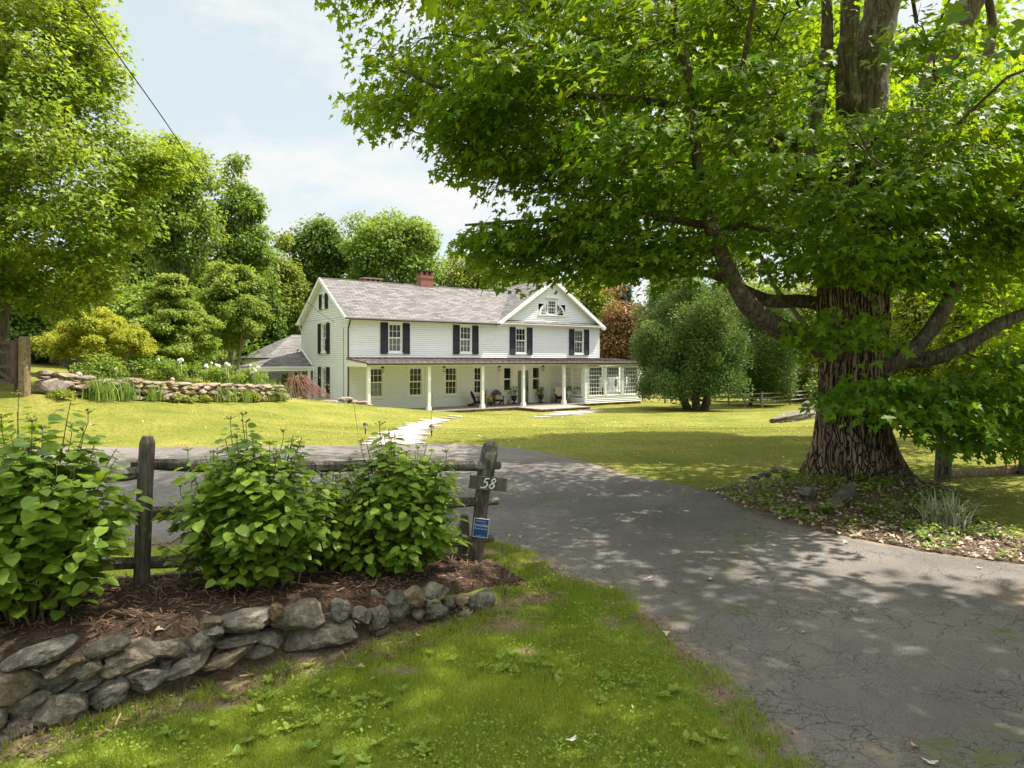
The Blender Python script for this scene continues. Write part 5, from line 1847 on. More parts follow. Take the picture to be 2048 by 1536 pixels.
S2 = [(200, 510, 425, 145, 7), (255, 368, 110, 130, 0), (372, 396, 115, 92, 0), (470, 412, 132, 132, 0), (592, 370, 152, 115, 0), (570, 288, 95, 72, 15), (690, 280, 125, 112, 0), (822, 258, 145, 95, -10), (812, 370, 125, 95, 0),
      (712, 388, 65, 52, 0), (972, 315, 72, 72, 0), (1082, 320, 145, 135, 0), (982, 385, 85, 50, 0), (500, 492, 95, 52, 0), (760, 315, 42, 38, 0), (458, 266, 46, 30, 0), (900, 330, 60, 60, 0)]
c0, _ = on_wall(500, 1300)
swall = empty('dry_stone_wall', (c0.x, c0.y, GZ(c0.x, c0.y)), 0, 'low tumbled dry stone edging of rough grey field stones along the mulch bed in the foreground', 'stone wall')
for k, (cx, cy, w, h, rot) in enumerate([(a / 2.926, 1100 + b / 2.926, c / 2.926, d / 2.926, e) for a, b, c, d, e in S1] + [(600 + a / 2.926, 1100 + b / 2.926, c / 2.926, d / 2.926, e) for a, b, c, d, e in S2]):
    p, y = on_wall(cx, cy)
    sx = w / FPX * y / 2 * 1.22
    sz = h / FPX * y / 2 * 1.25
    sy = max(.09, min(.22, .75 * sx))
    rm = Matrix.Rotation(math.atan2(_dv[1], _dv[0]), 3, 'Z') @ Matrix.Rotation(-R(rot) * 1.0, 3, 'Y')
    mb = MB()
    back = Vector((_wn[0], _wn[1], 0)) * (sy * .55 + .02 * ((k * 7) % 3))
    rock_mesh(mb, p + back - swall.location, (sx, sy, sz), 100 + k, rm, 3, .20, 7)
    mb.build('stone', 'fieldstone', swall, smooth=False)
mb = MB()                      # packed smaller stones behind the face
for k in range(34):
    a = -1.2 + 4.3 * (k / 33)
    q = _p0 + a * _dv + _wn * .24
    hh = np.interp(a, [-1, 0, 1.6, 2.6, 3.2], [.36, .34, .22, .15, .06])
    mb2 = MB()
    rock_mesh(mb2, Vector((q[0], q[1], GZ(*(q - _wn * .3)) + hh * .45)) - swall.location, (.12, .1, hh * .5), 300 + k, None, 2)
    mb2.build('stone', 'fieldstone', swall)

# ------------------------------------------------------------------ split rail fence, number board and small sign
def rail(mb, p, q, w, seed, sag=.0):
    """a split rail: rough, slightly bent, thinned at its ends"""
    p, q = Vector(p), Vector(q)
    pts, rad = [], []
    for i in range(13):
        t_ = i / 12
        pt = p.lerp(q, t_)
        v = noise.noise_vector(Vector((t_ * 3 + seed, seed * 3.1, 0)))
        pts.append(pt + Vector((0, v.y * .015, v.z * .025 - sag * math.sin(math.pi * t_))))
        rad.append(w * (.55 + .45 * min(1, 6 * min(t_, 1 - t_) + .25)) * (1 + .12 * v.x))
    mb.tube(pts, rad, 7, wob=.13, seed=seed)


fence = empty('split_rail_fence', (-2.78, 5.0, GZ(-2.78, 5.0)), 0, 'weathered grey split rail fence with leaning end post behind the hydrangeas', 'fence')
fo = fence.location


def rough_post(mb, pts, rad, seed, flat=.8):
    n0 = len(mb.v)
    mb.tube(pts, rad, 12, wob=.07, seed=seed)
    return mb


P1b, P1t = W(281, 1215, 5.0), W(295, 872, 5.0)
P2b, P2t = W(948, 1140, 6.5), W(982, 884, 6.35)
mb = MB()
mb.tube([P1b - fo, P1b.lerp(P1t, .3) - fo, P1b.lerp(P1t, .7) - fo, P1b.lerp(P1t, .96) - fo, P1t - fo], [.058, .056, .055, .052, .036], 10, wob=.06, seed=3)
mb.build('post', 'wood_grey', fence)
mb = MB()
pp = [W(948, 1140, 6.5), W(955, 1080, 6.48), W(963, 1010, 6.45), W(971, 950, 6.42), W(979, 905, 6.4), W(982, 889, 6.4), W(982, 881, 6.4)]
mb.tube([p - fo for p in pp], [.075, .072, .072, .078, .082, .07, .03], 11, wob=.10, seed=8)
mb.build('post', 'wood_grey', fence)
mb = MB()
mb.tube([W(925, 1105, 6.6) - fo, W(928, 1060, 6.6) - fo, W(930, 1030, 6.6) - fo], [.06, .055, .04], 8, wob=.08, seed=9)
mb.build('broken_post', 'wood_grey', fence)
mb = MB()
mb.tube([W(-255, 1240, 4.0) - fo, W(-250, 820, 4.0) - fo], [.06, .055], 9, wob=.06, seed=5)
mb.build('post', 'wood_grey', fence)
for k, (a, b, w) in enumerate([((262, 929, 5.05), (1000, 932, 6.45), .052), ((230, 1028, 5.05), (996, 1000, 6.55), .055), ((240, 1130, 5.05), (985, 1078, 6.6), .058),
                               ((-300, 960, 3.95), (292, 945, 5.02), .055), ((-300, 1050, 3.95), (300, 1024, 5.02), .052), ((-300, 1150, 3.95), (290, 1122, 5.02), .052)]):
    mb = MB()
    rail(mb, W(*a) - fo, W(*b) - fo, w, 31 + k, .01)
    mb.build('rail', 'wood_grey', fence)

sc_ = W(976, 967, 6.28)
board = empty('number_sign', sc_, 0, 'weathered board reading 58 nailed to the leaning fence post', 'house number sign')
tlt = R(5.2)
ca, sa = math.cos(tlt), math.sin(tlt)


def SB(x, z, c=0): return Vector((x * ca + z * sa, -c, -x * sa + z * ca))


mb = MB()
hw, hh = .178, .062
mb.hexa([SB(a, b, c) for b in (-hh, hh) for a, c in ((-hw, -.022), (hw, -.022), (hw - .003, .0), (-hw + .004, .0))])
mb.build('board', 'wood_grey', board, bevel=.003)


def stroke(mb, pts, rad, org, sc, sl=.22):
    ln = smooth_line([(a, b, r) for (a, b), r in zip(pts, rad)], 5)
    P = []
    for a, b, r in ln:
        P.append((SB(org[0] + (a + b * sl) * sc, org[1] + b * sc, .006), r * sc))
    mb.tube([p for p, r in P], [r for p, r in P], 6)


mb = MB()
stroke(mb, [(.62, 1.02), (.25, .98), (.16, .60), (.42, .64), (.56, .36), (.38, .05), (.02, .02), (-.06, .14)], [.05, .075, .06, .07, .09, .08, .07, .06], (-.062, -.044), .088)
mb.build('digit', 'digit', board)
mb = MB()
stroke(mb, [(.50, .86), (.30, 1.0), (.10, .82), (.28, .56), (.50, .28), (.28, .02), (.02, .24), (.22, .52), (.46, .72), (.50, .86)], [.06, .07, .06, .08, .09, .07, .06, .07, .06, .06], (.008, -.046), .092)
mb.build('digit', 'digit', board)

bsign = empty('yard_sign', W(962, 1056, 6.36), 0, 'small blue sign with white lettering at the foot of the leaning post', 'small sign')
bw, bh = .072, .089


def BS(x, z, c=0): return Vector((x * .995 + z * .10, -c, z - x * .12))


mb = MB()
mb.hexa([BS(a, b, c) for b in (-bh, bh) for a, c in ((-bw, -.006), (bw, -.006), (bw, 0), (-bw, 0))])
mb.build('panel', 'trim', bsign)
mb = MB()
mb.hexa([BS(a, b, c) for b in (-bh + .006, bh - .004) for a, c in ((-bw + .004, .0005), (bw - .004, .0005), (bw - .004, .002), (-bw + .004, .002))])
mb.build('face', 'sign_blue', bsign)


def lettering(txt, size, x, z, parent, fr, m='digit', name='lettering', depth=.0035):
    cu = bpy.data.curves.new('lettering', 'FONT')
    cu.body, cu.size, cu.align_x = txt, size, 'LEFT'
    to = bpy.data.objects.new('lettering', cu)
    COL.objects.link(to)
    dg = bpy.context.evaluated_depsgraph_get()
    dg.update()
    me = bpy.data.meshes.new_from_object(to.evaluated_get(dg))
    bpy.data.objects.remove(to)
    for v in me.vertices:
        v.co = fr(x + v.co.x, z + v.co.y, depth)
    me.materials.clear()
    me.materials.append(M[m])
    o = bpy.data.objects.new(name, me)
    COL.objects.link(o)
    o.parent = parent


lettering('Protected by', .018, -.05, .058, bsign, BS)
lettering('Invisible', .040, -.064, .014, bsign, BS)
lettering('Fence Brand', .024, -.062, -.014, bsign, BS)
lettering('invisible fence . com', .012, -.055, -.076, bsign, BS)

# ------------------------------------------------------------------ hydrangeas
HT = [(0, 0, 0), (0, .35, -.02), (0, .70, -.05), (0, 1.0, -.15), (.25, -.03, .03), (.41, .22, .045), (.38, .55, .02), (.20, .83, -.06), (-.25, -.03, .03), (-.41, .22, .045), (-.38, .55, .02), (-.20, .83, -.06)]
HF = [(0, 4, 5, 1), (1, 5, 6, 2), (2, 6, 7, 3), (0, 1, 9, 8), (1, 2, 10, 9), (2, 3, 11, 10)]


def hydrangea(label, x, y, rx, ry, height, nst, seed, size=.125, low=.0):
    rg = np.random.default_rng(seed)
    z0 = GZ(x, y)
    root = empty('hydrangea_bush', (x, y, z0), 0, label, 'shrub', 'hydrangea bushes along the fence')
    P, T, N, S, TI = [], [], [], [], []
    sm = MB()
    for k in range(nst):
        az = rg.uniform(0, 2 * math.pi)
        q = rg.uniform(0, 1) ** .5
        tip = np.array([math.cos(az) * rx * q, math.sin(az) * ry * q, height * (1 - .50 * q ** 2.2) * rg.uniform(.76, 1.12)])
        if rg.random() < .22:
            tip[2] *= rg.uniform(.35, .7)
            tip[:2] *= 1.05
        b = np.array([math.cos(az) * .22 * q + rg.normal(0, .05), math.sin(az) * .16 * q + rg.normal(0, .04), -.03])
        mid = b * .45 + tip * .55 + np.array([0, 0, .12 * tip[2]]) - np.array([tip[0], tip[1], 0]) * .12
        pts = [(1 - t_) ** 2 * b + 2 * t_ * (1 - t_) * mid + t_ * t_ * tip for t_ in np.linspace(0, 1, 9)]
        sm.tube(pts, list(np.linspace(.0065, .003, 9)), 4, cap=False)
        L = np.linalg.norm(tip - b)
        npair = max(5, int(L / .070))
        ph = rg.uniform(0, math.pi)
        for i in range(npair):
            t_ = .22 + .76 * (i + .5) / npair
            if t_ < .45 and rg.random() < .35 - low:
                continue
            pos = (1 - t_) ** 2 * b + 2 * t_ * (1 - t_) * mid + t_ * t_ * tip
            for sgn in (0, math.pi):
                a = ph + sgn + rg.normal(0, .25)
                hd = np.array([math.cos(a), math.sin(a), 0])
                outb = np.array([pos[0], pos[1], 0]) / max(np.hypot(pos[0], pos[1]), .1)
                hd = hd + outb * .45 * (np.hypot(pos[0] / rx, pos[1] / ry))
                top = (t_ > .9)
                dr = rg.uniform(-.05, .30) + (.35 if np.hypot(pos[0] / rx, pos[1] / ry) > .65 else 0) - (.25 if top else 0)
                pet = .035 if top else rg.uniform(.04, .075)
                pp_ = pos + hd * pet + np.array([0, 0, .015])
                P.append(pp_)
                T.append(hd + np.array([0, 0, -dr]))
                N.append(np.array([0, 0, 1.0]) + outb * .35 + rg.normal(0, .22, 3))
                S.append(size * rg.uniform(.78, 1.25) * (.62 if top else 1.0 if t_ > .5 else .9))
                TI.append(.35 + .40 * t_ + rg.normal(0, .14) + .10 * (rg.random() < .08))
            ph += math.pi / 2 + rg.normal(0, .15)
        if tip[2] > height * .62 and rg.random() < .55:
            sm.tube([tip, tip + np.array([0, 0, .07])], .0028, 4, cap=False)
            bm_ = MB()
            for _ in range(9):
                d = np.array([rg.normal(0, .022), rg.normal(0, .022), .075 + rg.normal(0, .006)])
                sm.tube([tip + np.array([0, 0, .055]), tip + d], .0016, 3, cap=False)
                c = Vector(tip + d)
                r = .0085
                bm_.add([c + Vector(v) * r for v in ((1, 0, 0), (-1, 0, 0), (0, 1, 0), (0, -1, 0), (0, 0, .8), (0, 0, -.8))], [(0, 2, 4), (2, 1, 4), (1, 3, 4), (3, 0, 4), (2, 0, 5), (1, 2, 5), (3, 1, 5), (0, 3, 5)])
            bm_.build('flower_bud', 'bud', root)
    sm.build('stems', 'stem', root)
    leaf_obj('foliage', 'hydrangea', np.array(P), np.array(T), np.array(N), np.array(S), HT, HF, np.array(TI), root, smooth=True)
    return root


hydrangea('large hydrangea filling the left edge in front of the rail fence', -3.08, 4.28, .70, .58, 1.30, 110, 1, .096, .2)
hydrangea('hydrangea behind the leftmost bush, half hidden at the left edge', -3.85, 5.1, .62, .55, 1.10, 50, 2, .118)
hydrangea('hydrangea between the upright fence post and the right hydrangea', -1.98, 5.12, .64, .55, 1.18, 116, 3, .092, .2)
hydrangea('hydrangea with gaps showing the rails, between its two neighbours', -1.50, 5.62, .30, .36, .80, 34, 4, .085, .2)
hydrangea('right hydrangea pressing against the leaning post and its blue sign', -.98, 5.76, .58, .50, 1.14, 116, 5, .090, .3)

# ------------------------------------------------------------------ granite post, gate and garden wall at the left
gp0, gp1 = W(49, 785, 19), W(49, 673, 19)
gpost = MB()
rnd = random.Random(4)
for j in range(15):
    z = -.2 + j / 14 * (gp1.z - gp0.z + .2)
    for k in range(16):
        a = 2 * math.pi * (k + .5) / 16
        sq = 1 / max(abs(math.cos(a)), abs(math.sin(a))) ** .85
        r = .122 * sq * (1 + .05 * noise.noise(Vector((math.cos(a) * 2, math.sin(a) * 2, z * 3)))) * (1 if j < 14 else .86)
        gpost.v.append((r * math.cos(a), r * math.sin(a), z))
for j in range(14):
    for k in range(16):
        gpost.f.append([j * 16 + k, j * 16 + (k + 1) % 16, (j + 1) * 16 + (k + 1) % 16, (j + 1) * 16 + k])
gpost.f.append([14 * 16 + k for k in range(16)])
g = gpost.build('stone_post', 'granite')
g.location = gp0
tag(g, 'tall rough granite gate post at the left end of the garden wall', 'stone post')
gt = empty('wooden_gate', W(-60, 775, 19.3), 0, 'brown wooden field gate with four rails beside the granite post', 'gate')
go = gt.location
mb = MB()
mb.box(tuple(W(22, 768, 19.3) - go - Vector((0, .04, 0))), tuple(W(31, 681, 19.3) - go + Vector((0, .04, 0))))
mb.build('stile', 'gate_wood', gt)
for y0, y1 in ((682, 689), (702, 708), (730, 736), (758, 764.5)):
    mb = MB()
    mb.box(tuple(W(-160, y1, 19.3) - go - Vector((0, .03, 0))), tuple(W(22.4, y0, 19.3) - go + Vector((0, .03, 0))))
    mb.build('rail', 'gate_wood', gt)
mb = MB()
mb.bar(W(-80, 690, 19.25) - go, W(25, 762, 19.25) - go, .09, .04, (0, 1, 0))
mb.build('brace', 'gate_wood', gt)
mb = MB()
mb.tube([W(36, 785, 19.5), W(36, 676, 19.5)], [.10, .095], 9, wob=.05)
tag(mb.build('gate_post', 'gate_wood'), 'dark wooden gate post between the gate and the granite post', 'gate post')

wA, wB = W(68, 786, 19.3), W(560, 800, 27.5)
gw = empty('dry_stone_wall', (wA.x, wA.y, GZ(wA.x, wA.y)), 0, 'sunlit dry stone garden wall behind the irises left of the house', 'stone wall')
L = math.hypot(wB.x - wA.x, wB.y - wA.y)
ux, uy = (wB.x - wA.x) / L, (wB.y - wA.y) / L
ang = math.atan2(uy, ux)
rnd = random.Random(12)
cnt = 0
rows = [(0.0, .24, .52), (.22, .18, .44), (.39, .15, .40), (.53, .14, .46)]
for r_i, (zz, hh, ln) in enumerate(rows):
    a = .95 if r_i < 2 else .05
    while a < L:
        w = ln * rnd.uniform(.7, 1.5)
        h2 = hh * rnd.uniform(.85, 1.3)
        x, y = wA.x + ux * (a + w / 2), wA.y + uy * (a + w / 2)
        mb = MB()
        rm = Matrix.Rotation(ang, 3, 'Z') @ Matrix.Rotation(rnd.uniform(-.08, .08), 3, 'Y')
        rock_mesh(mb, Vector((x, y, GZ(x, y) + zz + h2 / 2 + rnd.uniform(-.03, .03))) - gw.location, (w / 2 * 1.1, rnd.uniform(.2, .3), h2 / 2 * 1.22), 500 + cnt, rm, 2, .2, 6)
        if cnt < 98:
            mb.build('stone', 'palestone', gw)
        cnt += 1
        a += w * .98
mb = MB()
rock_mesh(mb, Vector((wA.x + ux * .5, wA.y + uy * .5, GZ(wA.x, wA.y) + .2)) - gw.location, (.62, .32, .26), 77, Matrix.Rotation(ang, 3, 'Z'), 3, .12, 3)
mb.build('stone', 'palestone', gw)
# flat stones at the house corner
for k, (px, py, y, sx, sz) in enumerate([(582, 801, 29.5, .5, .13), (612, 802, 30, .4, .10), (655, 803, 30.6, .5, .09), (690, 798, 31.5, .42, .13), (707, 803, 31.8, .30, .10), (725, 805, 32.4, .35, .10), (736, 810, 32.8, .22, .07), (640, 808, 30, .4, .06)]):
    p = W(px, py, y)
    mb = MB()
    rock_mesh(mb, (0, 0, 0), (sx, .3, sz), 700 + k, Matrix.Rotation(.5, 3, 'Z'), 2, .15, 5)
    o = mb.build('flat_stone', 'palestone')
    o.location = p
    tag(o, 'pale flat edging stone lying on the lawn rise by the house corner', 'stone', 'flat edging stones by the house corner')


# ------------------------------------------------------------------ border plants
def blade_clump(name, label, cat, x, y, n, h, w, spread, m, seed, group=None, bend=.5, lift=0.0):
    rg = np.random.default_rng(seed)
    z = GZ(x, y) + lift
    root = empty(name, (x, y, z), 0, label, cat, group)
    vs, fs, ti = [], [], []
    for k in range(n):
        az = rg.uniform(0, 2 * math.pi)
        d = np.array([math.cos(az), math.sin(az), 0])
        side = np.array([-d[1], d[0], 0])
        b = np.array([rg.normal(0, spread * .5), rg.normal(0, spread * .28), -.02])
        hh = h * rg.uniform(.6, 1.1)
        le = rg.uniform(.1, 1) * bend
        wq = w * rg.uniform(.7, 1.2)
        tval = rg.random()
        i0 = len(vs)
        for i, q in enumerate((0, .35, .7, 1.0)):
            c = b + d * le * hh * q ** 2 + np.array([0, 0, hh * (q - .38 * le * q ** 2)])
            ww = wq * (1 - q ** 1.6) * .5 + .0005
            vs += [c - side * ww, c + side * ww]
            ti += [tval, tval]
        for i in range(3):
            fs.append((i0 + 2 * i, i0 + 2 * i + 1, i0 + 2 * i + 3, i0 + 2 * i + 2))
    mb = MB()
    mb.add(vs, fs)
    o = mb.build('blades', m, root)
    a = o.data.attributes.new('tint', 'FLOAT', 'POINT')
    a.data.foreach_set('value', np.array(ti, np.float32))
    return root


IG = 'iris clumps in front of the garden wall'
for k, (px, py, y, n, h, sp, lab) in enumerate([
        (190, 800, 20.6, 170, .72, .55, 'grey green iris clump nearest the granite post'), (235, 803, 21.4, 170, .62, .5, 'bright green iris clump second from the granite post'), (285, 803, 22.4, 170, .58, .5, 'iris clump right in the middle of the wall front'),
        (425, 802, 24.8, 190, .60, .6, 'iris clump before the lower right half of the wall'), (470, 802, 25.6, 130, .52, .5, 'shorter iris clump left of the one at the wall end'), (535, 803, 27.2, 220, .72, .6, 'lush iris clump at the right end of the wall by the bare twigs')]):
    p = W(px, py, y)
    blade_clump('iris_clump', lab, 'plant', p.x, p.y, int(n * 1.5), h * 1.3, .04, sp * 1.25, 'iris', 900 + k, IG, .75)
for k, (px, py, y, r, lab) in enumerate([(118, 800, 19.4, .26, 'small lime green sedum beside the big end stone of the wall'), (345, 804, 23, .22, 'lime green sedum between the iris clumps'), (374, 804, 23.4, .22, 'lime green sedum just left of the right iris clumps'), (402, 803, 24, .26, 'dull green sedum at the edge of the right iris clumps'), (500, 804, 26, .34, 'yellowish sedum between two iris clumps near the wall end')]):
    p = W(px, py, y)
    rg = np.random.default_rng(950 + k)
    z = GZ(p.x, p.y)
    bc = rg.normal(0, 1, (26, 3)) * np.array([r * .55, r * .4, r * .22]) + np.array([0, 0, r * .55])
    lv = blob_leaves(bc, np.full(26, r * .35), 60, .055, rg, rg.uniform(.2, .9, 26))
    o = leaf_obj('sedum_plant', 'sedum', *lv[:4], QUAD_T, QUAD_F, lv[4])
    o.location = (p.x, p.y, z)
    tag(o, lab, 'plant', 'sedum plants along the garden wall')


def ball(mb, c, r, seed=0, sub=1):
    import bmesh
    bm = bmesh.new()
    bmesh.ops.create_icosphere(bm, subdivisions=sub, radius=r)
    mb.add([v.co * (1 + .18 * noise.noise(v.co * 30 + Vector((seed, 0, 0)))) + Vector(c) for v in bm.verts], [[v.index for v in f.verts] for f in bm.faces])
    bm.free()


def peony(label, px, py, y, nf, w, seed, fm='white_flower', top=.85):
    p = W(px, py, y)
    rg = np.random.default_rng(seed)
    root = empty('peony_bush', (p.x, p.y, GZ(p.x, p.y)), 0, label, 'plant', 'flowering plants behind the garden wall')
    n = 40
    bc = rg.normal(0, 1, (n, 3)) * np.array([w * .5, .3, .18]) + np.array([0, 0, .6])
    lv = blob_leaves(bc, np.full(n, .22), 55, .10, rg, rg.uniform(.2, .9, n))
    leaf_obj('foliage', 'leaf_mid', *lv[:4], QUAD_T, QUAD_F, lv[4], root)
    sm = MB()
    sm.tube([(0, 0, -.05), (0, 0, .5)], .03, 5)
    sm.build('stems', 'stem', root)
    for k in range(nf):
        mb = MB()
        c = (rg.uniform(-w, w) * .9, rg.uniform(-.4, .1), top + rg.uniform(-.05, .28))
        ball(mb, c, rg.uniform(.06, .095), k)
        sm2 = MB()
        mb.tube([(c[0], c[1], .5), c], .008, 4)
        mb.build('flower', fm, root)


peony('white peonies massed behind the wall next to the side porch', 436, 772, 28.5, 8, .75, 61)
peony('white peonies at the right end of the wall in front of the side porch', 505, 770, 29.0, 7, .55, 62, top=.95)
peony('few white peonies over the middle of the garden wall', 335, 772, 26.5, 4, .9, 63)
peony('white flowering plant behind the left half of the wall', 200, 765, 22.6, 2, .9, 64, top=.7)
for k, (px, py, y, r, lab) in enumerate([(158, 749, 20.6, .085, 'fuzzy pink flower ball rising above the left part of the wall'), (345, 759, 23.3, .07, 'fuzzy pink flower ball above the middle of the wall'), (501, 777, 26.6, .08, 'pale pink flower ball by the right iris clump')]):
    p = W(px, py, y)
    root = empty('allium', (p.x, p.y, GZ(p.x, p.y)), 0, lab, 'flower', 'pink flower balls along the wall')
    hz_ = p.z - root.location.z
    mb = MB()
    mb.tube([(0, 0, -.03), (0, 0, hz_)], .008, 5)
    mb.build('stem', 'stem', root)
    mb = MB()
    ball(mb, (0, 0, hz_), r, k, 2)
    mb.build('flower_head', 'pink_flower', root)
# weeping bare shrub by the downspout
p = W(592, 802, 30.2)
wp = empty('weeping_shrub', (p.x, p.y, GZ(p.x, p.y)), 0, 'weeping shrub of bare reddish twigs below the white downspout', 'shrub')
rg = np.random.default_rng(8)
mb = MB()
for k in range(170):
    az = rg.uniform(0, 2 * math.pi)
    d = np.array([math.cos(az), .6 * math.sin(az), 0])
    r = rg.uniform(.35, 1.0)
    hh = rg.uniform(.55, .95)
    pts = [np.array([0, 0, .5]) + rg.normal(0, .05, 3), d * r * .35 + np.array([.1, 0, hh + .12]), d * r * .8 + np.array([.2, 0, hh * .72]), d * r * 1.15 + np.array([.35, 0, hh * .25]), d * r * 1.3 + np.array([.5, 0, .02])]
    pts = [q + rg.normal(0, .035, 3) for q in pts]
    mb.tube(pts, [.012, .010, .008, .006, .004], 4, cap=False)
mb.build('twigs', 'twig', wp)
mb = MB()
mb.tube([(0, 0, -.05), (.02, 0, .3), (0, 0, .6)], [.06, .05, .04], 8)
mb.build('trunk', 'bark_far', wp)
bc = rg.normal(0, 1, (30, 3)) * np.array([.5, .3, .22]) + np.array([.1, 0, .6])
lv = blob_leaves(bc, np.full(30, .16), 10, .07, rg, rg.uniform(.2, .9, 30))
leaf_obj('foliage', 'leaf_copper', *lv[:4], QUAD_T, QUAD_F, lv[4], wp)

# ------------------------------------------------------------------ path lights, rods, wire
for k, (px, py, y, lab) in enumerate([(731, 871, 20.0, 'black path light on the left side of the flagstone path'), (863, 871, 20.0, 'black path light on the right side of the flagstone path')]):
    p = W(px, py, y)
    gx_, gy_ = p.x, p.y
    r = empty('path_light', (gx_, gy_, GZ(gx_, gy_)), 0, lab, 'garden light', 'path lights beside the flagstone path')
    mb = MB(); mb.tube([(0, 0, -.05), (0, 0, .17)], .018, 8); mb.build('stake', 'black_iron', r)
    mb = MB(); mb.lathe([(.035, .16), (.055, .18), (.062, .29), (.05, .29)], 10); mb.build('lens', 'lamp_glass', r)
    mb = MB()
    mb.lathe([(.09, .285), (.085, .30), (.05, .335), (.012, .35)], 12)
    mb.lathe([(.04, .15), (.04, .17)], 10)
    for q in range(4):
        a = q * math.pi / 2
        mb.tube([(.052 * math.cos(a), .052 * math.sin(a), .165), (.064 * math.cos(a), .064 * math.sin(a), .29)], .006, 4)
    mb.build('cap', 'black_iron', r)
for a, b, lab in (((718, 878, 19.6), (707, 805, 19.6), 'thin leaning rod on the lawn left of the left path light'), ((861, 874, 20.6), (865, 788, 20.6), 'thin upright rod beside the right path light')):
    mb = MB()
    p = W(*a)
    z = GZ(p.x, p.y)
    mb.tube([(0, 0, min(0, p.z - z) - .05 + (z - p.z)), W(*b) - p], .007, 5)
    o = mb.build('marker_rod', 'rod')
    o.location = p
    tag(o, lab, 'marker rod', 'marker rods by the path')
mb = MB()
wp_ = [W(668, 644, 37.6), W(628, 616, 34), W(578, 566, 29.5), W(490, 478, 24), W(418, 378, 19.5), W(340, 257, 15.5), W(240, 116, 12), W(155, 0, 9.7), W(60, -130, 7.8)]
ln = smooth_line([(*p, .011) for p in wp_], 6)
w0 = mb.tube([Vector(p[:3]) for p in ln], [.012] * len(ln), 5).build('overhead_wire', 'wire')
tag(w0, 'thin black service wire running down from the sky to the left gable', 'wire')

# ------------------------------------------------------------------ right side: rough post fence, ledge stone, far rail fence
rf = empty('rail_fence', W(1885, 962, 11.0), 0, 'old dark rail fence with mortised post right of the old maple', 'fence')
ro = rf.location
mb = MB()                       # post with two open mortises, built of stacked outlines
hts = [(-.15, .0), (.115, .0), (.115, 1), (.235, 1), (.235, 0), (.50, 0), (.50, 1), (.66, 1), (.66, 0), (1.25, 0)]
for i in range(len(hts) - 1):
    z0, z1 = hts[i][0], hts[i + 1][0]
    if z1 - z0 < .01:
        continue
    lean = lambda z: .06 * z
    hole_ = hts[i][1] == 1
    for x0, x1 in (((-.11, -.04), (.035, .105)) if hole_ else ((-.115, .108),)):
        mb.hexa([(x + lean(z), y, z) for z in (z0, z1) for x, y in ((x0, -.06), (x1, -.06), (x1, .06), (x0, .06))])
mb.build('post', 'wood_grey', rf, bevel=.012)
mb = MB()
mb.tube([W(2052, 960, 11.6) - ro, W(2050, 880, 11.6) - ro, W(2048, 800, 11.6) - ro], [.11, .10, .09], 10, wob=.08, seed=4)
mb.build('post', 'wood_grey', rf)
mb = MB()
rail(mb, W(1890, 903, 11.05) - ro, W(2050, 884, 11.6) - ro, .045, 71)
mb.build('rail', 'wood_grey', rf)
mb = MB()
rail(mb, W(2040, 882, 11.6) - ro, W(2300, 850, 12.3) - ro, .05, 72)
mb.build('rail', 'wood_grey', rf)
lg = MB()
pL = [W(1895, 951, 11.2), W(1960, 947, 11.5), W(2010, 942, 11.7), W(2055, 935, 11.9)]
pL = [Vector((p.x, p.y, GZ(p.x, p.y) + .04)) for p in pL]
lg.tube([p - pL[0] for p in pL], [.07, .085, .10, .10], 10, wob=.06, seed=3)
o = lg.build('fallen_log', 'log')
o.location = pL[0]
tag(o, 'fallen brown log lying in the grass below the rough rail', 'log')
for k, (px, py, y, sx, sy, sz, rz_, lab) in enumerate([(1590, 834, 28, 1.15, .6, .26, .25, 'long low ledge stone sloping into the lawn left of the old maple trunk'), (1630, 822, 29.5, .7, .6, .42, 0, 'taller grey boulder behind the ledge stone'), (1830, 830, 23, .9, .6, .40, .2, 'shaded boulder pile right of the old maple trunk'), (1795, 835, 23, .5, .5, .3, 0, 'small shaded boulder against the old maple trunk')]):
    p = W(px, py, y)
    z = GZ(p.x, p.y)
    mb = MB()
    rock_mesh(mb, (0, 0, 0), (sx, sy, sz), 800 + k, Matrix.Rotation(rz_, 3, 'Z') @ Matrix.Rotation(-.16 if k == 0 else 0, 3, 'Y'), 3, .25, 6)
    o = mb.build('boulder', 'fieldstone')
    o.location = (p.x, p.y, z + sz * .35)
    tag(o, lab, 'boulder', 'boulders on the lawn')
ff = empty('rail_fence', W(1284, 806, 51), 0, 'grey post and rail fence at the far edge of the lawn beyond the cedar', 'fence')
fo2 = ff.location
fp = [(1284, 806, 51), (1330, 809, 49), (1375, 813, 47.5), (1420, 822, 46), (1457, 828, 45), (1490, 831, 44), (1524, 834, 43), (1580, 832, 47), (1640, 830, 51), (1710, 826, 56)]
base = []
for px, py, y in fp:
    p = W(px, py, y)
    base.append(Vector((p.x, p.y, GZ(p.x, p.y))))
for k, b in enumerate(base):
    mb = MB()
    mb.tube([b - fo2 - Vector((0, 0, .2)), b - fo2 + Vector((0, 0, 1.05))], [.075, .065], 7, wob=.08, seed=k)
    mb.build('post', 'wood_far', ff)
for k in range(len(base) - 1):
    for h in (.35, .62, .90):
        mb = MB()
        rail(mb, base[k] - fo2 + Vector((0, 0, h)), base[k + 1] - fo2 + Vector((0, 0, h)), .05, 200 + k * 3 + int(h * 10))
        mb.build('rail', 'wood_far', ff)

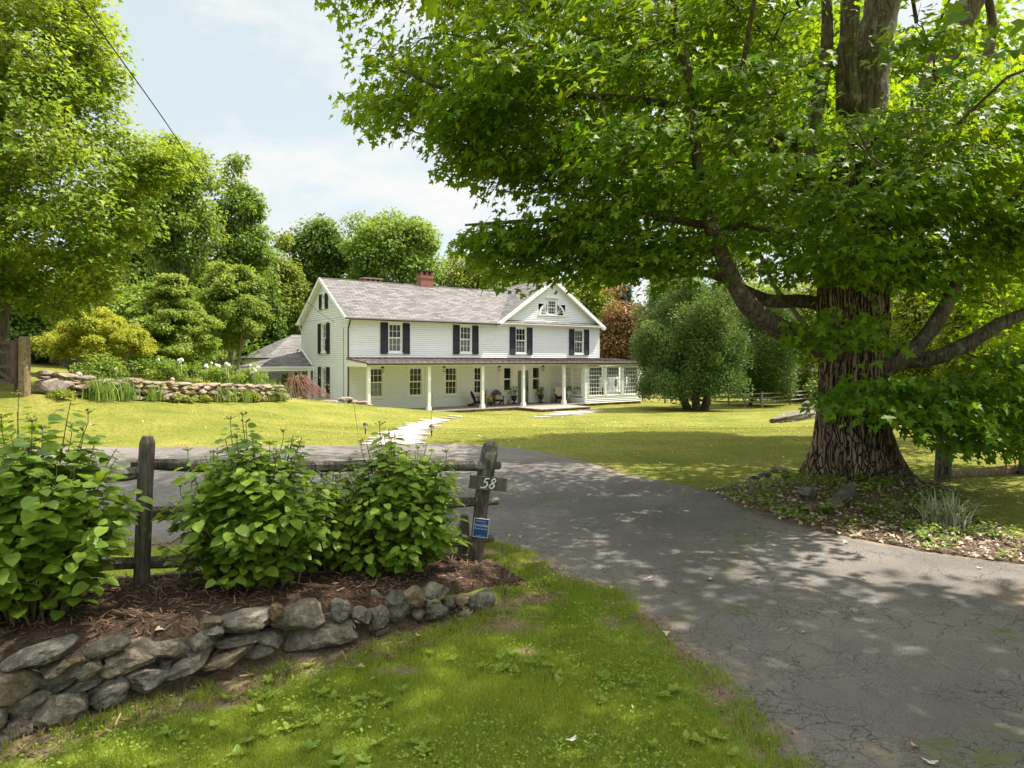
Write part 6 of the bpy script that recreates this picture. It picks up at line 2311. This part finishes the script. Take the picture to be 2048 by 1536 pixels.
# mound: stones and plants at the foot of the old maple
for k, (px, py, sx, sy, sz, lab) in enumerate([(1528, 953, .13, .12, .10, 'rounded mossy stone at the left end of the soil mound'), (1505, 958, .10, .09, .08, 'small pale stone left of the mossy stone'), (1614, 988, .14, .12, .12, 'dark squared stone on the mound before the trunk'), (1690, 990, .30, .16, .09, 'long flat leaning stone right of the squared stone'), (1672, 1012, .14, .10, .08, 'low stone half buried below the leaning stone'), (1620, 1018, .10, .10, .08, 'small stone at the drive edge below the squared stone'), (1795, 1010, .10, .08, .05, 'small sunlit stone on the right half of the mound'), (1560, 940, .22, .12, .07, 'flat stone beside the left root of the old maple')]):
    x, y, z = ground_pt(px, py + sz * 60, .1)
    mb = MB()
    rock_mesh(mb, (0, 0, 0), (sx, sy, sz), 850 + k, Matrix.Rotation(.3 * k, 3, 'Z') @ Matrix.Rotation(.2 * (k % 3 - 1), 3, 'Y'), 3, .2, 6)
    o = mb.build('mound_stone', 'fieldstone')
    o.location = (x, y, GZ(x, y) + sz * .5)
    tag(o, lab, 'stone', 'stones on the mound under the old maple')
x, y, z = ground_pt(1890, 1050, .1)
blade_clump('variegated_grass', 'white striped grass clump arching on the sunny right side of the mound', 'plant', x, y, 150, .50, .022, .22, 'variegated', 41, None, 1.25)


def weed_plant(label, px, py, n, h, size, seed, m='weed'):
    x, y, z = ground_pt(px, py, .1)
    rg = np.random.default_rng(seed)
    root = empty('leafy_weed', (x, y, GZ(x, y)), 0, label, 'plant', 'leafy weeds on the mound')
    sm = MB()
    P, T, N, S = [], [], [], []
    for k in range(n):
        tip = np.array([rg.normal(0, h * .45), rg.normal(0, h * .35), h * rg.uniform(.5, 1)])
        sm.tube([(0, 0, -.02), tip * .5 + np.array([0, 0, .03]), tip], .003, 3, cap=False)
        for i in range(7):
            q = rg.uniform(.35, 1)
            a = rg.uniform(0, 6.28)
            P.append(tip * q)
            T.append([math.cos(a), math.sin(a), -.1])
            N.append([rg.normal(0, .25), rg.normal(0, .25), 1])
            S.append(size * rg.uniform(.7, 1.2))
    sm.build('stems', 'stem', root)
    leaf_obj('foliage', m, np.array(P), np.array(T), np.array(N), np.array(S), OVAL_T, OVAL_F, rg.random(len(P)), root)


for k, (px, py, n, h, s, lab) in enumerate([(1575, 965, 9, .22, .07, 'leafy weed against the left root of the old maple'), (1672, 972, 8, .22, .075, 'leafy weed at the foot of the trunk above the leaning stone'), (1650, 1030, 12, .20, .06, 'leafy weed before the low half buried stone'), (1740, 1035, 12, .2, .06, 'leafy weed in the middle of the mound near the drive'), (1720, 968, 4, .2, .11, 'broad leaved weed close against the trunk centre'), (1780, 975, 8, .16, .06, 'leafy weed below the right root of the old maple'), (1925, 1020, 14, .32, .09, 'sunlit leafy weed behind the striped grass'), (1530, 990, 9, .12, .05, 'low weed at the left foot of the mound'), (1600, 1025, 7, .14, .055, 'weed at the drive edge left of the small stone'), (1855, 1085, 9, .14, .05, 'low weed at the drive edge before the striped grass'), (1820, 1060, 8, .14, .05, 'low weed left of the striped grass'), (1700, 1050, 8, .12, .05, 'low weed at the drive edge below the mound centre'), (1990, 1080, 12, .25, .06, 'pale weed at the right end of the mound')]):
    weed_plant(lab, px, py, n, h, s, 400 + k)

# ------------------------------------------------------------------ things on the porch
def adirondack(label, s, y, face, cushion=True):
    """slatted garden chair with fan back; face = heading in house coordinates"""
    p = HP(s, y, 0)
    root = empty('adirondack_chair', p, HROT + face, label, 'chair', 'wooden chairs on the porch')
    # local: -y is the front
    m = 'wood_dark'
    mb = MB()
    for k in range(6):
        f = k / 5
        yy = -.30 + .46 * f
        mb.bar((-.26, yy, .36 - .11 * f), (.26, yy, .36 - .11 * f), .075, .02)
    mb.build('seat', m, root)
    mb = MB()
    for k in range(7):
        x = (k - 3) * .078
        top = .98 - .035 * (k - 3) ** 2 * .55
        mb.bar((x, .16, .22), (x * 1.25, .16 + .42 * (top - .22), top), .068, .02, (0, 1, 0))
    mb.bar((-.28, .24, .40), (.28, .24, .40), .06, .02)
    mb.bar((-.30, .38, .72), (.30, .38, .72), .06, .02)
    mb.build('backrest', m, root)
    for sx in (-1, 1):
        mb = MB()
        mb.bar((sx * .335, -.36, .55), (sx * .33, .38, .56), .13, .025)
        mb.build('arm', m, root)
        mb = MB()
        mb.box((sx * .29 - .02, -.31, 0), (sx * .29 + .02, -.21, .54))
        mb.build('leg', m, root)
        mb = MB()
        mb.bar((sx * .25, -.32, .32), (sx * .25, .62, .03), .03, .11)
        mb.build('leg', m, root)
    return root, p


def pillow(label, s, y, z, face, name='pillow', m='cushion', w=.21, h=.15):
    p = HP(s, y, z)
    mb = MB()
    n = 10
    for side in (-1, 1):
        o = len(mb.v)
        for i in range(n + 1):
            for j in range(n + 1):
                a, b = i / n * 2 - 1, j / n * 2 - 1
                t_ = (max(0, (1 - a ** 4) * (1 - b ** 4))) ** .5 * .06
                mb.v.append((a * w, side * t_ - b * .05, b * h))
        for i in range(n):
            for j in range(n):
                mb.f.append([o + i * (n + 1) + j, o + (i + 1) * (n + 1) + j, o + (i + 1) * (n + 1) + j + 1, o + i * (n + 1) + j + 1])
    o = mb.build(name, m, smooth=True)
    o.location = p
    o.rotation_euler = (R(-18), 0, HROT + face)
    return tag(o, label, 'pillow')


adirondack('brown garden chair seen side on at the left of the porch pair', 8.25, -.85, R(75))
pillow('tan pillow on the side on garden chair', 8.25 + .08, -.83, .47, R(75))
adirondack('brown garden chair facing the lawn left of the front door', 9.85, -.75, R(-20))
pillow('tan pillow on the chair facing the lawn', 9.83, -.80, .47, R(-20))
r, p = adirondack('dark garden chair draped with a sheepskin near the sunroom', 14.85, -1.0, R(-30))
mb = MB()
n, ny = 14, 18
for i in range(n + 1):
    for j in range(ny + 1):
        a, b = i / n * 2 - 1, j / ny
        w = .30 * (1 + .22 * math.sin(b * 9 + 1)) * (1.1 - .35 * abs(b - .45))
        z = 1.04 - .62 * b
        yb_ = .16 + .42 * (z - .22) - .045 - .02 * math.sin(a * 9) * math.sin(b * 11)
        if b > .86:
            yb_ -= (b - .86) * 1.2
        mb.v.append((a * w, yb_ - .03 * (1 - a * a), z + .02 * math.sin(a * 5)))
for i in range(n):
    for j in range(ny):
        mb.f.append([i * (ny + 1) + j, (i + 1) * (ny + 1) + j, (i + 1) * (ny + 1) + j + 1, i * (ny + 1) + j + 1])
o = mb.build('sheepskin_throw', 'fleece', smooth=True)
o.location, o.rotation_euler = p, (0, 0, HROT + R(-30))
sm = o.modifiers.new('thickness', 'SOLIDIFY')
sm.thickness = .035
tag(o, 'cream sheepskin hanging over the back of the dark chair', 'throw')


def plant_tuft(parent, z, r, h, n, m, seed, size=.12):
    rg = np.random.default_rng(seed)
    P = rg.normal(0, 1, (n, 3)) * np.array([r, r, h * .4]) + np.array([0, 0, z + h * .5])
    d = P - np.array([0, 0, z])
    leaf_obj('foliage', m, P, d + np.array([0, 0, -.05]), np.array([0, 0, 1]) + rg.normal(0, .4, (n, 3)), size * rg.uniform(.6, 1.2, n), OVAL_T, OVAL_F, rg.random(n), parent)
    mb = MB()
    mb.tube([(0, 0, z - .05), (0, 0, z + h * .5)], .012, 5)
    mb.build('stems', 'stem', parent)


for k, (s, y, lab) in enumerate([(11.35, -.45, 'dark blue urn with leafy green plant left of the front door'), (13.60, -.45, 'dark blue urn with upright green plant right of the front door')]):
    r = empty('urn_planter', HP(s, y, 0), HROT, lab, 'planter', 'urn planters flanking the front door')
    mb = MB()
    mb.box((-.15, -.15, 0), (.15, .15, .05))
    mb.lathe([(.13, .05), (.06, .10), (.045, .17), (.09, .21), (.17, .30), (.185, .42), (.20, .50), (.235, .53), (.235, .55), (.20, .55), (.18, .50)], 20)
    mb.build('urn', 'urn', r, smooth=False)
    plant_tuft(r, .52, .12, .38, 70, 'leaf_yellow', 30 + k, .16)
r = empty('flower_pot', HP(9.1, -1.0, 0), HROT, 'pot of yellow flowers on the porch floor between the two chairs', 'flower pot')
mb = MB(); mb.lathe([(.09, 0), (.13, .20), (.14, .22), (.12, .22)], 14); mb.build('pot', 'urn', r)
plant_tuft(r, .22, .12, .28, 60, 'leaf_yellow', 40, .10)
mb = MB()
rg = np.random.default_rng(2)
for k in range(22):
    ball(mb, tuple(rg.normal(0, 1, 3) * np.array([.11, .11, .06]) + np.array([0, 0, .46])), .035, k)
mb.build('flowers', 'yellow_flower', r)
st = empty('side_table', HP(9.05, -.35, 0), HROT, 'small dark side table carrying a terracotta pot between the chairs', 'table')
mb = MB(); mb.box((-.2, -.2, .47), (.2, .2, .50)); mb.build('table_top', 'wood_dark', st)
for a in (-.17, .17):
    for b in (-.17, .17):
        mb = MB(); mb.box((a - .02, b - .02, 0), (a + .02, b + .02, .47)); mb.build('leg', 'wood_dark', st)
r = empty('flower_pot', HP(9.05, -.35, .50), HROT, 'terracotta pot with red and green plant on the side table', 'flower pot')
mb = MB(); mb.lathe([(.08, 0), (.12, .17), (.135, .18), (.135, .22), (.11, .22)], 14); mb.build('pot', 'terracotta', r)
plant_tuft(r, .22, .09, .22, 40, 'leaf_mid', 41, .10)
mb = MB()
for k in range(8):
    ball(mb, tuple(rg.normal(0, 1, 3) * np.array([.08, .08, .03]) + np.array([0, -.05, .30])), .03, k)
mb.build('flowers', 'red_flower', r)
ws_ = empty('plant_stand', HP(15.35, -1.35, 0), HROT, 'white plant stand beside the sheepskin chair', 'plant stand')
mb = MB(); mb.box((-.17, -.17, .56), (.17, .17, .60)); mb.build('stand_top', 'trim', ws_)
for a in (-.14, .14):
    for b in (-.14, .14):
        mb = MB(); mb.box((a - .02, b - .02, 0), (a + .02, b + .02, .56)); mb.build('leg', 'trim', ws_)
r = empty('potted_fern', HP(15.35, -1.35, .60), HROT, 'green fern in a white bowl on the plant stand', 'potted plant')
mb = MB(); mb.lathe([(.07, 0), (.13, .08), (.14, .15), (.12, .15)], 14); mb.build('bowl', 'white_metal', r)
plant_tuft(r, .13, .13, .25, 90, 'leaf_mid', 43, .13)
for k, (s, y, lab) in enumerate([(10.55, -.95, 'small brown clay figure on the floor right of the front facing chair'), (14.35, -.75, 'small lantern shaped clay pot left of the sheepskin chair'), (15.05, -1.75, 'brown clay lantern at the foot of the last porch post')]):
    r = empty('clay_lantern', HP(s, y, 0), HROT, lab, 'lantern', 'clay lanterns on the porch floor')
    mb = MB(); mb.lathe([(.08, 0), (.12, .05), (.12, .20), (.07, .27)], 12); mb.build('body', 'clay', r)
    mb = MB(); mb.lathe([(.085, .265), (.06, .31), (.025, .34), (.03, .37)], 12); mb.build('lid', 'clay', r)
mb = MB(); mb.box((-.42, -.28, 0), (.42, .28, .018))
o = mb.build('door_mat', 'mat_coir', bevel=.006)
o.location, o.rotation_euler = HP(12.41, -.42, .0), (0, 0, HROT)
tag(o, 'brown coir mat before the front door', 'door mat')
for s, lab in ((1.45, 'black lantern under the porch roof nearest the left post'), (5.45, 'black lantern hanging before the middle porch windows'), (9.45, 'black lantern hanging above the two porch chairs'), (13.0, 'black lantern hanging before the sidelight right of the door')):
    r = empty('hanging_lantern', HP(s, -1.45, 2.66), HROT, lab, 'lantern', 'black lanterns hanging under the porch roof')
    mb = MB()
    mb.tube([(0, 0, 0.02), (0, 0, -.10)], .008, 5)
    mb.lathe([(.012, -.09), (.03, -.11), (.11, -.20), (.115, -.215)], 8)
    mb.lathe([(.085, -.43), (.085, -.45), (.03, -.47)], 8)
    for q in range(6):
        a = q * math.pi / 3
        mb.tube([(.10 * math.cos(a), .10 * math.sin(a), -.21), (.08 * math.cos(a), .08 * math.sin(a), -.44)], .009, 4)
    mb.build('frame', 'black_iron', r)
    mb = MB(); mb.lathe([(.018, -.43), (.018, -.32)], 8); mb.build('candle', 'lamp_glass', r)
mb = MB()
pts = [(.30 * math.cos(a), 0, .36 * math.sin(a)) for a in np.linspace(0, 2 * math.pi, 25)]
mb.tube(pts, .085, 8, cap=False, wob=.25, seed=2)
o = mb.build('wreath', 'wood_dark')
o.location, o.rotation_euler = HP(-.12, 6.35, 1.35), (0, 0, HROT + R(90))
tag(o, 'dark oval wreath hanging on the side porch wall', 'wreath')
# rust coloured chairs seen through the sunroom glass
def armchair(label, s, y, face):
    r = empty('armchair', HP(s, y, -.01), HROT + face, label, 'chair', 'armchairs in the sunroom')
    mb = MB(); mb.box((-.30, -.35, .15), (.30, .30, .45)); mb.build('seat', 'red_seat', r, bevel=.04)
    mb = MB(); mb.hexa([(x, yy, z) for z, o_ in ((.3, 0), (1.0, .12)) for x, yy in ((-.34, .22 + o_), (.34, .22 + o_), (.34, .36 + o_), (-.34, .36 + o_))]); mb.build('backrest', 'red_seat', r, bevel=.04)
    for sx in (-1, 1):
        mb = MB(); mb.box((sx * .37 - .07, -.36, .15), (sx * .37 + .07, .34, .62)); mb.build('arm', 'red_seat', r, bevel=.03)
        for yy in (-.3, .25):
            mb = MB(); mb.box((sx * .35 - .03, yy - .03, 0), (sx * .35 + .03, yy + .03, .15)); mb.build('leg', 'wood_dark', r)


armchair('rust red armchair behind the first sunroom window', 17.3, -1.2, R(160))
armchair('rust red armchair behind the middle sunroom window', 18.7, -.9, R(200))
for s, y, lab in ((17.55, -1.9, 'white shaded lamp between the first two sunroom windows'), (19.3, -1.9, 'white shaded lamp between the last two sunroom windows')):
    r = empty('floor_lamp', HP(s, y, -.01), HROT, lab, 'lamp', 'lamps in the sunroom')
    mb = MB(); mb.lathe([(.14, 0), (.14, .02), (.02, .04), (.015, 1.0)], 10); mb.build('stand', 'black_iron', r)
    mb = MB(); mb.lathe([(.10, 1.0), (.10, 1.5), (.09, 1.5)], 12); mb.build('lamp_shade', 'cushion', r)

# ------------------------------------------------------------------ grass, clover, weeds, litter
def field(x, y, sc, seed):
    a = np.sin(x * sc * 1.7 + 1.9 * np.sin(y * sc * 1.3 + seed)) * np.sin(y * sc * 2.1 + 1.4 * np.sin(x * sc * .9 + seed * 2))
    b = np.sin(x * sc * 4.1 + seed + 1.3 * np.sin(y * sc * 3.7)) * np.sin(y * sc * 4.9 + 2 * seed)
    return .5 + .33 * a + .17 * b


def bare(x, y):
    """1 where soil shows"""
    return dirt_of(x, y) * 1.15


rg = np.random.default_rng(99)


def scatter(n, x0, x1, y0, y1, margin=.83):
    x, y = rg.uniform(x0, x1, n), rg.uniform(y0, y1, n)
    k = (np.abs(x) < y * margin + .3) & ~in_poly(x, y, DRIVE)
    return x[k], y[k]


def house_in(x, y):
    dx, dy = x - HC.x, y - HC.y
    s_, t_ = dx * _cu + dy * _su, -dx * _su + dy * _cu
    return ((s_ > -.6) & (s_ < 21.2) & (t_ > -2.75) & (t_ < 9)) | ((s_ > 9.9) & (s_ < 14.05) & (t_ > -5.1) & (t_ < 0))


def blades(name, label, x, y, h, w, lean=.5, tintadd=0.0):
    n = len(x)
    z = G(x, y)
    az = rg.uniform(0, 2 * np.pi, n)
    ln = np.abs(rg.normal(0, lean, n))
    tip = np.stack([np.cos(az) * ln, np.sin(az) * ln, np.ones(n)], 1)
    faz = rg.uniform(0, 2 * np.pi, n)
    nor = np.stack([np.cos(faz), np.sin(faz), np.full(n, .15)], 1)
    pos = np.stack([x, y, z - .004], 1)
    ti = .12 + .52 * field(x, y, .9, 3.1) + .28 * field(x, y, 3.3, 1.2) + rg.normal(0, .24, n) + tintadd
    hh = h * rg.uniform(.45, 1.2, n)
    return pos, tip, nor, hh, ti, w


def grass_obj(name, label, sets, m='grass'):
    out = []
    for pos, tip, nor, hh, ti, w in sets:
        out.append((pos, tip, nor, hh, ti, np.full(len(pos), w)))
    pos, tip, nor, hh, ti, w = [np.concatenate([o[i] for o in out]) for i in range(6)]
    tip = nrmz(tip)
    lat = nrmz(np.cross(tip, nor))
    N = len(pos)
    V = np.empty((N, 3, 3))
    V[:, 0] = pos - lat * w[:, None] / 2
    V[:, 1] = pos + lat * w[:, None] / 2
    V[:, 2] = pos + tip * hh[:, None]
    me = bpy.data.meshes.new(name)
    me.vertices.add(N * 3)
    me.vertices.foreach_set('co', V.reshape(-1).astype(np.float32))
    me.loops.add(N * 3)
    me.loops.foreach_set('vertex_index', np.arange(N * 3, dtype=np.int32))
    me.polygons.add(N)
    me.polygons.foreach_set('loop_start', np.arange(0, N * 3, 3, dtype=np.int32))
    a = me.attributes.new('tint', 'FLOAT', 'POINT')
    a.data.foreach_set('value', np.repeat(np.clip(ti, 0, 1), 3).astype(np.float32))
    me.materials.append(M[m])
    me.update()
    me.validate()
    o = bpy.data.objects.new(name, me)
    COL.objects.link(o)
    return tag(o, label, 'grass', kind='stuff')


def wall_side(x, y):
    rx, ry = x + 2.75, y - 3.6
    al, tt = rx * _wd[0] + ry * _wd[1], rx * _wn[0] + ry * _wn[1]
    return al, tt


sets = []
x, y = scatter(330000, -3.6, 2.2, 2.7, 6.8)
al, tt = wall_side(x, y)
k = ~in_poly(x, y, BED) & ~((tt > -.02) & (tt < .45) & (al < 3.3))
k &= rg.random(len(x)) > bare(x, y) + .35 * (field(x, y, 2.6, 7) > .78)
x, y = x[k], y[k]
hh = .050 * (.55 + .95 * field(x, y, 1.8, 5))
sets.append(blades('', '', x, y, hh * 1.1, .005, .95))
x, y = scatter(60000, -7, 0, 5, 8.6)
k = ~in_poly(x, y, BED) & (rg.random(len(x)) > bare(x, y))
sets.append(blades('', '', x[k], y[k], .05, .005, .5, .1))
grass_obj('grass', 'green grass of the verge, colour lifted for the shade, in front of and behind the stone edging', sets, 'grass_near')
sets = []
x, y = scatter(260000, -14, 13, 7, 24)
k = ~in_poly(x, y, MOUND) & ~in_poly(x, y, BED) & ~in_poly(x, y, PATH) & (rg.random(len(x)) > bare(x, y))
x, y = x[k], y[k]
sets.append(blades('', '', x, y, .036, .006, .6))
x, y = scatter(170000, -26, 26, 22, 52)
k = ~house_in(x, y) & ~in_poly(x, y, PATH) & ~in_poly(x, y, PAD)
sets.append(blades('', '', x[k], y[k], .034, .014, .7))
grass_obj('grass', 'short mown grass blades of the sunny lawn beyond the drive', sets)

# ragged taller tufts along drive, wall and mound edges
P_ = []
D = np.array(DRIVE[:110])
for i in range(11000):
    j = rg.integers(len(D) - 1)
    q = D[j] + (D[j + 1] - D[j]) * rg.random() + rg.normal(0, .055, 2)
    P_.append(q)
for i in range(1500):
    al = rg.uniform(-.6, 3.4)
    P_.append(_p0 + _dv * al + _wn * rg.normal(-.10, .06))
P_ = np.array(P_)
tf = field(P_[:, 0], P_[:, 1], 3.0, 9) > .46
P_ = P_[tf]
P_ = np.repeat(P_, 4, axis=0) + rg.normal(0, .02, (len(P_) * 4, 2))
k = np.abs(P_[:, 0]) < P_[:, 1] * .83 + .3
P_ = P_[k]
grass_obj('grass_tufts', 'longer ragged grass tufts along the drive edge and the stone edging', [blades('', '', P_[:, 0], P_[:, 1], .080, .0052, .8, .05)], 'grass_near')

x, y = scatter(1500, -14, 12, 9, 30)
k = ~in_poly(x, y, MOUND) & ~in_poly(x, y, PATH) & (field(x, y, .6, 8) > .45)
x, y = x[k], y[k]
n = len(x)
tag(leaf_obj('clover_blossoms', 'white_flower', np.stack([x, y, G(x, y) + .035], 1), rg.normal(0, 1, (n, 3)) * np.array([1, 1, .1]), np.array([0, 0, 1]) + rg.normal(0, .3, (n, 3)), rg.uniform(.02, .045, n), STAR_T, STAR_F, rg.random(n)), 'tiny white clover blossoms dotted over the lawn', 'clover', kind='stuff')
# clover and small broad leaves in the near lawn
x, y = scatter(26000, -3.4, 2.0, 2.8, 6.6)
al, tt = wall_side(x, y)
k = ~in_poly(x, y, BED) & ((tt < -.05) | (al > 3.4)) & (field(x, y, 1.5, 4.2) + rg.normal(0, .12, len(x)) > .52) & (rg.random(len(x)) > bare(x, y) * .8)
x, y = x[k], y[k]
n = len(x)
az = rg.uniform(0, 6.28, n)
pos = np.stack([x, y, G(x, y) + rg.uniform(.02, .05, n)], 1)
tip = np.stack([np.cos(az), np.sin(az), rg.normal(0, .25, n)], 1)
nor = np.stack([rg.normal(0, .3, n), rg.normal(0, .3, n), np.ones(n)], 1)
tag(leaf_obj('clover', 'weed', pos, tip, nor, rg.uniform(.013, .028, n), OVAL_T, OVAL_F, .3 + .5 * field(x, y, 4, 2) + rg.normal(0, .12, n)), 'patches of clover and small broad leaves in the near lawn', 'clover', kind='stuff')
P, T, N_, S_, TI = [], [], [], [], []
for i in range(190):
    c = np.array([rg.uniform(-1.9, 1.3), rg.uniform(3.0, 4.6)])
    if in_poly(c[0:1], c[1:2], DRIVE)[0] or field(c[0:1], c[1:2], 1.1, 6)[0] < .42:
        continue
    al, tt = wall_side(c[0], c[1])
    if tt > -.1:
        continue
    z = GZ(*c)
    a0 = rg.uniform(0, 6.28)
    for q in range(rg.integers(4, 8)):
        a = a0 + q * 1.2 + rg.normal(0, .2)
        P.append((c[0], c[1], z + .012))
        T.append((math.cos(a), math.sin(a), rg.uniform(.2, .8)))
        N_.append((0, 0, 1))
        S_.append(rg.uniform(.035, .065))
        TI.append(rg.uniform(.3, 1))
tag(leaf_obj('plantain_weeds', 'weed', np.array(P), np.array(T), np.array(N_), np.array(S_), OVAL_T, OVAL_F, np.array(TI)), 'broad leaved plantain rosettes scattered in the near lawn', 'weeds', kind='stuff')


def litter(name, label, poly, n, size, m, lift, shape=None, cat='mulch', extra=None):
    Pp = np.array(poly)
    x, y = rg.uniform(Pp[:, 0].min(), Pp[:, 0].max(), n * 2), rg.uniform(Pp[:, 1].min(), Pp[:, 1].max(), n * 2)
    k = in_poly(x, y, Pp)
    x, y = x[k][:n], y[k][:n]
    n = len(x)
    az = rg.uniform(0, 6.28, n)
    pos = np.stack([x, y, G(x, y) + lift + rg.uniform(0, .015, n)], 1)
    tip = np.stack([np.cos(az), np.sin(az), rg.normal(0, .3, n)], 1)
    nor = np.stack([rg.normal(0, .45, n), rg.normal(0, .45, n), np.ones(n)], 1)
    return tag(leaf_obj(name, m, pos, tip, nor, size * rg.uniform(.4, 1.3, n), *(shape or ([(-.07, 0, 0), (.07, 0, 0), (.05, 1, .03), (-.05, 1, .03)], [(0, 1, 2, 3)])), rg.random(n)), label, cat, kind='stuff')


litter('mulch_chips', 'loose bark chips and dry needles on the mulch bed', BED, 15000, .055, 'chips', .034)
litter('leaf_litter', 'dry leaves and chips strewn over the soil mound', MOUND, 9000, .06, 'chips', .02)
litter('dead_leaves', 'crumpled tan leaves strewn over the soil mound', MOUND, 2600, .06, 'dry_leaf', .025, (STAR_T, STAR_F), 'leaves')
FRINGE = [(a, b) for a, b in jag([(-4.6, 2.3), (-2.7, 3.3), (-1.4, 4.15), (-.1, 4.95), (.5, 5.3), (.2, 6.3), (-.2, 6.9), (-.5, 6.4), (-.1, 5.5), (-1.5, 4.5), (-2.8, 3.65), (-4.7, 2.5)], .2, .05, 8)]
litter('dry_straw', 'dry straw and chips at the foot of the stone edging', FRINGE, 5200, .07, 'chips', .012, cat='straw')
# loose grit and crumbled asphalt along the drive edge
D2 = np.array(DRIVE[:110])
j = rg.integers(0, len(D2) - 1, 5000)
q = D2[j] + (D2[j + 1] - D2[j]) * rg.random((5000, 1)) + rg.normal(0, .11, (5000, 2))
q = q[np.abs(q[:, 0]) < q[:, 1] * .83 + .3]
n = len(q)
tag(leaf_obj('edge_grit', 'chips', np.stack([q[:, 0], q[:, 1], G(q[:, 0], q[:, 1]) + .014], 1), rg.normal(0, 1, (n, 3)) * np.array([1, 1, .2]), np.array([0, 0, 1]) + rg.normal(0, .4, (n, 3)), rg.uniform(.008, .024, n), QUAD_T, QUAD_F, rg.random(n)), 'loose grit and chips along the ragged drive edge', 'grit', kind='stuff')
# ground cover on the mound
x, y = rg.uniform(2.9, 6.3, 15000), rg.uniform(6.4, 11.2, 15000)
k = in_poly(x, y, MOUND) & (field(x, y, 2.2, 2.7) + rg.normal(0, .1, 15000) > .53)
x, y = x[k], y[k]
n = len(x)
az = rg.uniform(0, 6.28, n)
tag(leaf_obj('ground_cover', 'weed', np.stack([x, y, G(x, y) + rg.uniform(.02, .10, n)], 1), np.stack([np.cos(az), np.sin(az), rg.normal(0, .3, n)], 1), np.stack([rg.normal(0, .35, n), rg.normal(0, .35, n), np.ones(n)], 1), rg.uniform(.025, .06, n), OVAL_T, OVAL_F, rg.random(n)), 'low green ground cover leaves on the soil mound', 'ground cover', kind='stuff')

# a few fallen leaves
FL = [(717, 1346, 'd', .085), (840, 1282, 'd', .08), (750, 1370, 'd', .06), (1142, 1494, 'p', .075), (1195, 1486, 'd', .05), (1418, 1164, 'p', .08), (1332, 1277, 'p', .06), (1605, 1271, 'd', .05), (1690, 1088, 'p', .08), (1860, 1532, 'p', .08), (1224, 1180, 'd', .06), (1020, 1075, 'd', .07), (1040, 1077, 'p', .05), (1730, 1160, 'd', .05), (1830, 1500, 'd', .05), (320, 1263, 'd', .07), (1960, 1140, 'p', .06), (1300, 1160, 'd', .04)]
for k, (px, py, kd, sz) in enumerate(FL):
    x, y, z = ground_pt(px, py, 0)
    ond = in_poly(np.array([x]), np.array([y]), DRIVE)[0]
    a = rg.uniform(0, 6.28)
    mb = MB()
    mb.add([(vx * sz * .8, (vy - .4) * sz * .8, vz * sz * 1.3 + .012) for vx, vy, vz in MAPLE_T], MAPLE_F)
    o = mb.build('fallen_leaf', 'dry_leaf')
    at = o.data.attributes.new('tint', 'FLOAT', 'POINT')
    at.data.foreach_set('value', np.full(len(mb.v), .95 if kd == 'p' else rg.uniform(0, .35), np.float32))
    o.location = (x, y, GZ(x, y) + (.012 if ond else .03))
    o.rotation_euler = (rg.normal(0, .15), rg.normal(0, .15), a)
    tag(o, ('pale upturned' if kd == 'p' else 'curled brown') + ' fallen maple leaf ' + ('on the asphalt drive' if ond else 'on the near ground beside the drive'), 'leaf', ('pale' if kd == 'p' else 'brown') + ' fallen leaves ' + ('on the drive' if ond else 'on the grass'))
